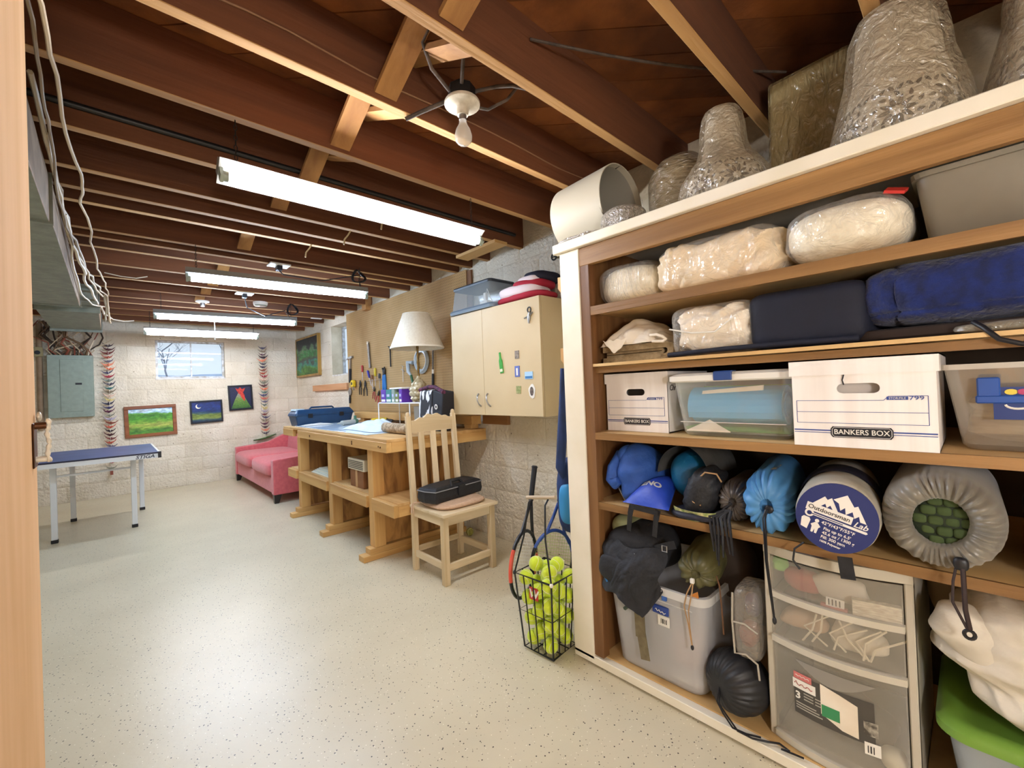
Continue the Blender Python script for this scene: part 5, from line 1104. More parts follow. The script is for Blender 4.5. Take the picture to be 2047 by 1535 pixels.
solo('folded_towel', 'tan towel folded inside the grey translucent bin', 'towel', blob((1.80, -0.16, Z1+0.06), (0.16, 0.20, 0.042), 0.4, 0.4, 24, 14, 0.04, 8), mat('bin_tan', 'B88E58', 0.9), smooth=True)

# --- second row
m_tanT = mat('tan_towel', 'A08A66', 0.95, c2='8C7654', nz=50, bump=0.35, bscale=120)
a = thing('folded_towel', 'tan folded towel under the white sheet on the second shelf', 'towel', (1.72, 0.96, Z2))
def foldtowel(x0, x1, y0, y1, z0, t, rr):
    # flattened loop section in the Y-Z plane, extruded along X
    sec = []
    n = 10
    for k in range(n+1): q = -PI/2+PI*k/n; sec.append((y0+rr-rr*math.cos(q)*1.0, z0+rr+rr*math.sin(q)))
    outer = [(y1, z0)]+sec+[(y1, z0+2*rr)]
    inner = [(y1, z0+2*rr-t)]+[(y0+rr-(rr-t)*math.cos(q), z0+rr+(rr-t)*math.sin(q)) for q in [PI/2-PI*k/n for k in range(n+1)]]+[(y1, z0+t)]
    poly = outer+inner
    return MB().loft([[(x, y, z) for y, z in poly] for x in (x0, x1)])
part('towel_fold', foldtowel(1.62, 1.98, 0.80, 1.13, Z2+0.0005, 0.024, 0.036), m_tanT, a)
part('towel_fold', foldtowel(1.635, 1.97, 0.845, 1.12, Z2+0.025, 0.010, 0.0115), m_tanT, a)
m_wcl = mat('white_cotton', 'EADFCC', 0.9, c2='DDCFB8', nz=8)
a = thing('folded_sheet', 'rumpled white sheet folded on the tan towel', 'sheet', (1.72, 0.98, Z2+0.073))
def ruff(x0, x1, y0, y1, z, h, seed):
    def f(i, j):
        e = max(0.0, math.sin(PI*i)*math.sin(PI*j))**0.35
        k = 0.5+0.5*math.sin(9*j+5*i+2*nz3((i*3, j*3, 0), 1, seed))
        return (x0+(x1-x0)*i+0.012*math.sin(14*j+seed), y0+(y1-y0)*j, z+0.001+e*h*(0.72+0.28*k)+0.01*nz3((i*7, j*7, 0), 1, seed)*e)
    return MB().grid(f, 30, 44)
for k, (h, ins) in enumerate(((0.045, 0.0), (0.085, 0.012), (0.125, 0.025))):
    part('sheet_layer', ruff(1.600+ins*0.6, 1.92, 0.86+ins, 1.135-ins*0.8, Z2+0.073, h, k+2), m_wcl, a, smooth=True)
part('sheet_hem', MB().tube([(1.600, 0.885, Z2+0.10), (1.588, 0.85, Z2+0.098), (1.586, 0.825, Z2+0.088), (1.592, 0.815, Z2+0.078), (1.60, 0.83, Z2+0.07), (1.606, 0.88, Z2+0.075)], 0.006, 8), m_wcl, a, smooth=True)
part('sheet_corner', MB().grid(lambda i, j: (1.592-0.006*math.sin(PI*i), 0.98+0.13*i, Z2+0.098-(0.055*math.sin(PI*i)**1.5)*j+0.004*math.sin(20*i)), 16, 6), m_wcl, a, smooth=True)
a = thing('bagged_linen', 'clear bag of white linens with a navy blue panel', 'bag', (1.76, 0.5, Z2))
m_navyF = mat('navy_fabric', '0E1328', 0.75, c2='0A0E20', nz=10, bump=0.1, bscale=40)
dl = lambda p: 0.32*(0.4-abs(nz3((p.z*24+p.y*9, p.y*10, 0), 1.0, 8)))+0.08*(0.4-abs(nz3((p.z*40-p.y*30, 0, 0), 1.0, 4)))
part('linen', blob((1.76, 0.645, Z2+0.096), (0.16, 0.125, 0.082), 0.45, 0.45, 100, 60, 0.06, 7, 9, Z2+0.012, disp=dl), m_wcl, a, smooth=True)
part('clear_panel', blob((1.755, 0.65, Z2+0.098), (0.178, 0.150, 0.094), 0.35, 0.3, 48, 26, 0.04, 8, 10, Z2+0.001), wrap, a, smooth=True)
part('navy_panel', blob((1.77, 0.36, Z2+0.100), (0.185, 0.165, 0.098), 0.3, 0.28, 48, 26, 0.03, 6, 11, Z2+0.001), m_navyF, a, smooth=True)
part('navy_hem', MB().tube([(1.578, 0.80, Z2+0.012), (1.570, 0.6, Z2+0.016), (1.572, 0.4, Z2+0.016), (1.58, 0.22, Z2+0.014)], 0.009, 8), m_navyF, a, smooth=True)
part('white_cord', MB().tube([(1.575, 0.79, Z2+0.11), (1.570, 0.70, Z2+0.085), (1.572, 0.62, Z2+0.08), (1.580, 0.55, Z2+0.13)], 0.003, 6), m_cordw, a, smooth=True)
m_plush = mat('blue_plush', '0E2464', 0.95, c2='081540', nz=26, bump=0.5, bscale=70, sheen=0.2)
a = thing('folded_blanket', 'thick royal blue plush blanket folded on the second shelf', 'blanket', (1.76, 0.0, Z2+0.045))
db = lambda p: -0.05*math.exp(-((p.z-0.012)/0.006)**2)-0.03*math.exp(-((p.z+0.055)/0.005)**2)-0.03*math.exp(-((p.y-0.235)/0.006)**2)+0.02*nz3(p, 30, 2)
part('blanket_fold', blob((1.77, -0.09, Z2+0.129), (0.200, 0.320, 0.088), 0.45, 0.35, 120, 60, 0.07, 8, 12, Z2+0.041, disp=db), m_plush, a, smooth=True)
a = thing('dark_blanket', 'dark brown folded cloth beneath the blue blanket', 'cloth', (1.78, 0.05, Z2))
part('cloth_layer', blob((1.79, 0.05, Z2+0.020), (0.19, 0.20, 0.0185), 0.4, 0.3, 40, 12, 0.04, 9, 3, Z2+0.001), mat('dark_brown_cloth', '2A1C14', 0.9), a, smooth=True)
a = thing('plastic_pouch', 'flat clear plastic pouch with a black strap on the second shelf', 'pouch', (1.66, -0.12, Z2))
part('pouch_body', blob((1.60, -0.13, Z2+0.014), (0.045, 0.16, 0.0125), 0.5, 0.5, 30, 12, 0.1, 12, 3, Z2+0.001), wrap_mat('pouch_clear', 'B8B09C', 0.35, 0.7), a, smooth=True)
part('strap', MB().tube([(1.575, -0.005, Z2+0.028), (1.548, -0.02, Z2+0.012), (1.542, -0.045, Z2-0.02), (1.54, -0.08, Z2-0.035), (1.545, -0.14, Z2-0.03)], 0.006, 8), m_black, a, smooth=True)

# --- third row: boxes and bins
m_card = mat('white_card', 'F4EEE8', 0.7, c2='EAE2DA', nz=5, stretch=(1, 6, 0.2))
m_ink = mat('ink_black', '1C1A1E', 0.6); m_inkb = mat('ink_blue', '30488E', 0.6)
def bankers(label, x0, x1, y0, y1, z0, z1, hole, marker=False):
    r = thing('archive_box', label, 'box', ((x0+x1)/2, (y0+y1)/2, z0)); w = y1-y0; h = z1-z0; zl = z1-0.048; ins = 0.006
    hz, hw, hh = z0+0.178*h/0.27, 0.094*w/0.32, 0.030*h/0.27; yc = (y0+y1)/2
    # front panel with a real hand hole, built as a ring
    out = [(y0+ins, z0), (y1-ins, z0), (y1-ins, zl+0.01), (y0+ins, zl+0.01)]
    n = 6; ov = [(yc+(hw/2-hh/2)+hh/2*math.cos(t), hz+hh/2*math.sin(t)) for t in [-PI/2+PI*k/n for k in range(n+1)]]+[(yc-(hw/2-hh/2)+hh/2*math.cos(t), hz+hh/2*math.sin(t)) for t in [PI/2+PI*k/n for k in range(n+1)]]
    mb = MB(); xf_, xb_ = x0+0.001, x0+0.006
    cnr = {0: out[2], 1: out[3], 2: out[0], 3: out[1]}
    def proj(p):
        d = Vector((p[0]-yc, p[1]-hz)); ts = []
        if d.x > 1e-6: ts.append((y1-ins-yc)/d.x)
        if d.x < -1e-6: ts.append((y0+ins-yc)/d.x)
        if d.y > 1e-6: ts.append((zl+0.01-hz)/d.y)
        if d.y < -1e-6: ts.append((z0-hz)/d.y)
        t = min(ts); return (yc+d.x*t, hz+d.y*t)
    inner = []; m_ = 48
    for k in range(m_):
        t = 2*PI*k/m_; c, s_ = math.cos(t), math.sin(t)
        # stadium radius along direction t
        best = None
        for q in range(200):
            rr = (q+1)*hw/2/200; yy, zz = rr*c, rr*s_
            dx = max(0, abs(yy)-(hw/2-hh/2))
            if math.hypot(dx, zz) > hh/2: break
            best = (yc+yy, hz+zz)
        inner.append(best or (yc, hz))
    outer = [proj(p) for p in inner]
    for cn in out:                                  # snap the nearest outer point onto each corner
        i = min(range(m_), key=lambda i: (outer[i][0]-cn[0])**2+(outer[i][1]-cn[1])**2); outer[i] = cn
    mb.loft([[(xf_, *p) for p in outer], [(xf_, *p) for p in inner], [(xb_, *p) for p in inner], [(xb_, *p) for p in outer]], False, False)
    part('front_panel', mb, m_card, r)
    part('box_body', MB().box(x0+0.006, x1, y0+ins, y0+ins+0.004, z0, zl+0.01).box(x0+0.006, x1, y1-ins-0.004, y1-ins, z0, zl+0.01).box(x1-0.004, x1, y0+ins, y1-ins, z0, zl+0.01).box(x0+0.006, x1, y0+ins, y1-ins, z0, z0+0.004), m_card, r)
    part('box_lid', MB().box(x0-0.004, x0, y0, y1, zl, z1).box(x0, x1+0.003, y0, y0+0.004, zl, z1).box(x0, x1+0.003, y1-0.004, y1, zl, z1).box(x0-0.004, x1+0.003, y0, y1, z1-0.004, z1), m_card, r)
    if hole: part('inner_flap', B(x0+0.03, x0+0.034, yc-hw, yc+hw, hz-0.05, hz+0.03), mat('flap_grey', hole, 0.8), r)
    # print: address panel, bands, name plate
    u, v = (0, -1, 0), (0, 0, 1); sw = w/0.32; sh_ = h/0.27; xp = x0+0.0004
    def ln(ya, yb, za, zb, t=0.0012):
        return MB().bar((xp, ya, za), (xp, yb, zb), t, 0.0008, (1, 0, 0))
    L0, L1 = y1-0.016*sw, y0+0.022*sw; zt, zb, zm = z0+0.142*sh_, z0+0.073*sh_, z0+0.107*sh_
    k1, k2 = L1+0.085*sw, L1+0.075*sw
    pl_ = ln(L0, L0, zt, zb).join(ln(L0, L1, zb, zb)).join(ln(L0, L1, zm, zm)).join(ln(L0, k1, zt, zt)).join(ln(k1, k2, zt, zt+0.012*sh_)).join(ln(k2, L1, zt+0.012*sh_, zt+0.012*sh_)).join(ln(L1, L1, zt+0.012*sh_, zb))
    part('printed_panel', pl_, m_inkb, r)
    part('printed_bands', ln(y1-0.008, y0+0.008, z0+0.050*sh_, z0+0.050*sh_, 0.0035).join(ln(y1-0.008, y0+0.008, z0+0.043*sh_, z0+0.043*sh_, 0.0018)), m_inkb, r)
    part('printed_tab', MB().box(xp-0.0004, xp+0.0004, k1-0.048*sw, k1-0.006*sw, zt+0.001, zt+0.0105*sh_), m_inkb, r)
    part('model_number', text('799', 0.015*sw, (xp-0.0004, L1+0.021*sw, zt+0.0055*sh_), u, v, stretch=1.3), m_inkb, r)
    part('tab_lettering', text('STOR/FILE', 0.0075*sw, (xp-0.0008, k1-0.027*sw, zt+0.0055*sh_), u, v), m_white, r)
    pw, ph, zc = 0.067*sw, 0.0165*sh_, z0+0.0465*sh_; yn = yc-0.003
    oc = [(-1, -0.55), (-0.93, -1), (0.93, -1), (1, -0.55), (1, 0.55), (0.93, 1), (-0.93, 1), (-1, 0.55)]
    np_ = part('name_plate', MB().prism([(a_*pw, b_*ph) for a_, b_ in oc], lambda a_, b_, q: (q, yn-a_, zc+b_), xp-0.0012, xp), m_ink, r)
    part('plate_line', MB().tube([(xp-0.0013, yn-a_*pw*0.95, zc+b_*ph*0.84) for a_, b_ in oc], 0.0006, 4, closed=True), m_card, np_)
    part('plate_lettering', text('BANKERS BOX', 0.0195*sw, (xp-0.0014, yn, zc), u, v, bold=0.0002, stretch=0.93), m_white, np_)
    return r
bankers('small white cardboard archive box at the far end of the box shelf', 1.655, 2.03, 0.845, 1.150, Z3+0.0005, 1.298, None)
mk = [o for o in bpy.data.objects if o.name.startswith('archive_box')][0]
part('pen_writing', text('Chr', 0.034, (1.70, 0.8495, 1.225), (1, 0, 0), (0, 0, 1), shear=0.3), m_ink, mk)
bankers('large white cardboard archive box with a hand hole in front', 1.545, 1.94, 0.058, 0.390, Z3+0.0005, 1.2995, 'CFC6BE')
part('torn_slit', MB().tube([(1.5425, 0.255, 1.222), (1.5425, 0.258, 1.236), (1.5425, 0.254, 1.2515)], 0.0018, 5), m_ink, [o for o in bpy.data.objects if o.name.startswith('archive_box')][1])
a = thing('storage_bin', 'clear plastic bin with a white lid and blue latch', 'bin', (1.80, 0.598, Z3))
part('bin_body', bin_mb(1.80, 0.598, 0.40, 0.405, Z3+0.0008, Z3+0.205, 0.022), wrap_mat('clear_bin', 'DDE0D8', 0.07, 0.5, 0.1, 0.05, 6), a, smooth=True)
part('bin_line', MB().tube([(1.606, 0.42, Z3+0.055), (1.606, 0.775, Z3+0.055)], 0.0012, 5), m_white, a)
part('bin_lid', MB().loft([rrect(1.80, 0.598, 0.415, 0.42, 0.03, Z3+0.205), rrect(1.80, 0.598, 0.43, 0.435, 0.03, Z3+0.21), rrect(1.80, 0.598, 0.43, 0.435, 0.03, Z3+0.228), rrect(1.80, 0.598, 0.40, 0.405, 0.03, Z3+0.238)]), m_white, a)
part('latch', MB().box(1.578, 1.590, 0.574, 0.636, Z3+0.208, Z3+0.240).box(1.586, 1.63, 0.574, 0.636, Z3+0.237, Z3+0.242), mat('latch_blue', '2E4A86', 0.4), a, bevel=0.002)
a = thing('foam_roll', 'bright blue rolled foam sheet inside the clear bin', 'foam roll', (1.75, 0.6, Z3+0.04))
rp_ = [((0.03+0.055*t)*math.cos(t*14+2.2), (0.03+0.055*t)*math.sin(t*14+2.2)) for t in [i/50 for i in range(51)]]
rp2 = rp_+list(reversed(offs(rp_, 0.008)))
part('roll', MB().loft([[(1.720+u_, y, Z3+0.108+v_*0.98) for u_, v_ in rp2] for y in (0.440, 0.760)]), mat('foam_blue', '3A9AC8', 0.6), a)
part('paper_edge', MB().hexa([(1.655, 0.50, Z3+0.168), (1.665, 0.50, Z3+0.168), (1.665, 0.71, Z3+0.158), (1.655, 0.71, Z3+0.158)], [(1.662, 0.50, Z3+0.186), (1.672, 0.50, Z3+0.186), (1.672, 0.71, Z3+0.170), (1.662, 0.71, Z3+0.170)]), m_wcl, a)
solo('craft_foam', 'bright green craft foam sheet in the clear bin', 'foam sheet', MB().hexa([(1.66, 0.425, Z3+0.018), (1.90, 0.425, Z3+0.018), (1.90, 0.77, Z3+0.018), (1.66, 0.77, Z3+0.018)], [(1.75, 0.425, Z3+0.034), (1.92, 0.425, Z3+0.034), (1.92, 0.77, Z3+0.034), (1.63, 0.77, Z3+0.034)]), mat('foam_green', '5FA83E', 0.6))
solo('craft_foam', 'upright green craft foam sheet behind the blue roll', 'foam sheet', B(1.815, 1.825, 0.425, 0.77, Z3+0.04, Z3+0.185), mat('foam_green', '5FA83E', 0.6))
solo('paper_triangle', 'cream paper piece at the bottom of the clear bin', 'paper', MB().prism([(0.60, 0), (0.76, 0), (0.68, 0.10)], lambda u_, v_, q: (1.622+v_*0.2, u_, Z3+0.019+v_*0.4+q), 0.0, 0.003), m_wcl)
a = thing('storage_bin', 'clear plastic bin with blue handles at the near end of the box shelf', 'bin', (1.83, -0.16, Z3))
part('bin_body', bin_mb(1.83, -0.175, 0.42, 0.46, Z3+0.0008, Z3+0.225, 0.030), wrap_mat('clear_bin2', 'C6BCAC', 0.2, 0.6, 0.12, 0.05, 6), a, smooth=True)
part('bin_rim', rim_mb(1.83, -0.175, 0.42, 0.46, Z3+0.226), mat('rim_frost', 'CFC8BC', 0.3, alpha=0.8), a)
part('latch', MB().box(1.600, 1.612, -0.045, -0.005, Z3+0.13, Z3+0.19).box(1.598, 1.612, -0.32, -0.002, Z3+0.125, Z3+0.145), mat('latch_blue2', '2450A0', 0.35), a, bevel=0.003)
part('bin_label', B(1.606, 1.612, -0.30, -0.032, Z3+0.085, Z3+0.165), mat('label_blue', '1C3474', 0.5), a)
for yy, cc in ((-0.062, 'E0C84A'), (-0.082, 'B83A6A'), (-0.104, '3A8A5A')):
    part('label_dot', MB().prism([(0.011*math.cos(t), 0.007*math.sin(t)) for t in [2*PI*k/14 for k in range(14)]], lambda u_, v_, q: (q, yy+u_, Z3+0.153+v_), 1.6045, 1.6062), mat('dot_'+cc, cc, 0.5), a)
part('label_logo', MB().tube([(1.6055, -0.072+0.020*math.cos(t), Z3+0.122+0.010*math.sin(t)) for t in [PI+PI*k/10 for k in range(11)]], 0.0028, 6), m_white, a)
part('label_line', MB().box(1.6048, 1.606, -0.14, -0.10, Z3+0.112, Z3+0.120).box(1.6048, 1.606, -0.16, -0.082, Z3+0.099, Z3+0.102), mat('label_pale', 'A8A8C8', 0.5), a)
solo('folded_cloth', 'beige folded cloths inside the near clear bin', 'cloth', blob((1.83, -0.175, Z3+0.075), (0.16, 0.185, 0.058), 0.35, 0.3, 30, 20, 0.04, 8, 2, disp=lambda p: 0.05*math.sin(p.z*160)), mat('beige_cloths', 'A08E74', 0.9, c2='6E5E4A', nz=9, stretch=(1, 1, 6)), smooth=True)

# --- fourth row: sleeping bags and stuff sacks
m_bjack = mat('blue_jacket', '2A56A6', 0.7, c2='234A92', nz=12, bump=0.3, bscale=30)
a = thing('puffy_jacket', 'bright blue puffy jacket stuffed at the far end of the shelf', 'jacket', (1.72, 1.03, Z4))
part('jacket_body', blob((1.71, 0.995, Z4+0.118), (0.15, 0.085, 0.116), 0.8, 0.8, 40, 28, 0.16, 8, 2, Z4+0.001, disp=lambda p: 0.05*math.sin(p.z*60+p.y*20)), m_bjack, a, smooth=True)
part('jacket_sleeve', MB().tube([(1.66, 1.075, Z4+0.20), (1.61, 1.085, Z4+0.14), (1.59, 1.085, Z4+0.095), (1.585, 1.07, Z4+0.085), (1.58, 1.045, Z4+0.10)], [0.03, 0.034, 0.030, 0.026, 0.016], 14), m_bjack, a, smooth=True)
part('jacket_collar', blob((1.66, 1.045, Z4+0.20), (0.06, 0.035, 0.045), 0.9, 0.9, 20, 14, 0.15, 14, 4), m_bjack, a, smooth=True)
part('zip', MB().tube([(1.600, 1.065, Z4+0.07), (1.592, 1.045, Z4+0.045), (1.60, 1.03, Z4+0.01)], 0.004, 6), m_steel, a)
m_royal = mat('royal_nylon', '2446B4', 0.5, c2='1E3CA0', nz=10, bump=0.15, bscale=30)
a = thing('hammock_pouch', 'royal blue hammock pouch with white letters and black straps', 'pouch', (1.62, 0.9, Z4))
Mn = T(1.610, 0.895, Z4+0.058) @ Matrix.Rotation(-0.30, 4, 'Y')
def pouch_top(i, j): return Vector((0.105-0.20*i, (0.5-j)*(0.085+0.115*i), (0.010+0.052*math.sin(PI*(0.10+0.62*i))**0.8)*math.sin(PI*min(max(j, 0.0), 1.0))**0.55*(1-i**5)))
part('pouch_body', MB().grid(pouch_top, 22, 22).join(MB().grid(lambda i, j: Vector((0.105-0.20*i, (j-0.5)*(0.085+0.115*i), -0.035*math.sin(PI*j)**0.55*(1-i**5))), 22, 22)).xf(Mn), m_royal, a, smooth=True)
def pt_on(i, j):
    p = pouch_top(i, j); return Mn @ (p+Vector((0, 0, 0.0025)))
tm_ = text('ENO', 0.036, (0, 0, 0), (1, 0, 0), (0, 1, 0), bold=0.0015, stretch=1.1, depth=0.001)
part('lettering', tm_.fn(lambda p: pt_on(0.60-p.y/0.20, 0.5+p.x/(0.085+0.115*0.60))), m_white, a)
for y in (0.955, 0.842):
    part('strap', MB().bar((1.525, y, Z4+0.022), (1.522, y+0.008, Z4-0.015), 0.022, 0.003, (1, 0, 0)).bar((1.522, y+0.008, Z4-0.015), (1.528, y+0.02, Z4-0.085), 0.020, 0.003, (1, 0, 0)), m_bagb, a)
part('strap', MB().bar((1.52, 0.96, Z4+0.018), (1.52, 0.84, Z4+0.012), 0.003, 0.018, (0, 0, 1)), m_bagb, a)
m_teal = mat('teal_nylon', '1E6E9C', 0.4, c2='185E8A', nz=9, bump=0.25, bscale=22)
m_greyf = mat('dark_grey_fabric', '4A4844', 0.85, c2='3A3834', nz=20)
a = thing('sleeping_bag', 'teal blue sleeping bag bulging from a grey cover', 'sleeping bag', (1.75, 0.79, Z4))
part('bag_fill', blob((1.79, 0.795, Z4+0.13), (0.14, 0.085, 0.10), 0.85, 0.85, 34, 24, 0.10, 9, 3, Z4+0.02), m_teal, a, smooth=True)
part('bag_cover', MB().grid(lambda i, j: (1.64+0.28*i, 0.795+0.105*math.cos(PI*(0.02+0.96*j)), Z4+0.135+0.125*math.sin(PI*(0.02+0.96*j))*(1.0+0.05*nz3((i*4, j*6, 0), 1, 2))), 12, 20), m_greyf, a, smooth=True)
a = thing('stuff_sack', 'black stuff sack with a tan cord leaning on the teal bag', 'stuff sack', (1.66, 0.68, Z4))
Mb = T(1.640, 0.705, Z4+0.088)
part('sack_body', blob((0, 0, 0), (0.085, 0.062, 0.105), 0.75, 0.8, 36, 26, 0.10, 12, 3, disp=lambda p: 0.04*math.sin(math.atan2(p.y, p.z)*14)).xf(Mb @ Matrix.Rotation(0.35, 4, 'X')).fn(lambda p: Vector((p.x, p.y, max(p.z, Z4+0.002)))), m_bagb, a, smooth=True)
part('cord', MB().tube([(1.575, 0.70, Z4+0.155), (1.57, 0.675, Z4+0.18), (1.573, 0.635, Z4+0.178), (1.58, 0.622, Z4+0.15)], 0.003, 6), mat('tan_cord', 'A8845A', 0.7), a, smooth=True)
part('strap', MB().tube([(1.565, 0.735, Z4+0.085), (1.555, 0.715, Z4+0.068), (1.56, 0.69, Z4+0.06)], 0.003, 6), mat('tan_cord', 'A8845A', 0.7), a)
a = thing('map_pouch', 'dark pouch with a crescent shaped map panel on the shelf edge', 'pouch', (1.6, 0.72, Z4))
part('pouch_body', blob((1.60, 0.715, Z4+0.018), (0.075, 0.098, 0.0165), 0.7, 0.8, 30, 12, 0.06, 12, 5, Z4+0.001), mat('dark_navy', '1A1A2A', 0.6), a, smooth=True)
m_map = mat('map_print', 'C8C08A', 0.3, c2='7A8A4A', nz=40, lo=0.4, hi=0.6)
cres = [(0.078*math.cos(t), 0.040*math.sin(t)) for t in [math.radians(x) for x in range(180, 361, 15)]]+[(0.078*math.cos(t), 0.006*math.sin(t)) for t in [math.radians(x) for x in range(345, 180, -15)]]
part('map_panel', MB().prism(cres, lambda u_, v_, q: (1.532+q+0.018*abs(u_/0.078)**2, 0.712-u_, Z4+0.045+v_), 0.0, 0.0025), m_map, a)
a = thing('webbing_straps', 'bunch of black webbing strap ends hanging over the shelf edge', 'straps', (1.53, 0.61, 0.63))
rs = random.Random(8)
for k in range(6):
    y = 0.645-0.013*k; l = rs.uniform(0.07, 0.13)
    part('strap_end', MB().tube([(1.57, 0.60+rs.uniform(-.01, .01), Z4+0.055), (1.545, y+0.01, Z4+0.03), (1.530, y, Z4-0.01), (1.528, y+rs.uniform(-.012, .012), Z4-l)], [0.006, 0.006, 0.005, 0.003], 6), m_bagb, a, smooth=True)
def sack(r, base, tip, rx, ry, m, name='sack_body', gather=0.9, pleats=18, pamp=0.06, roll=0.0, hole=0.012, up=(0, 0, 1), n=72, back=True):
    """drawstring sack: axis base -> tip, pleated and gathered at the tip"""
    base, tip = Vector(base), Vector(tip); L_ = (tip-base).length; M = frame_m(base, tip-base, up)
    prof = [(0.02, 0.0), (0.6, 0.0), (0.9, 0.03), (1.0, 0.12), (1.0, 0.5), (0.99, 0.78), (0.94, 0.88), (0.82, 0.955), (0.62, 0.99), (0.42, 1.0), (0.24, 0.992), (hole/rx*1.4, 0.975), (hole/rx, 0.955), (0.01, 0.94)]
    rings = []
    for i, (q, t) in enumerate(prof):
        ring = []; w = max(0.0, min(1.0, (t-0.6)/0.3)) if i > 4 else 0.0
        if i > 10: w *= 0.5
        for k in range(n):
            th = 2*PI*k/n; pl = 1+pamp*w*math.sin(pleats*th+2.3*math.sin(3*th))*(1.0 if q > 0.3 else 0.7)+0.03*nz3((math.cos(th)*2, math.sin(th)*2, t*3), 1, rx*100)
            ax = t*L_ + (pamp*0.25*rx*w*math.sin(pleats*th+2.3*math.sin(3*th)) if i > 6 else 0)
            a_ = th+roll; ring.append(M @ Vector((ax, q*rx*pl*math.cos(a_), q*ry*pl*math.sin(a_))))
        rings.append(ring)
    return part(name, MB().loft(rings), m, r, smooth=True)
a = thing('stuff_sack', 'small shiny dark grey stuff sack gathered at the front', 'stuff sack', (1.66, 0.58, Z4))
m_gsil = mat('grey_sil', '5E5650', 0.35, c2='4C4540', nz=12)
sack(a, (1.90, 0.62, Z4+0.078), (1.585, 0.590, Z4+0.080), 0.057, 0.074, m_gsil, pleats=24, pamp=0.07)
part('drawcord', MB().tube([(1.582, 0.590, Z4+0.08), (1.570, 0.612, Z4+0.06), (1.555, 0.63, Z4+0.03), (1.535, 0.64, Z4-0.005), (1.53, 0.64, Z4-0.05)], 0.005, 6), m_black, a, smooth=True)
a = thing('stuff_sack', 'light blue stuff sack with a long black drawcord', 'stuff sack', (1.62, 0.45, Z4))
m_lblue = mat('light_blue_nylon', '4E8ABE', 0.5, c2='447CAE', nz=9)
sack(a, (1.98, 0.53, Z4+0.112), (1.500, 0.458, Z4+0.108), 0.076, 0.103, m_lblue, pleats=17, pamp=0.075, hole=0.014)
part('cord_hole', blob((1.507, 0.452, Z4+0.100), (0.006, 0.014, 0.013), 1, 1, 14, 8), m_black, a, smooth=True)
part('drawcord', MB().tube([(1.495, 0.455, Z4+0.100), (1.478, 0.455, Z4+0.075), (1.475, 0.454, Z4-0.05), (1.485, 0.449, Z4-0.16), (1.49, 0.445, Z4-0.235)], 0.0028, 6).tube([(1.495, 0.458, Z4+0.100), (1.480, 0.462, Z4+0.075), (1.478, 0.459, Z4-0.05), (1.485, 0.452, Z4-0.16), (1.49, 0.446, Z4-0.235)], 0.0028, 6), m_black, a, smooth=True)
part('cord_knot', blob((1.49, 0.445, Z4-0.24), (0.006, 0.006, 0.012), 1, 1, 10, 8), m_black, a, smooth=True)
m_print = mat('sack_print', 'C9C4B4', 0.6, c2='5A5A5E', nz=50, lo=0.45, hi=0.55)
part('white_print', MB().grid(lambda i, j: (1.60+0.10*i, 0.452+0.01*i+0.0855*math.cos(PI*(0.22+0.28*j)), Z4+0.105+0.106*math.sin(PI*(0.22+0.28*j))), 8, 8), m_print, a)
# Outdoorsman Lab sack
a = thing('sleeping_bag', 'grey sleeping bag sack with a round navy printed end panel', 'sleeping bag', (1.62, 0.27, Z4))
m_lgrey = mat('light_grey_nylon', 'B8B2A2', 0.6, c2='A8A292', nz=8, bump=0.15, bscale=25)
bt_, tp_ = Vector((1.95, 0.330, Z4+0.113)), Vector((1.475, 0.276, Z4+0.112))
ax_ = (tp_-bt_).normalized(); M = frame_m(bt_, ax_, (0, 0, 1)); L_ = (tp_-bt_).length
rings = []
for (q, t) in ((0.02, 0), (0.7, 0), (0.95, 0.05), (1.0, 0.3), (1.0, 0.6), (1.0, 0.86), (0.975, 0.935), (0.93, 0.975), (0.88, 0.985), (0.02, 0.985)):
    rings.append([M @ Vector((t*L_, q*0.100*math.cos(2*PI*k/60)*(1+0.02*nz3((k*0.3, t*6, 0), 1, 3)), q*0.106*math.sin(2*PI*k/60)*(1+0.03*nz3((k*0.3, t*6, 2), 1, 3)))) for k in range(60)])
part('sack_body', MB().loft(rings), m_lgrey, a, smooth=True)
part('dark_band', MB().lathe([(0.103, -0.10), (0.107, -0.09), (0.107, 0.0), (0.103, 0.01)], 48).fn(lambda p: M @ Vector((L_*0.66+p.z, p.x, p.y*1.05))), mat('dark_navy', '1A1A2A', 0.6), a, smooth=True)
m_npan = mat('navy_panel', '1E2A66', 0.6)
rl = 0.30           # the panel is turned clockwise
ct = M @ Vector((0.987*L_, 0, 0)); mu = M.to_3x3()
U = (mu @ Vector((0, 1, 0))).normalized(); 
if U.y > 0: U = -U
V = Vector((0, 0, 1))-ax_*ax_.z; V.normalize(); U = V.cross(ax_) if V.cross(ax_).y < 0 else ax_.cross(V)
U2 = U*math.cos(rl)-V*math.sin(rl); V2 = V*math.cos(rl)+U*math.sin(rl)
def on_panel(u_, v_, q=0.0): return ct+U2*u_+V2*v_+ax_*q
pnl = part('end_panel', MB().prism([(0.094*math.cos(t), 0.098*math.sin(t)) for t in [2*PI*k/48 for k in range(48)]], on_panel, -0.006, 0.0015), m_npan, a)
m_pw = mat('panel_white', 'E9E4DC', 0.6)
def pp_(nm, poly, q=0.0022): return part(nm, MB().prism(poly, on_panel, 0.0012, q), m_pw, pnl)
pp_('mountain_print', [(-0.060, 0.020), (-0.038, 0.050), (-0.030, 0.043), (-0.022, 0.052), (0.000, 0.020), (-0.012, 0.020), (-0.020, 0.030), (-0.026, 0.020), (-0.032, 0.030), (-0.040, 0.020)])
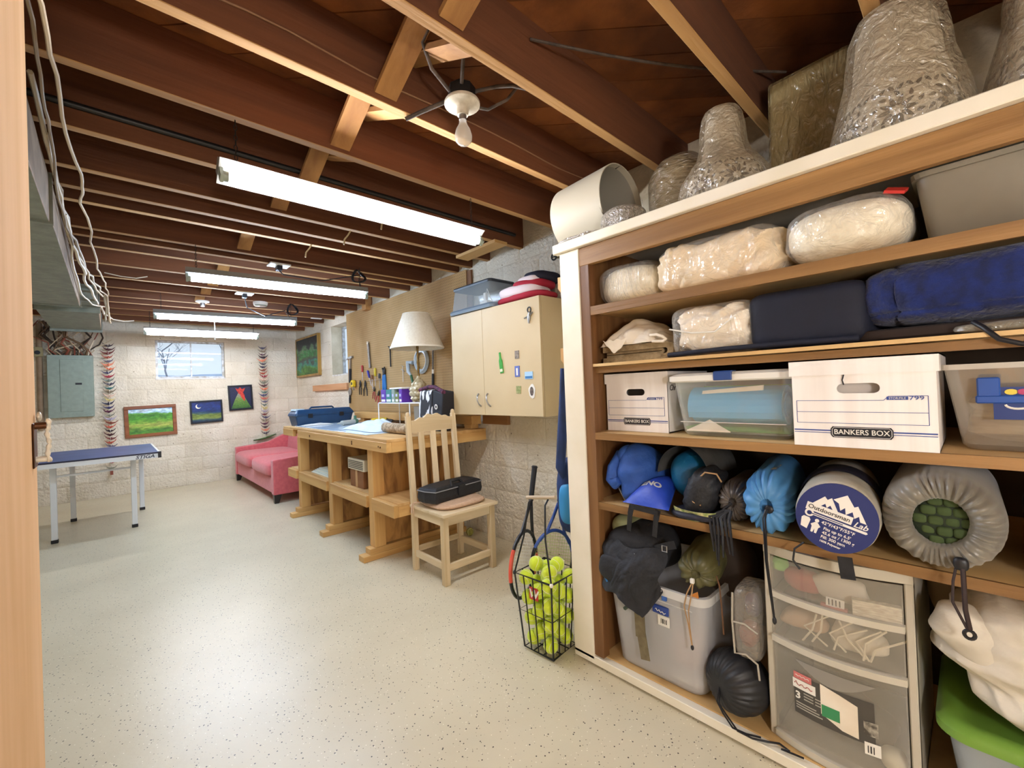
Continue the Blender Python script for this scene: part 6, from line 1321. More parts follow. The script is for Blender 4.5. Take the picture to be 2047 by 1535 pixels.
pp_('mountain_print', [(-0.018, 0.050), (0.008, 0.074), (0.030, 0.048), (0.037, 0.054), (0.066, 0.014), (0.052, 0.014), (0.046, 0.028), (0.038, 0.018), (0.030, 0.034), (0.018, 0.020), (0.012, 0.038), (0.004, 0.026), (-0.004, 0.044)])
pp_('name_band', [(-0.072, -0.002), (0.036, -0.002), (0.036, 0.020), (-0.072, 0.020)])
part('lettering', text('Outdoorsman', 0.0172, on_panel(-0.018, 0.0090, 0.0026), U2, V2, bold=0.0001, depth=0.0005), m_ink, pnl)
part('lettering', text('Lab', 0.022, on_panel(0.056, 0.0035, 0.0018), U2, V2, shear=0.3, bold=0.0003, depth=0.0005), m_pw, pnl)
part('thermometer_print', MB().prism([(-0.052, -0.0135), (0.072, -0.0135), (0.075, -0.010), (0.072, -0.0065), (-0.052, -0.0065)], on_panel, 0.0012, 0.002).loft([[on_panel(-0.060+0.011*math.cos(t), -0.010+0.011*math.sin(t), q) for t in [2*PI*k/20 for k in range(20)]] for q in (0.0012, 0.002)]), m_pw, pnl)
part('thermometer_line', MB().prism([(-0.062, -0.0112), (0.02, -0.0112), (0.02, -0.0088), (-0.062, -0.0088)], on_panel, 0.0018, 0.0026).prism([(-0.060+0.006*math.cos(t), -0.010+0.006*math.sin(t)) for t in [2*PI*k/14 for k in range(14)]], on_panel, 0.0018, 0.0026), m_npan, pnl)
part('lettering', text('42°F/43°F/55°F', 0.0125, on_panel(0.012, -0.0245, 0.0018), U2, V2, bold=0.0002, depth=0.0005), m_pw, pnl)
for k, tx in enumerate(("Fits up to 6.5'", '45.6 oz / 1300 g', 'Fill: 300 gsm', '100% Polyester')):
    part('lettering', text(tx, 0.0115 if k < 3 else 0.008, on_panel(-0.018, -0.0395-0.0125*k, 0.0018), U2, V2, align='LEFT', bold=0.0002, depth=0.0005), m_pw, pnl)
pp_('bag_icon', [(-0.070, -0.055), (-0.054, -0.058), (-0.052, -0.030), (-0.056, -0.024), (-0.070, -0.024), (-0.074, -0.030)])
pp_('person_icon', [(-0.044, -0.062), (-0.039, -0.062), (-0.037, -0.050), (-0.035, -0.062), (-0.030, -0.062), (-0.029, -0.045), (-0.025, -0.040), (-0.034, -0.031), (-0.040, -0.031), (-0.049, -0.040), (-0.045, -0.045)])
pp_('person_icon', [(-0.037+0.0052*math.cos(t), -0.0255+0.0052*math.sin(t)) for t in [2*PI*k/12 for k in range(12)]])
part('webbing_tab', MB().bar((1.492, 0.262, Z4+0.004), (1.488, 0.255, Z4-0.055), 0.034, 0.003, (1, 0, 0)), m_bagb, a)
part('drawcord', MB().tube([(1.50, 0.36, Z4+0.02), (1.50, 0.385, Z4-0.005), (1.50, 0.39, Z4-0.04), (1.505, 0.375, Z4-0.065)], 0.003, 6), m_black, a, smooth=True)
# big grey bag with green pad
a = thing('sleeping_pad', 'large gathered grey sack with a green quilted pad showing inside', 'sleeping pad', (1.7, 0.06, Z4))
m_gs = mat('grey_sheen', '857F72', 0.34, c2='6E685C', nz=10, sheen=0.3)
bt_, tp_ = Vector((2.0, 0.075, Z4+0.135)), Vector((1.515, 0.070, Z4+0.128)); M = frame_m(bt_, tp_-bt_, (0, 0, 1)); L_ = (tp_-bt_).length
prof = [(0.05, 0), (0.8, 0), (1.0, 0.1), (1.0, 0.55), (1.0, 0.76), (0.985, 0.85), (0.93, 0.93), (0.83, 0.985), (0.72, 1.0), (0.62, 0.995), (0.53, 0.975), (0.49, 0.955), (0.475, 0.93), (0.48, 0.85)]
rings = []
for i, (q, t) in enumerate(prof):
    ring = []
    for k in range(150):
        th = 2*PI*k/150; w = (0, 0, 0, 0, 0.0, 0.12, 0.40, 0.85, 1.1, 1.2, 1.1, 0.8, 0.3, 0)[i]
        s_ = math.sin(34*th+2.6*math.sin(4*th)+1.1*math.sin(7*th))*(0.75+0.5*nz3((th*3, i*0.4, 0), 1, 7)); fo = 0.040*w*s_+0.02*nz3((math.cos(th)*2, math.sin(th)*2, t*2), 1, 4)
        rx, rz = 0.120, 0.126
        if i > 8: # the opening is a slanted oval
            rx, rz = 0.120*1.02, 0.126*1.0
        y = q*(1+fo)*rx*math.cos(th); z = q*(1+fo)*rz*math.sin(th)
        if i > 6:
            g = min(1, (i-6)/4); y, z = y*(1-0.10*g)+0.25*g*z*0.35, z
        ring.append(M @ Vector((t*L_+(0.006*w*s_ if i > 5 else 0), y, z)))
    rings.append(ring)
part('sack_body', MB().loft(rings, True, False), m_gs, a, smooth=True)
gp = part('green_pad', blob((1.575, 0.070, Z4+0.128), (0.02, 0.062, 0.066), 0.9, 0.8, 30, 20), mat('dark_green', '1E2A16', 0.8), a, smooth=True)
m_grn = mat('green_quilt', '46572F', 0.85, c2='36451F', nz=20)
rs = random.Random(2)
for iz in range(5):
    for iy in range(4):
        y = 0.070+0.030*(iy-1.5+(0.25 if iz % 2 else -0.2)); z = Z4+0.128+0.0255*(iz-2)
        if ((y-0.070)/0.055)**2+((z-Z4-0.128)/0.060)**2 < 1.0:
            part('quilt_cell', blob((1.558+0.010*rs.random(), y, z), (0.011, 0.0155, 0.0125), 0.6, 0.6, 14, 10), m_grn, gp, smooth=True)
part('drawcord', MB().tube([(1.505, 0.035, Z4+0.055), (1.490, 0.032, Z4+0.03), (1.485, 0.031, Z4-0.06), (1.487, 0.025, Z4-0.105)], 0.005, 6).tube([(1.505, 0.040, Z4+0.055), (1.493, 0.050, Z4+0.0), (1.490, 0.052, Z4-0.05), (1.488, 0.030, Z4-0.105)], 0.003, 6), mat('maroon_cord', '2A1814', 0.7), a, smooth=True)
part('cord_lock', blob((1.498, 0.035, Z4+0.045), (0.010, 0.014, 0.016), 0.7, 0.7, 12, 10), m_black, a, smooth=True)
part('cord_ring', MB().tube([(1.487, 0.026+0.009*math.cos(t), Z4-0.118+0.010*math.sin(t)) for t in [2*PI*k/14 for k in range(14)]], 0.004, 6, closed=True), m_black, a, smooth=True)
a = thing('stuff_sack', 'grey stuff sack at the very edge of the sleeping bag shelf', 'stuff sack', (1.7, -0.2, Z4))
sack(a, (2.0, -0.19, Z4+0.115), (1.54, -0.185, Z4+0.11), 0.105, 0.108, mat('grey_sack2', '6E6C70', 0.5, c2='5E5C60', nz=9), pleats=20, pamp=0.06)
# ------------------------------------------------------------------ bottom row
a = thing('storage_bin', 'large frosted plastic bin on the shelf floor under the backpack', 'bin', (1.80, 0.93, Z5))
WX, WY, WW, WD = 1.805, 0.910, 0.48, 0.430
part('bin_body', bin_mb(WX, WY, WW, WD, Z5+0.0008, 0.445, 0.030, 0.045), mat('bin_frost', 'E6E6E8', 0.3, alpha=0.42, c2='DCDCDC', nz=3), a, smooth=True)
part('bin_rim', rim_mb(WX, WY, WW, WD, 0.447, 0.03, 0.022, 0.05), mat('bin_rim', 'D6D6D4', 0.3, alpha=0.85), a, smooth=True)
part('rim_line', MB().tube([(WX-WW/2+0.006, WY-WD/2+0.05, 0.385), (WX-WW/2+0.006, WY+WD/2-0.05, 0.385)], 0.0025, 6), mat('bin_rim', 'D6D6D4', 0.3), a)
part('clip', B(WX-WW/2-0.006, WX-WW/2+0.004, 0.842, 0.862, 0.395, 0.425), mat('clip_blue', '3A66B4', 0.4), a, bevel=0.002)
part('bin_label', B(WX-WW/2-0.002, WX-WW/2+0.006, 0.838, 0.905, 0.335, 0.368), mat('clip_navy', '24408E', 0.4), a, bevel=0.002)
part('label_mark', MB().tube([(WX-WW/2-0.0028, 0.892-0.004*k, 0.352+0.004*math.sin(k*1.9)-0.0008*k) for k in range(12)], 0.0016, 5), m_white, a)
part('barcode_sticker', B(WX-WW/2+0.003, WX-WW/2+0.0075, 0.838, 0.885, 0.290, 0.330), m_white, a)
part('barcode', MB().join([b_ for b_ in [MB()]][0]).box(WX-WW/2+0.002, WX-WW/2+0.0032, 0.848, 0.851, 0.30, 0.318).box(WX-WW/2+0.002, WX-WW/2+0.0032, 0.855, 0.857, 0.30, 0.318).box(WX-WW/2+0.002, WX-WW/2+0.0032, 0.861, 0.866, 0.30, 0.318).box(WX-WW/2+0.002, WX-WW/2+0.0032, 0.870, 0.872, 0.30, 0.318), m_ink, a)
for lab, c, s_, col in (('peach coloured cloth inside the frosted bin', (1.72, 0.82, 0.17), (0.09, 0.08, 0.09), 'C89A84'), ('grey gear bundle inside the frosted bin', (1.76, 1.00, 0.16), (0.09, 0.07, 0.09), '6E6A68'), ('white packet at the bottom of the frosted bin', (1.64, 0.80, 0.092), (0.05, 0.07, 0.022), 'E0DCD0')):
    solo('bin_contents', lab, 'gear', blob(c, s_, 0.8, 0.8, 24, 16, 0.15, 9), mat('cont_'+col, col, 0.9), smooth=True)
# backpack slumped over the bin
m_pack = mat('pack_black', '1B1C20', 0.75, c2='26272C', nz=16, bump=0.25, bscale=45)
a = thing('backpack', 'black backpack with a blue edged pocket slumped on the bin', 'backpack', (1.68, 1.02, 0.448))
part('pack_body', blob((1.70, 1.01, 0.535), (0.13, 0.135, 0.095), 0.75, 0.7, 44, 28, 0.18, 8, 3, 0.449), m_pack, a, smooth=True)
def flapf(i, j):          # front flap hanging over the rim
    y = 1.125-0.27*j; x0_ = 1.60-0.045*math.sin(PI*j); z = 0.585-0.03*abs(j-0.4)
    t = i; sag = 0.03*nz3((i*3, j*4, 0), 1, 6)+0.022*(0.3-abs(nz3((i*5+j*6, j*7, 0), 1, 2)))
    x = x0_-0.055*math.sin(min(1, t*1.4)*PI/2)+sag*0.6; zz = z-0.235*t**1.25*(0.78+0.35*j if j < 0.75 else 1.04-(j-0.75)*1.8)+0.012*math.sin(9*j+4*i)
    return (x, y+0.012*math.sin(7*i+3*j), zz)
part('pack_flap', MB().grid(flapf, 48, 56), m_pack, a, smooth=True)
part('top_pocket', blob((1.532, 1.040, 0.470), (0.018, 0.085, 0.060), 0.7, 0.7, 40, 28, 0.2, 14, 5), m_pack, a, smooth=True)
part('blue_piping', MB().tube([(1.556, 1.13, 0.435), (1.545, 1.10, 0.405), (1.541, 1.06, 0.395), (1.543, 1.02, 0.405), (1.546, 1.0, 0.43)], 0.0085, 8), mat('pack_blue', '3C86C8', 0.5), a, smooth=True)
part('logo_tag', B(1.549, 1.552, 1.00, 1.028, 0.505, 0.511), m_white, a)
part('zip_pull', MB().tube([(1.548, 0.985, 0.49), (1.541, 0.982, 0.46), (1.540, 0.985, 0.425)], 0.004, 6).join(blob((1.545, 0.965, 0.545), (0.004, 0.008, 0.012), 1, 1, 10, 8)), m_steel, a, smooth=True)
part('buckle', MB().tube([(1.60+0.0, 0.862+0.014*math.cos(t+0.78), 0.585+0.016*math.sin(t+0.78)) for t in [PI/2*k for k in range(4)]], 0.003, 5, closed=True), m_steel, a)
part('shoulder_strap', MB().bar((1.60, 0.90, 0.575), (1.605, 0.845, 0.60), 0.004, 0.030, (0, 0, 1)).bar((1.605, 0.845, 0.60), (1.60, 0.815, 0.612), 0.004, 0.030, (0, 0, 1)), m_pack, a)
m_khaki = mat('khaki_web', '7A6E52', 0.85, c2='6A5E44', nz=40)
part('hip_strap', MB().bar((1.560, 0.965, 0.40), (1.552, 0.955, 0.215), 0.045, 0.003, (1, 0, 0)).bar((1.556, 0.955, 0.235), (1.548, 0.935, 0.135), 0.040, 0.003, (1, 0, 0)), m_khaki, a, label='khaki webbing strap hanging down')
part('strap_buckle', MB().tube([(1.553, 1.0, 0.34), (1.55, 1.01, 0.325), (1.55, 1.025, 0.31)], 0.008, 6), mat('buckle_green', '3A4A3C', 0.5), a, smooth=True)
solo('rolled_hat', 'pale olive rolled cloth behind the backpack', 'cloth', blob((1.73, 1.095, 0.605), (0.10, 0.055, 0.05), 0.8, 0.8, 26, 18, 0.1, 10, 3), mat('pale_olive', '9AA078', 0.8), smooth=True)
a = thing('stuff_sack', 'olive green stuff sack with an orange tag on the bin', 'stuff sack', (1.64, 0.745, 0.448))
m_olive = mat('olive_nylon', '5E5A36', 0.5, c2='4E4A2A', nz=12)
sack(a, (1.86, 0.775, 0.545), (1.575, 0.728, 0.530), 0.074, 0.066, m_olive, pleats=13, pamp=0.09)
part('cord', MB().tube([(1.572, 0.737, 0.505), (1.555, 0.735, 0.47), (1.548, 0.748, 0.40), (1.546, 0.745, 0.34), (1.545, 0.738, 0.275)], 0.0024, 6).tube([(1.572, 0.737, 0.505), (1.556, 0.755, 0.46), (1.549, 0.765, 0.41), (1.547, 0.75, 0.345), (1.545, 0.739, 0.275)], 0.0024, 6), mat('tan_cord', 'A8845A', 0.7), a, smooth=True)
part('cord_end', blob((1.545, 0.738, 0.268), (0.005, 0.006, 0.010), 1, 1, 10, 8), m_bagb, a, smooth=True)
part('cord_lock', B(1.560, 1.572, 0.730, 0.745, 0.497, 0.515), m_white, a, bevel=0.002)
part('orange_tag', MB().prism([(0.72, 0.47), (0.755, 0.445), (0.73, 0.43), (0.715, 0.44)], lambda u_, v_, q: (q, u_, v_), 1.566, 1.569), mat('orange_tag', 'C8823A', 0.5), a)
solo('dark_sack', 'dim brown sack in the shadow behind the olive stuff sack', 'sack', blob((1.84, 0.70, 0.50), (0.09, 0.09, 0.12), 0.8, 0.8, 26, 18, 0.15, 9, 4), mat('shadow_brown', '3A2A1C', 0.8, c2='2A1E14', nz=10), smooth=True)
solo('loose_cord', 'thin brown cord hanging between the bin and the drawer tower', 'cord', MB().tube([(1.62, 0.675, 0.54), (1.605, 0.655, 0.50), (1.60, 0.648, 0.42), (1.60, 0.645, 0.33)], 0.003, 6), mat('brown_cord', '6A4A30', 0.8), smooth=True)
a = thing('zip_pouch', 'clear zip pouch with a white trim hanging beside the drawers', 'pouch', (1.66, 0.56, 0.24))
Mz = T(1.655, 0.565, 0.40)
part('pouch_body', blob((0, 0, 0), (0.075, 0.043, 0.125), 0.35, 0.4, 28, 20, 0.06, 10, 3).xf(Mz), wrap_mat('pouch_grey', 'A8A094', 0.35, 0.7), a, smooth=True)
part('pouch_trim', MB().tube([(1.583, 0.603, 0.50), (1.580, 0.606, 0.40), (1.582, 0.602, 0.29), (1.581, 0.565, 0.30), (1.582, 0.530, 0.28), (1.58, 0.525, 0.23)], 0.0035, 6).tube([(1.580, 0.606, 0.40), (1.579, 0.565, 0.405), (1.581, 0.525, 0.385)], 0.003, 6), mat('pouch_trim', 'B0A898', 0.6), a, smooth=True)
part('pouch_contents', blob((1.64, 0.555, 0.455), (0.035, 0.025, 0.04), 0.8, 0.8, 16, 12, 0.2, 20), mat('pouch_blue', '24345E', 0.4), a, smooth=True)
part('pouch_contents', blob((1.64, 0.57, 0.345), (0.04, 0.028, 0.04), 0.8, 0.8, 16, 12, 0.2, 20, 3), mat('pouch_red', '8E5A50', 0.5), a, smooth=True)
a = thing('stuff_sack', 'round black stuff sack on the floor of the shelf', 'stuff sack', (1.66, 0.615, Z5))
m_bsack = mat('charcoal_nylon', '1A1A1C', 0.5, c2='232326', nz=14)
n = 96; rings = []
Mk = frame_m((1.640, 0.617, Z5+0.108), Vector((-1, 0.42, 0.02)), (0, 0, 1))
for i in range(1, 26):
    ph = PI*i/26; ring = []
    for k in range(n):
        th = 2*PI*k/n; w = max(0, (ph-1.25)/(PI-1.25)) if ph > 1.25 else 0
        rr = 0.106*(1+0.075*w*math.sin(22*th+2.0*math.sin(3*th))+0.03*nz3((math.cos(th)*1.5, math.sin(th)*1.5, ph), 1, 9))
        x_ = -math.cos(ph)*0.106*(1-0.16*max(0, (ph-2.5)/0.64)); ring.append(Mk @ Vector((x_, rr*math.sin(ph)*math.cos(th), rr*math.sin(ph)*math.sin(th))))
    rings.append(ring)
part('sack_body', MB().loft(rings).fn(lambda p: Vector((p.x, p.y, max(p.z, Z5+0.001)))), m_bsack, a, smooth=True)
tipk = Mk @ Vector((0.090, 0, 0))
part('drawcord', MB().tube([tipk, tipk+Vector((-0.018, -0.005, -0.05)), (1.545, 0.62, 0.075), (1.532, 0.585, 0.055), (1.535, 0.54, 0.053), (1.55, 0.50, 0.056), (1.57, 0.47, 0.056), (1.56, 0.44, 0.056), (1.55, 0.46, 0.056), (1.56, 0.40, 0.056)], 0.0032, 6).tube([tipk, tipk+Vector((-0.022, 0.0, -0.04)), (1.54, 0.635, 0.085), (1.528, 0.60, 0.06), (1.54, 0.56, 0.054), (1.555, 0.52, 0.056)], 0.0032, 6), m_black, a, smooth=True)

# --- three drawer plastic tower
m_tower = mat('tower_plastic', 'CFC8B8', 0.4, alpha=0.9, c2='C4BCA8', nz=5)
m_drw = wrap_mat('drawer_clear', 'BCB4A4', 0.16, 0.5, 0.18, 0.08, 8, film=0.04)
DX0, DX1, DY0, DY1, DZ1 = 1.615, 2.10, 0.132, 0.507, 0.692
a = thing('drawer_tower', 'white plastic three drawer tower with see through fronts', 'drawers', (1.85, 0.32, Z5))
def bow(y, k=0.040): t = (y-(DY0+DY1)/2)/((DY1-DY0)/2); return DX0-k*(1-t*t)
def bowed(y0, y1, z0, z1, off=0.0, th=0.004, n=14, k=0.040, bulge=0.0):
    rings = []
    for i in range(n+1):
        y = y0+(y1-y0)*i/n; x = bow(y, k)+off
        rings.append([(x, y, z0), (x+th, y, z0), (x+th, y, z1), (x, y, z1)])
    return MB().loft(rings)
part('tower_top', MB().loft([[(bow(DY0+(DY1-DY0)*i/14)-0.004, DY0+(DY1-DY0)*i/14, z) for i in range(15)]+[(DX1, DY1, z), (DX1, DY0, z)] for z in (DZ1-0.030, DZ1)]), m_tower, a)
part('tower_side', B(DX0, DX1, DY0, DY0+0.006, Z5+0.001, DZ1-0.030), m_tower, a); part('tower_side', B(DX0, DX1, DY1-0.006, DY1, Z5+0.001, DZ1-0.030), m_tower, a)
part('tower_post', B(DX0-0.004, DX0+0.03, DY0, DY0+0.020, Z5+0.001, DZ1-0.03), m_tower, a, bevel=0.003); part('tower_post', B(DX0-0.004, DX0+0.03, DY1-0.020, DY1, Z5+0.001, DZ1-0.03), m_tower, a, bevel=0.003)
part('tower_back', B(DX1-0.006, DX1, DY0, DY1, Z5+0.001, DZ1-0.03), m_tower, a)
part('tower_base', MB().loft([[(bow(DY0+(DY1-DY0)*i/14), DY0+(DY1-DY0)*i/14, z) for i in range(15)]+[(DX1, DY1, z), (DX1, DY0, z)] for z in (Z5+0.001, Z5+0.022)]), m_tower, a)
drw = []
for z0_, z1_ in ((0.540, 0.655), (0.392, 0.522), (Z5+0.028, 0.374)):
    d = part('drawer', bowed(DY0+0.022, DY1-0.022, z0_, z1_, 0.0), m_drw, a, smooth=True); drw.append(d)
    part('drawer_lip', bowed(DY0+0.020, DY1-0.020, z0_-0.016, z0_+0.003, -0.010, 0.018), m_tower, d)
    part('drawer_tray', MB().box(DX0+0.005, DX1-0.03, DY0+0.024, DY1-0.024, z0_-0.004, z0_).box(DX0+0.005, DX1-0.03, DY0+0.024, DY0+0.027, z0_, z1_-0.03).box(DX0+0.005, DX1-0.03, DY1-0.027, DY1-0.024, z0_, z1_-0.03), m_drw, d)
# grip recess and shop labels on the drawers
part('grip_recess', MB().grid(lambda i, j: (bow(0.42-0.20*i)-0.0015, 0.42-0.20*i, 0.348-0.045*math.sin(PI*i)*j), 16, 5), mat('grip_grey', '9A948A', 0.5, alpha=0.8), drw[2], smooth=True)
def on_front(u0, u1, z0_, z1_, m, nm, off, par, sk=0.0): return part(nm, MB().loft([[(bow(y)+off, y, z0_+sk*k), (bow(y)+off+0.001, y, z0_+sk*k), (bow(y)+off+0.001, y, z1_+sk*k), (bow(y)+off, y, z1_+sk*k)] for k, y in enumerate([u0+(u1-u0)*i/8 for i in range(9)])]), m, par)
on_front(0.425, 0.225, 0.178, 0.30, mat('label_dark', '4A4640', 0.5), 'shop_label', -0.0022, drw[2])
on_front(0.425, 0.375, 0.288, 0.308, mat('label_redtag', 'C8706A', 0.5), 'brand_tag', -0.0034, drw[2])
on_front(0.428, 0.365, 0.258, 0.286, m_white, 'note_strip', -0.0034, drw[2])
part('brand_mark', MB().tube([(bow(0.42-0.0035*k)-0.0042, 0.420-0.0035*k, 0.299+0.0022*math.sin(k*2.1)) for k in range(12)], 0.0009, 5), m_white, drw[2])
part('script_mark', MB().tube([(bow(0.423-0.0045*k)-0.0042, 0.423-0.0045*k, 0.272+0.0075*math.sin(k*1.7)*(1 if k < 3 else 0.5)) for k in range(12)], 0.0011, 5), mat('pen_red', 'A03A34', 0.6), drw[2])
part('lettering', text('3', 0.030, (bow(0.415)-0.0036, 0.414, 0.236), (-0.1, -1, 0), (0, 0, 1), bold=0.001), m_white, drw[2])
for k in range(9):
    y0_, y1_ = ((0.398, 0.372), (0.367, 0.340))[k % 2] if k < 6 else (0.42, 0.365-0.008*(k-6))
    zz = 0.248-0.009*(k//2) if k < 6 else 0.212-0.008*(k-6)
    on_front(y0_, y1_, zz, zz+0.0028, mat('label_text', 'B0AA9C', 0.6), 'text_line', -0.0032, drw[2])
part('torn_paper', MB().prism([(0.352, 0.305), (0.33, 0.300), (0.30, 0.292), (0.262, 0.278), (0.262, 0.185), (0.300, 0.190), (0.352, 0.215)], lambda u_, v_, q: (bow(u_)+q, u_, v_), -0.0046, -0.0036), m_wcl, drw[2])
on_front(0.350, 0.305, 0.210, 0.245, mat('label_green', '3A8A58', 0.5), 'green_sticker', -0.0052, drw[2])
on_front(0.250, 0.218, 0.205, 0.245, mat('label_photo', 'B8B0A0', 0.5, c2='4A443C', nz=60), 'photo_print', -0.0034, drw[2])
on_front(0.250, 0.214, 0.150, 0.185, m_white, 'barcode_label', -0.0026, drw[2])
part('barcode', MB().join(MB()).box(bow(0.24)-0.004, bow(0.24)-0.003, 0.241, 0.243, 0.156, 0.176).box(bow(0.235)-0.004, bow(0.235)-0.003, 0.234, 0.237, 0.156, 0.176).box(bow(0.23)-0.004, bow(0.23)-0.003, 0.228, 0.230, 0.156, 0.176), m_ink, drw[2])
for k, (lab, c, s_, col) in enumerate((('red toy parts in the top drawer', (1.66, 0.40, 0.580), (0.035, 0.055, 0.035), 'A8584C'), ('bright green tangle in the top drawer', (1.66, 0.475, 0.615), (0.025, 0.025, 0.02), '8AC860'), ('clear packet in the top drawer', (1.65, 0.31, 0.585), (0.03, 0.07, 0.038), 'C8C0B0'), ('tan rods in the middle drawer', (1.67, 0.41, 0.445), (0.035, 0.07, 0.028), 'C4A484'), ('white netting in the middle drawer', (1.66, 0.27, 0.440), (0.035, 0.075, 0.035), 'D8CCB4'), ('dim dark things in the lower drawer', (1.75, 0.33, 0.14), (0.08, 0.13, 0.055), '6A6458'), ('shiny bundle of pale cords at the lower drawer corner', (1.66, 0.195, 0.115), (0.03, 0.03, 0.03), 'E0D8BC'))):
    solo('drawer_contents', lab, 'contents', blob(c, s_, 0.7, 0.7, 24, 16, 0.25, 22, k), mat('dc_'+col, col, 0.7), smooth=True)
wb_ = thing('craft_kit_box', 'flat printed white box in the top drawer', 'box', (1.61, 0.215, 0.541))
part('kit_box', MB().bar((1.600, 0.268, 0.564), (1.622, 0.160, 0.564), 0.022, 0.044, (0, 0, 1)), mat('kit_box', 'DCD2BC', 0.6, c2='A89C86', nz=40, stretch=(1, 1, 5)), wb_)
part('kit_band', MB().bar((1.596, 0.345, 0.5455), (1.592, 0.278, 0.5455), 0.012, 0.008, (0, 0, 1)), mat('kit_pink', 'B8746C', 0.6), wb_)
nt_ = thing('craft_sticks', 'loose bundle of pale sticks and netting in the middle drawer', 'sticks', (1.66, 0.29, 0.393))
rs = random.Random(6)
for k in range(9):
    y = 0.20+0.022*k; part('stick', MB().tube([(1.600+0.012*rs.random(), y+0.05*rs.uniform(-1, 1), 0.402+0.01*rs.random()), (1.612, y+0.02, 0.44+0.02*rs.random()), (1.63, y+0.06*rs.uniform(-1, 1), 0.485+0.02*rs.random())], 0.003, 5), mat('stick_pale', 'E0D2B4', 0.7), nt_, smooth=True)
cd = thing('price_card', 'white card with a barcode lying in the top drawer', 'card', (1.61, 0.29, 0.545))
part('card', MB().bar((1.588, 0.33, 0.562), (1.590, 0.285, 0.560), 0.003, 0.026, (0, 0, 1)), m_white, cd)
for k in range(4): part('bar_line', MB().bar((1.5855, 0.324-0.009*k, 0.562), (1.5855, 0.321-0.009*k, 0.562), 0.001, 0.018, (0, 0, 1)), m_ink, cd)
solo('marker_pen', 'blue pen lying on the drawer tower', 'pen', MB().tube([(1.585, 0.405, DZ1+0.007), (1.585, 0.33, DZ1+0.007)], 0.006, 8), mat('pen_blue', '2A3A8E', 0.4), smooth=True)
solo('flat_tool', 'dark flat tool lying on the drawer tower', 'tool', B(1.60, 1.63, 0.235, 0.325, DZ1+0.0005, DZ1+0.006), m_dsteel)

# --- bin with green lid and the white sack on it
a = thing('storage_bin', 'grey bin with a bright green lid under the white sack', 'bin', (1.78, -0.12, Z5))
part('bin_body', bin_mb(1.79, -0.12, 0.42, 0.40, Z5+0.0008, 0.315, 0.03, 0.05), mat('grey_clear2', 'A8B0B4', 0.25, alpha=0.75), a, smooth=True)
part('bin_lid', MB().loft([rrect(1.79, -0.12, 0.43, 0.41, 0.06, 0.300, 8), rrect(1.79, -0.12, 0.46, 0.44, 0.07, 0.303, 8), rrect(1.79, -0.12, 0.46, 0.44, 0.07, 0.325, 8), rrect(1.79, -0.12, 0.43, 0.41, 0.06, 0.337, 8), rrect(1.79, -0.12, 0.38, 0.36, 0.05, 0.338, 8), rrect(1.79, -0.12, 0.36, 0.34, 0.05, 0.330, 8)]), mat('lid_green', '6E9438', 0.35), a, smooth=True)
part('lid_label', B(1.556, 1.562, -0.20, -0.06, 0.275, 0.312), mat('label_beige', 'C8B690', 0.6), a)
m_canvas = mat('canvas_sack', 'D4CCBC', 0.85, c2='BEB4A0', nz=7, bump=0.15, bscale=30)
a = thing('fabric_sack', 'large off white fabric sack slumped on the green lid', 'sack', (1.74, -0.08, 0.339))
ds = lambda p: 0.38*(0.35-abs(nz3((p.y*6+p.z*13, p.z*3, p.x*2), 1.0, 3)))+0.16*(0.35-abs(nz3((p.z*24-p.y*9, p.y*5, 0), 1.0, 8)))
part('sack_body', blob((0, 0, 0), (0.165, 0.20, 0.140), 0.75, 0.75, 120, 80, 0.10, 5, 3, disp=ds).xf(T(1.725, -0.125, 0.490) @ Matrix.Rotation(0.42, 4, 'X')).fn(lambda p: Vector((p.x, p.y, max(p.z, 0.339 if p.x > 1.545 else 0.25)))), m_canvas, a, smooth=True)
part('sack_neck', blob((0, 0, 0), (0.05, 0.075, 0.06), 0.7, 0.7, 60, 40, 0.15, 9, 5, disp=ds).xf(T(1.60, 0.015, 0.570) @ Matrix.Rotation(0.5, 4, 'X')), m_canvas, a, smooth=True)
solo('fabric_sack', 'beige fabric sack in the shadow behind the white one', 'sack', blob((2.03, 0.03, 0.56), (0.12, 0.10, 0.135), 0.7, 0.7, 40, 26, 0.08, 7, 6), mat('beige_sack', 'A8906C', 0.9, c2='96805E', nz=7), smooth=True)

# ------------------------------------------------------------------ on top of the shelf
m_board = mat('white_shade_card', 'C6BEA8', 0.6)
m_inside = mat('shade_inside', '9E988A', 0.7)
a = thing('drum_shade', 'large white drum shade lying on its side on the shelf top', 'lamp shade', (1.74, 1.23, ZT))
cy_, cz_, r0_, r1_ = (1.385, 1.085), ZT+0.182, 0.165, 0.180
def ringy(y, r, sq=1.0): return [(1.755+r*math.cos(2*PI*k/56), y, ZT+0.0005+0.181+r*math.sin(2*PI*k/56)) for k in range(56)]
part('shade_wall', MB().loft([ringy(cy_[0], r0_), ringy(cy_[1], r1_), ringy(cy_[1], r1_-0.004), ringy(cy_[0], r0_-0.004)], False, False, ringclosed=True), m_board, a, smooth=True)
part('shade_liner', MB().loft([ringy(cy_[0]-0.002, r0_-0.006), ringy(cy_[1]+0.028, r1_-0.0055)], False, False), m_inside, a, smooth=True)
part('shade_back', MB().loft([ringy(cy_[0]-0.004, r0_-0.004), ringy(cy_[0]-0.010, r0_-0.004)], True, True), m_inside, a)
part('shade_seam', MB().bar((1.755+0.0, cy_[1]-0.0005, ZT+0.36), (1.755, cy_[1]+0.028, ZT+0.354), 0.002, 0.004), m_dsteel, a)
m_foil = wrap_mat('foil_bubble', 'B8AC98', 0.7, 0.92, 0.25, 1.0, 70)
a = thing('bubble_wrap', 'crumpled silvery bubble wrap in front of the drum shade', 'bubble wrap', (1.62, 1.05, ZT))
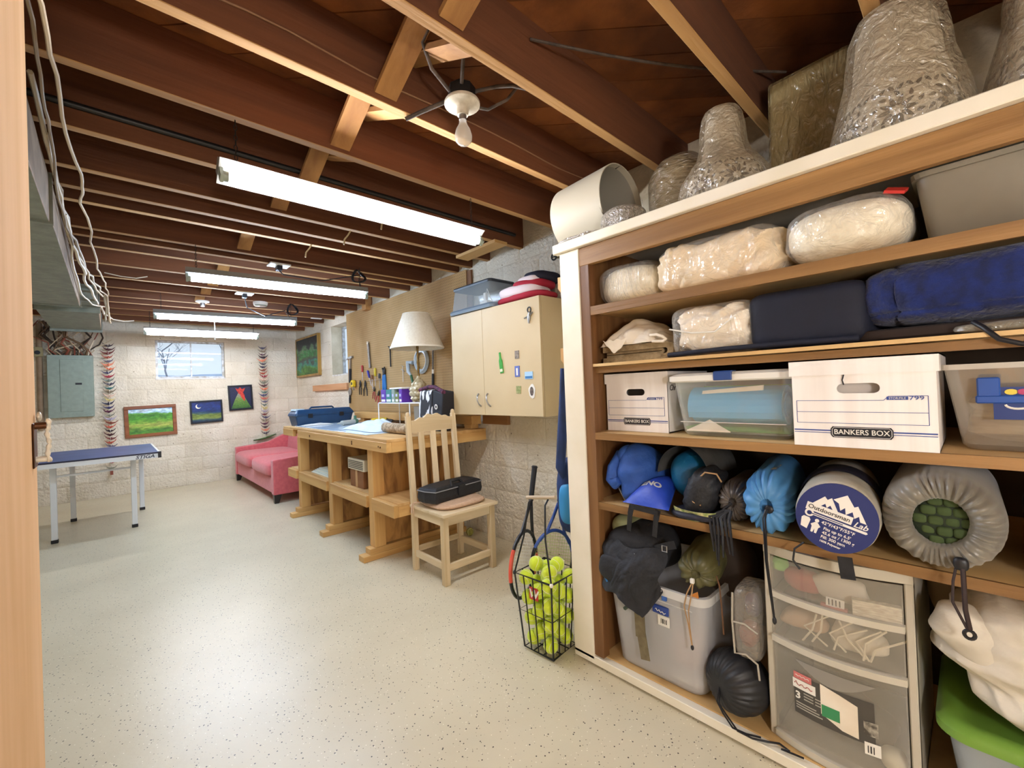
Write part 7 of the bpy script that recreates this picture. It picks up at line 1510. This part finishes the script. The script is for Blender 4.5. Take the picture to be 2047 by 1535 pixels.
part('wrap_lump', blob((1.62, 1.00, ZT+0.052), (0.07, 0.095, 0.052), 0.9, 0.9, 40, 24, 0.25, 10, 4, ZT+0.001), m_foil, a, smooth=True)
part('wrap_lump', MB().grid(lambda i, j: (1.575+0.06*i, 1.09-0.06*j, ZT+0.002+0.12*(1-j)*(1-0.3*i)+0.012*nz3((i*5, j*5, 0), 1, 3)), 12, 12), m_foil, a, smooth=True)
part('wrap_strip', blob((1.565, 1.20, ZT+0.010), (0.035, 0.115, 0.0095), 0.8, 0.7, 40, 10, 0.3, 22, 5, ZT+0.0005), m_foil, a, smooth=True)
m_lat = mat('pierced_white', 'C6BAA2', 0.6, c2='B0A48C', nz=20)
m_hole = mat('pierced_hole', '2A2018', 0.9)
def lattice(label, cx, cy, s, prof, wrapped, rots):
    r = thing('pierced_lantern', label, 'lantern', (cx, cy, ZT))
    pr = [(q*s, z*s) for q, z in prof]
    part('lantern_body', MB().lathe([(0.0, ZT+0.004)]+[(q, ZT+0.004+z) for q, z in pr]+[(0.0, ZT+0.004+pr[-1][1])], 48, (cx, cy, 0)), m_lat, r, smooth=True)
    # leaf shaped openings in rosettes around the lower bowl
    mb = MB()
    def surf(th, z):
        for (q0, z0_), (q1, z1_) in zip(pr, pr[1:]):
            if z0_ <= z <= z1_: t = (z-z0_)/(z1_-z0_+1e-9); q = q0+(q1-q0)*t; break
        else: q = pr[-1][0]
        return Vector((cx+(q+0.0015)*math.cos(th), cy+(q+0.0015)*math.sin(th), ZT+0.004+z))
    def petal(th, z, ang, l, w):
        ring = []
        for k in range(10):
            t = 2*PI*k/10; u_, v_ = l*math.cos(t), w*math.sin(t)*(1-0.5*math.cos(t))
            du = u_*math.cos(ang)-v_*math.sin(ang); dv = u_*math.sin(ang)+v_*math.cos(ang)
            ring.append(surf(th+du/(pr[2][0]+1e-6), max(0.002, min(pr[-1][1], z+dv))))
        b = len(mb.v); mb.v.extend(tuple(p) for p in ring); mb.f.append(tuple(range(b, b+10)))
    zmid = 0.056*s; nR = 7
    for k in range(nR):
        th = 2*PI*k/nR+rots
        for q in range(10):
            g = 2*PI*q/10; petal(th+0.028*s*math.cos(g)/pr[2][0], zmid+0.026*s*math.sin(g), g, 0.0155*s, 0.0055*s)
            petal(th+0.052*s*math.cos(g+0.3)/pr[2][0], zmid+0.002+0.046*s*math.sin(g+0.3), g+0.9, 0.0095*s, 0.0045*s)
        for q in range(6): petal(th+(q-2.5)*0.15, zmid+0.064*s, 0.8*(1 if q % 2 else -1), 0.010*s, 0.0045*s)
    po = part('pierced_pattern', mb, m_hole, r); po['kind'] = 'stuff'
    if wrapped:
        part('plastic_wrap', MB().lathe([(pr[0][0]*1.12, ZT+0.001)]+[(q*1.12+0.010, ZT+0.002+z*1.0) for q, z in pr]+[(0.0, ZT+0.006+pr[-1][1])], 48, (cx, cy, 0), mod=lambda i, t, q, z: (q*(1+0.05*nz3((math.cos(t)*2, math.sin(t)*2, z*9), 1, cx+cy)), z)), wrap_mat('lantern_wrap', 'B8A88C', 0.32, 0.72, 0.2, 0.9, 30), r, smooth=True)
    return r
PR = [(0.105, 0.0), (0.132, 0.02), (0.140, 0.055), (0.132, 0.10), (0.105, 0.145), (0.078, 0.185), (0.066, 0.23), (0.062, 0.30), (0.055, 0.345), (0.048, 0.362)]
lattice('plastic wrapped white pierced lantern beside the bundled plastic', 1.72, 0.620, 0.98, PR, True, 0.2)
PR2 = [(0.10, 0.0), (0.125, 0.02), (0.135, 0.06), (0.125, 0.115), (0.115, 0.16), (0.100, 0.22), (0.095, 0.28), (0.088, 0.34), (0.07, 0.385)]
lattice('tall plastic wrapped white pierced lantern right of the wrapped box', 1.72, 0.125, 1.03, PR2, True, 0.5)
lattice('plastic wrapped white pierced lantern at the near end of the shelf top', 1.73, -0.20, 1.0, PR2, True, 0.9)
a = thing('plastic_bundle', 'rounded beige bundle wrapped in cloudy plastic on the shelf top', 'bundle', (1.84, 0.84, ZT))
part('bundle_core', blob((1.85, 0.84, ZT+0.150), (0.12, 0.115, 0.148), 0.8, 0.85, 36, 24, 0.12, 7, 2, ZT+0.002), mat('bundle_core', '9A8864', 0.8, c2='86744E', nz=6), a, smooth=True)
part('plastic_wrap', blob((1.845, 0.84, ZT+0.160), (0.138, 0.130, 0.158), 0.75, 0.8, 48, 30, 0.12, 9, 4, ZT+0.001), wrap_mat('cloudy_wrap', 'B4A484', 0.35, 0.7, 0.2, 0.9, 16, (1, 1, 2.5)), a, smooth=True)
a = thing('wrapped_box', 'upright box wrapped in yellowed plastic on the shelf top', 'box', (1.98, 0.39, ZT))
def lean(x0, x1, y0, y1, h, sk): return MB().hexa([(x0, y0, ZT+0.001), (x1, y0, ZT+0.001), (x1, y1, ZT+0.001), (x0, y1, ZT+0.001)], [(x0, y0-sk, ZT+h), (x1, y0-sk, ZT+h), (x1, y1-sk, ZT+h-0.01), (x0, y1-sk, ZT+h-0.01)])
part('box_core', lean(1.872, 2.10, 0.268, 0.508, 0.47, 0.012), mat('wrapped_box', '94835A', 0.6, c2='7E6C44', nz=4, bump=0.1, bscale=14), a, bevel=0.008, seg=2)
part('plastic_wrap', lean(1.864, 2.106, 0.262, 0.514, 0.476, 0.012), wrap_mat('box_wrap', 'B0A072', 0.2, 0.6, 0.2, 0.9, 14, (1, 2.5, 1)), a, bevel=0.012, seg=2)

# ------------------------------------------------------------------ tennis ball hopper and rackets beside the shelf
hp = thing('ball_hopper', 'black wire tennis ball hopper with a red brand tag', 'hopper', (1.515, 1.425, 0), 0.06)
HB, HT, HZ = 0.086, 0.112, 0.365
m_bw = mat('black_wire', '101012', 0.4)
def hpt(u, v, z): s_ = HB+(HT-HB)*z/HZ; return (u*s_, v*s_, z)
sq = [(-1, -1), (1, -1), (1, 1), (-1, 1)]
part('base_rim', MB().tube([hpt(u, v, 0.012) for u, v in sq], 0.005, 6, closed=True), m_bw, hp, world=False)
part('top_rim', MB().tube([hpt(u, v, HZ) for u, v in sq], 0.005, 6, closed=True), m_bw, hp, world=False)
part('base_mesh', MB().tube([hpt(-1, 0.33, 0.014), hpt(1, 0.33, 0.014)], 0.003, 5).tube([hpt(-1, -0.33, 0.014), hpt(1, -0.33, 0.014)], 0.003, 5).tube([hpt(0.33, -1, 0.014), hpt(0.33, 1, 0.014)], 0.003, 5).tube([hpt(-0.33, -1, 0.014), hpt(-0.33, 1, 0.014)], 0.003, 5), m_bw, hp, world=False)
for (u0, v0), (u1, v1) in zip(sq, sq[1:]+sq[:1]):
    for k in range(4):
        t = k/4; u, v = u0+(u1-u0)*t, v0+(v1-v0)*t
        part('side_wire', MB().tube([hpt(u, v, 0.012), hpt(u, v, HZ)], 0.0032 if k else 0.0045, 5), m_bw, hp, world=False)
part('cross_wire', MB().tube([hpt(u, v, 0.19) for u, v in sq], 0.0025, 5, closed=True), m_bw, hp, world=False)
for sv in (-1, 1):
    part('handle_arm', MB().tube([hpt(-1, sv, HZ), (-0.085, sv*0.065, 0.55), (-0.06, sv*0.05, 0.70), (-0.03, sv*0.045, 0.72)], 0.0045, 6), m_bw, hp, world=False, smooth=True)
part('handle_bar', MB().tube([(-0.045, 0.075, 0.715), (-0.025, -0.085, 0.735)], 0.009, 10), mat('handle_tan', 'B8A68C', 0.6), hp, world=False, smooth=True)
for u, v in ((-1, -1), (-1, 1)): part('corner_cap', blob(hpt(u, v, HZ), (0.009, 0.009, 0.010), 1, 1, 10, 8), m_white if v < 0 else m_bw, hp, world=False, smooth=True)
tg = part('brand_tag', MB().box(-HT-0.004, -HT-0.0005, -0.022, 0.030, 0.262, 0.318).xf(T(0.013, 0, 0)), mat('wilson_red', 'C03A34', 0.5), hp, world=False)
part('tag_letter', text('W', 0.052, (-HT-0.0045+0.013, 0.004, 0.289), (0, -1, 0), (0, 0, 1), shear=0.15, bold=0.002), m_white, tg, world=False)
ball0 = None; rs = random.Random(4)
feltm = None
lay = 0; z = 0.054
while z < 0.42:
    sc_ = (HB+(HT-HB)*min(z, HZ)/HZ-0.0365)
    sp_ = sc_ if lay % 2 == 0 else sc_
    pos = [(-1, -1), (1, -1), (1, 1), (-1, 1), (0, 0)] if lay % 2 == 0 else [(-1, 0), (1, 0), (0, 1), (0, -1)]
    if z > 0.38: pos = [(-0.6, -0.7), (0.7, -0.2), (-0.2, 0.8)]
    for u, v in pos:
        x_ = 1.515+(u*sp_); y_ = 1.425+(v*sp_); zz = z+rs.uniform(-0.002, 0.002)
        r_ = bpy.data.objects.new('tennis_ball', None); r_.empty_display_size = 0.03; r_.location = (x_, y_, zz); r_.rotation_euler = (rs.uniform(0, 6), rs.uniform(0, 6), rs.uniform(0, 6)); link(r_)
        r_.scale = (1.07, 1.07, 1.07)
        tag(r_, 'bright yellow green tennis ball in the wire ball hopper', 'ball', 'tennis balls in the hopper')
        INV[r_.name] = Matrix()
        if ball0 is None:
            ball_parts(r_, m_ball, Matrix()); ball0 = [c.data for c in r_.children], [c.name for c in r_.children]
        else:
            for dt, nm in zip(*ball0):
                c_ = bpy.data.objects.new('felt' if 'felt' in nm else 'seam', dt); link(c_, r_)
    z += 0.0475; lay += 1
def racket(label, grip, tip, uvec, mfr, mac, mgrip, mstr):
    g, t_ = Vector(grip), Vector(tip); L_ = (t_-g).length; d = (t_-g).normalized(); u = Vector(uvec); u = (u-d*u.dot(d)).normalized(); nn = d.cross(u)
    r = thing('tennis_racket', label, 'racket', tuple(t_)); k_ = L_/0.685
    def P(a_, b_, c_=0.0): return g+d*a_*k_+u*b_*k_+nn*c_*k_
    head = [(0.515+0.165*math.cos(q), 0.125*math.sin(q)) for q in [2*PI*i/40 for i in range(40)]]
    part('head_frame', MB().tube([P(a_, b_) for a_, b_ in head], 0.0095*k_, 8, closed=True), mfr, r, smooth=True)
    for sg in (-1, 1):
        part('accent', MB().tube([P(0.515+0.165*math.cos(q), sg*0.125*math.sin(q)) for q in [1.0+0.95*i/10 for i in range(11)]], 0.0102*k_, 8), mac, r, smooth=True)
        part('throat', MB().tube([P(0.20, sg*0.006), P(0.28, sg*0.028), P(0.36, sg*0.055), P(0.415, sg*0.095)], 0.009*k_, 8), mfr, r, smooth=True)
    part('shaft', MB().tube([P(0.17, 0), P(0.22, 0)], 0.012*k_, 8), mfr, r)
    part('grip', MB().tube([P(0.0, 0), P(0.008, 0), P(0.01, 0), P(0.19, 0)], [0.015*k_, 0.019*k_, 0.016*k_, 0.0145*k_], 8), mgrip, r)
    st = MB()
    for i in range(-7, 8):
        b_ = i*0.0155; h_ = 0.16*math.sqrt(max(0, 1-(b_/0.122)**2)); st.tube([P(0.515-h_, b_), P(0.515+h_, b_)], 0.0009, 4, cap=False)
    for i in range(-9, 10):
        a_ = i*0.0165; h_ = 0.122*math.sqrt(max(0, 1-(a_/0.16)**2)); st.tube([P(0.515+a_, -h_), P(0.515+a_, h_)], 0.0009, 4, cap=False)
    part('strings', st, mstr, r)
m_rblk = mat('racket_black', '141416', 0.35); m_rred = mat('racket_red', 'D2503C', 0.4); m_rblu = mat('racket_blue', '24468E', 0.4)
racket('black and orange red tennis racket standing head down behind the hopper', (1.70, 1.665, 0.815), (1.475, 1.585, 0.19), (0.97, 0.24, 0), m_rblk, m_rred, mat('grip_tape', '1A1A1C', 0.8), mat('string_white', 'DAD6CC', 0.5))
racket('blue framed tennis racket partly hidden by the shelf post', (1.80, 1.545, 0.80), (1.635, 1.535, 0.18), (0.92, -0.38, 0), m_rblu, m_rblk, mat('grip_tape', '1A1A1C', 0.8), mat('string_lime', 'B4C86A', 0.5))
a = thing('racket_bag', 'dark blue racket bag hanging beside the storage shelf', 'bag', (1.70, 1.38, 0.5))
m_rbag = mat('bag_blue', '1C3468', 0.7, c2='16284E', nz=10, bump=0.1, bscale=40)
part('bag_body', blob((1.715, 1.405, 0.70), (0.10, 0.050, 0.19), 0.6, 0.6, 30, 24, 0.06, 8, 3), m_rbag, a, smooth=True)
part('bag_strap', MB().tube([(1.60, 1.352, 1.335), (1.605, 1.365, 1.15), (1.61, 1.385, 0.98), (1.61, 1.40, 0.85), (1.64, 1.40, 0.78)], [0.012, 0.02, 0.024, 0.024, 0.014], 8), m_rbag, a, smooth=True)
part('bag_panel', blob((1.635, 1.385, 0.67), (0.035, 0.040, 0.10), 0.7, 0.7, 20, 16), mat('bag_sky', '2E86BE', 0.5), a, smooth=True)
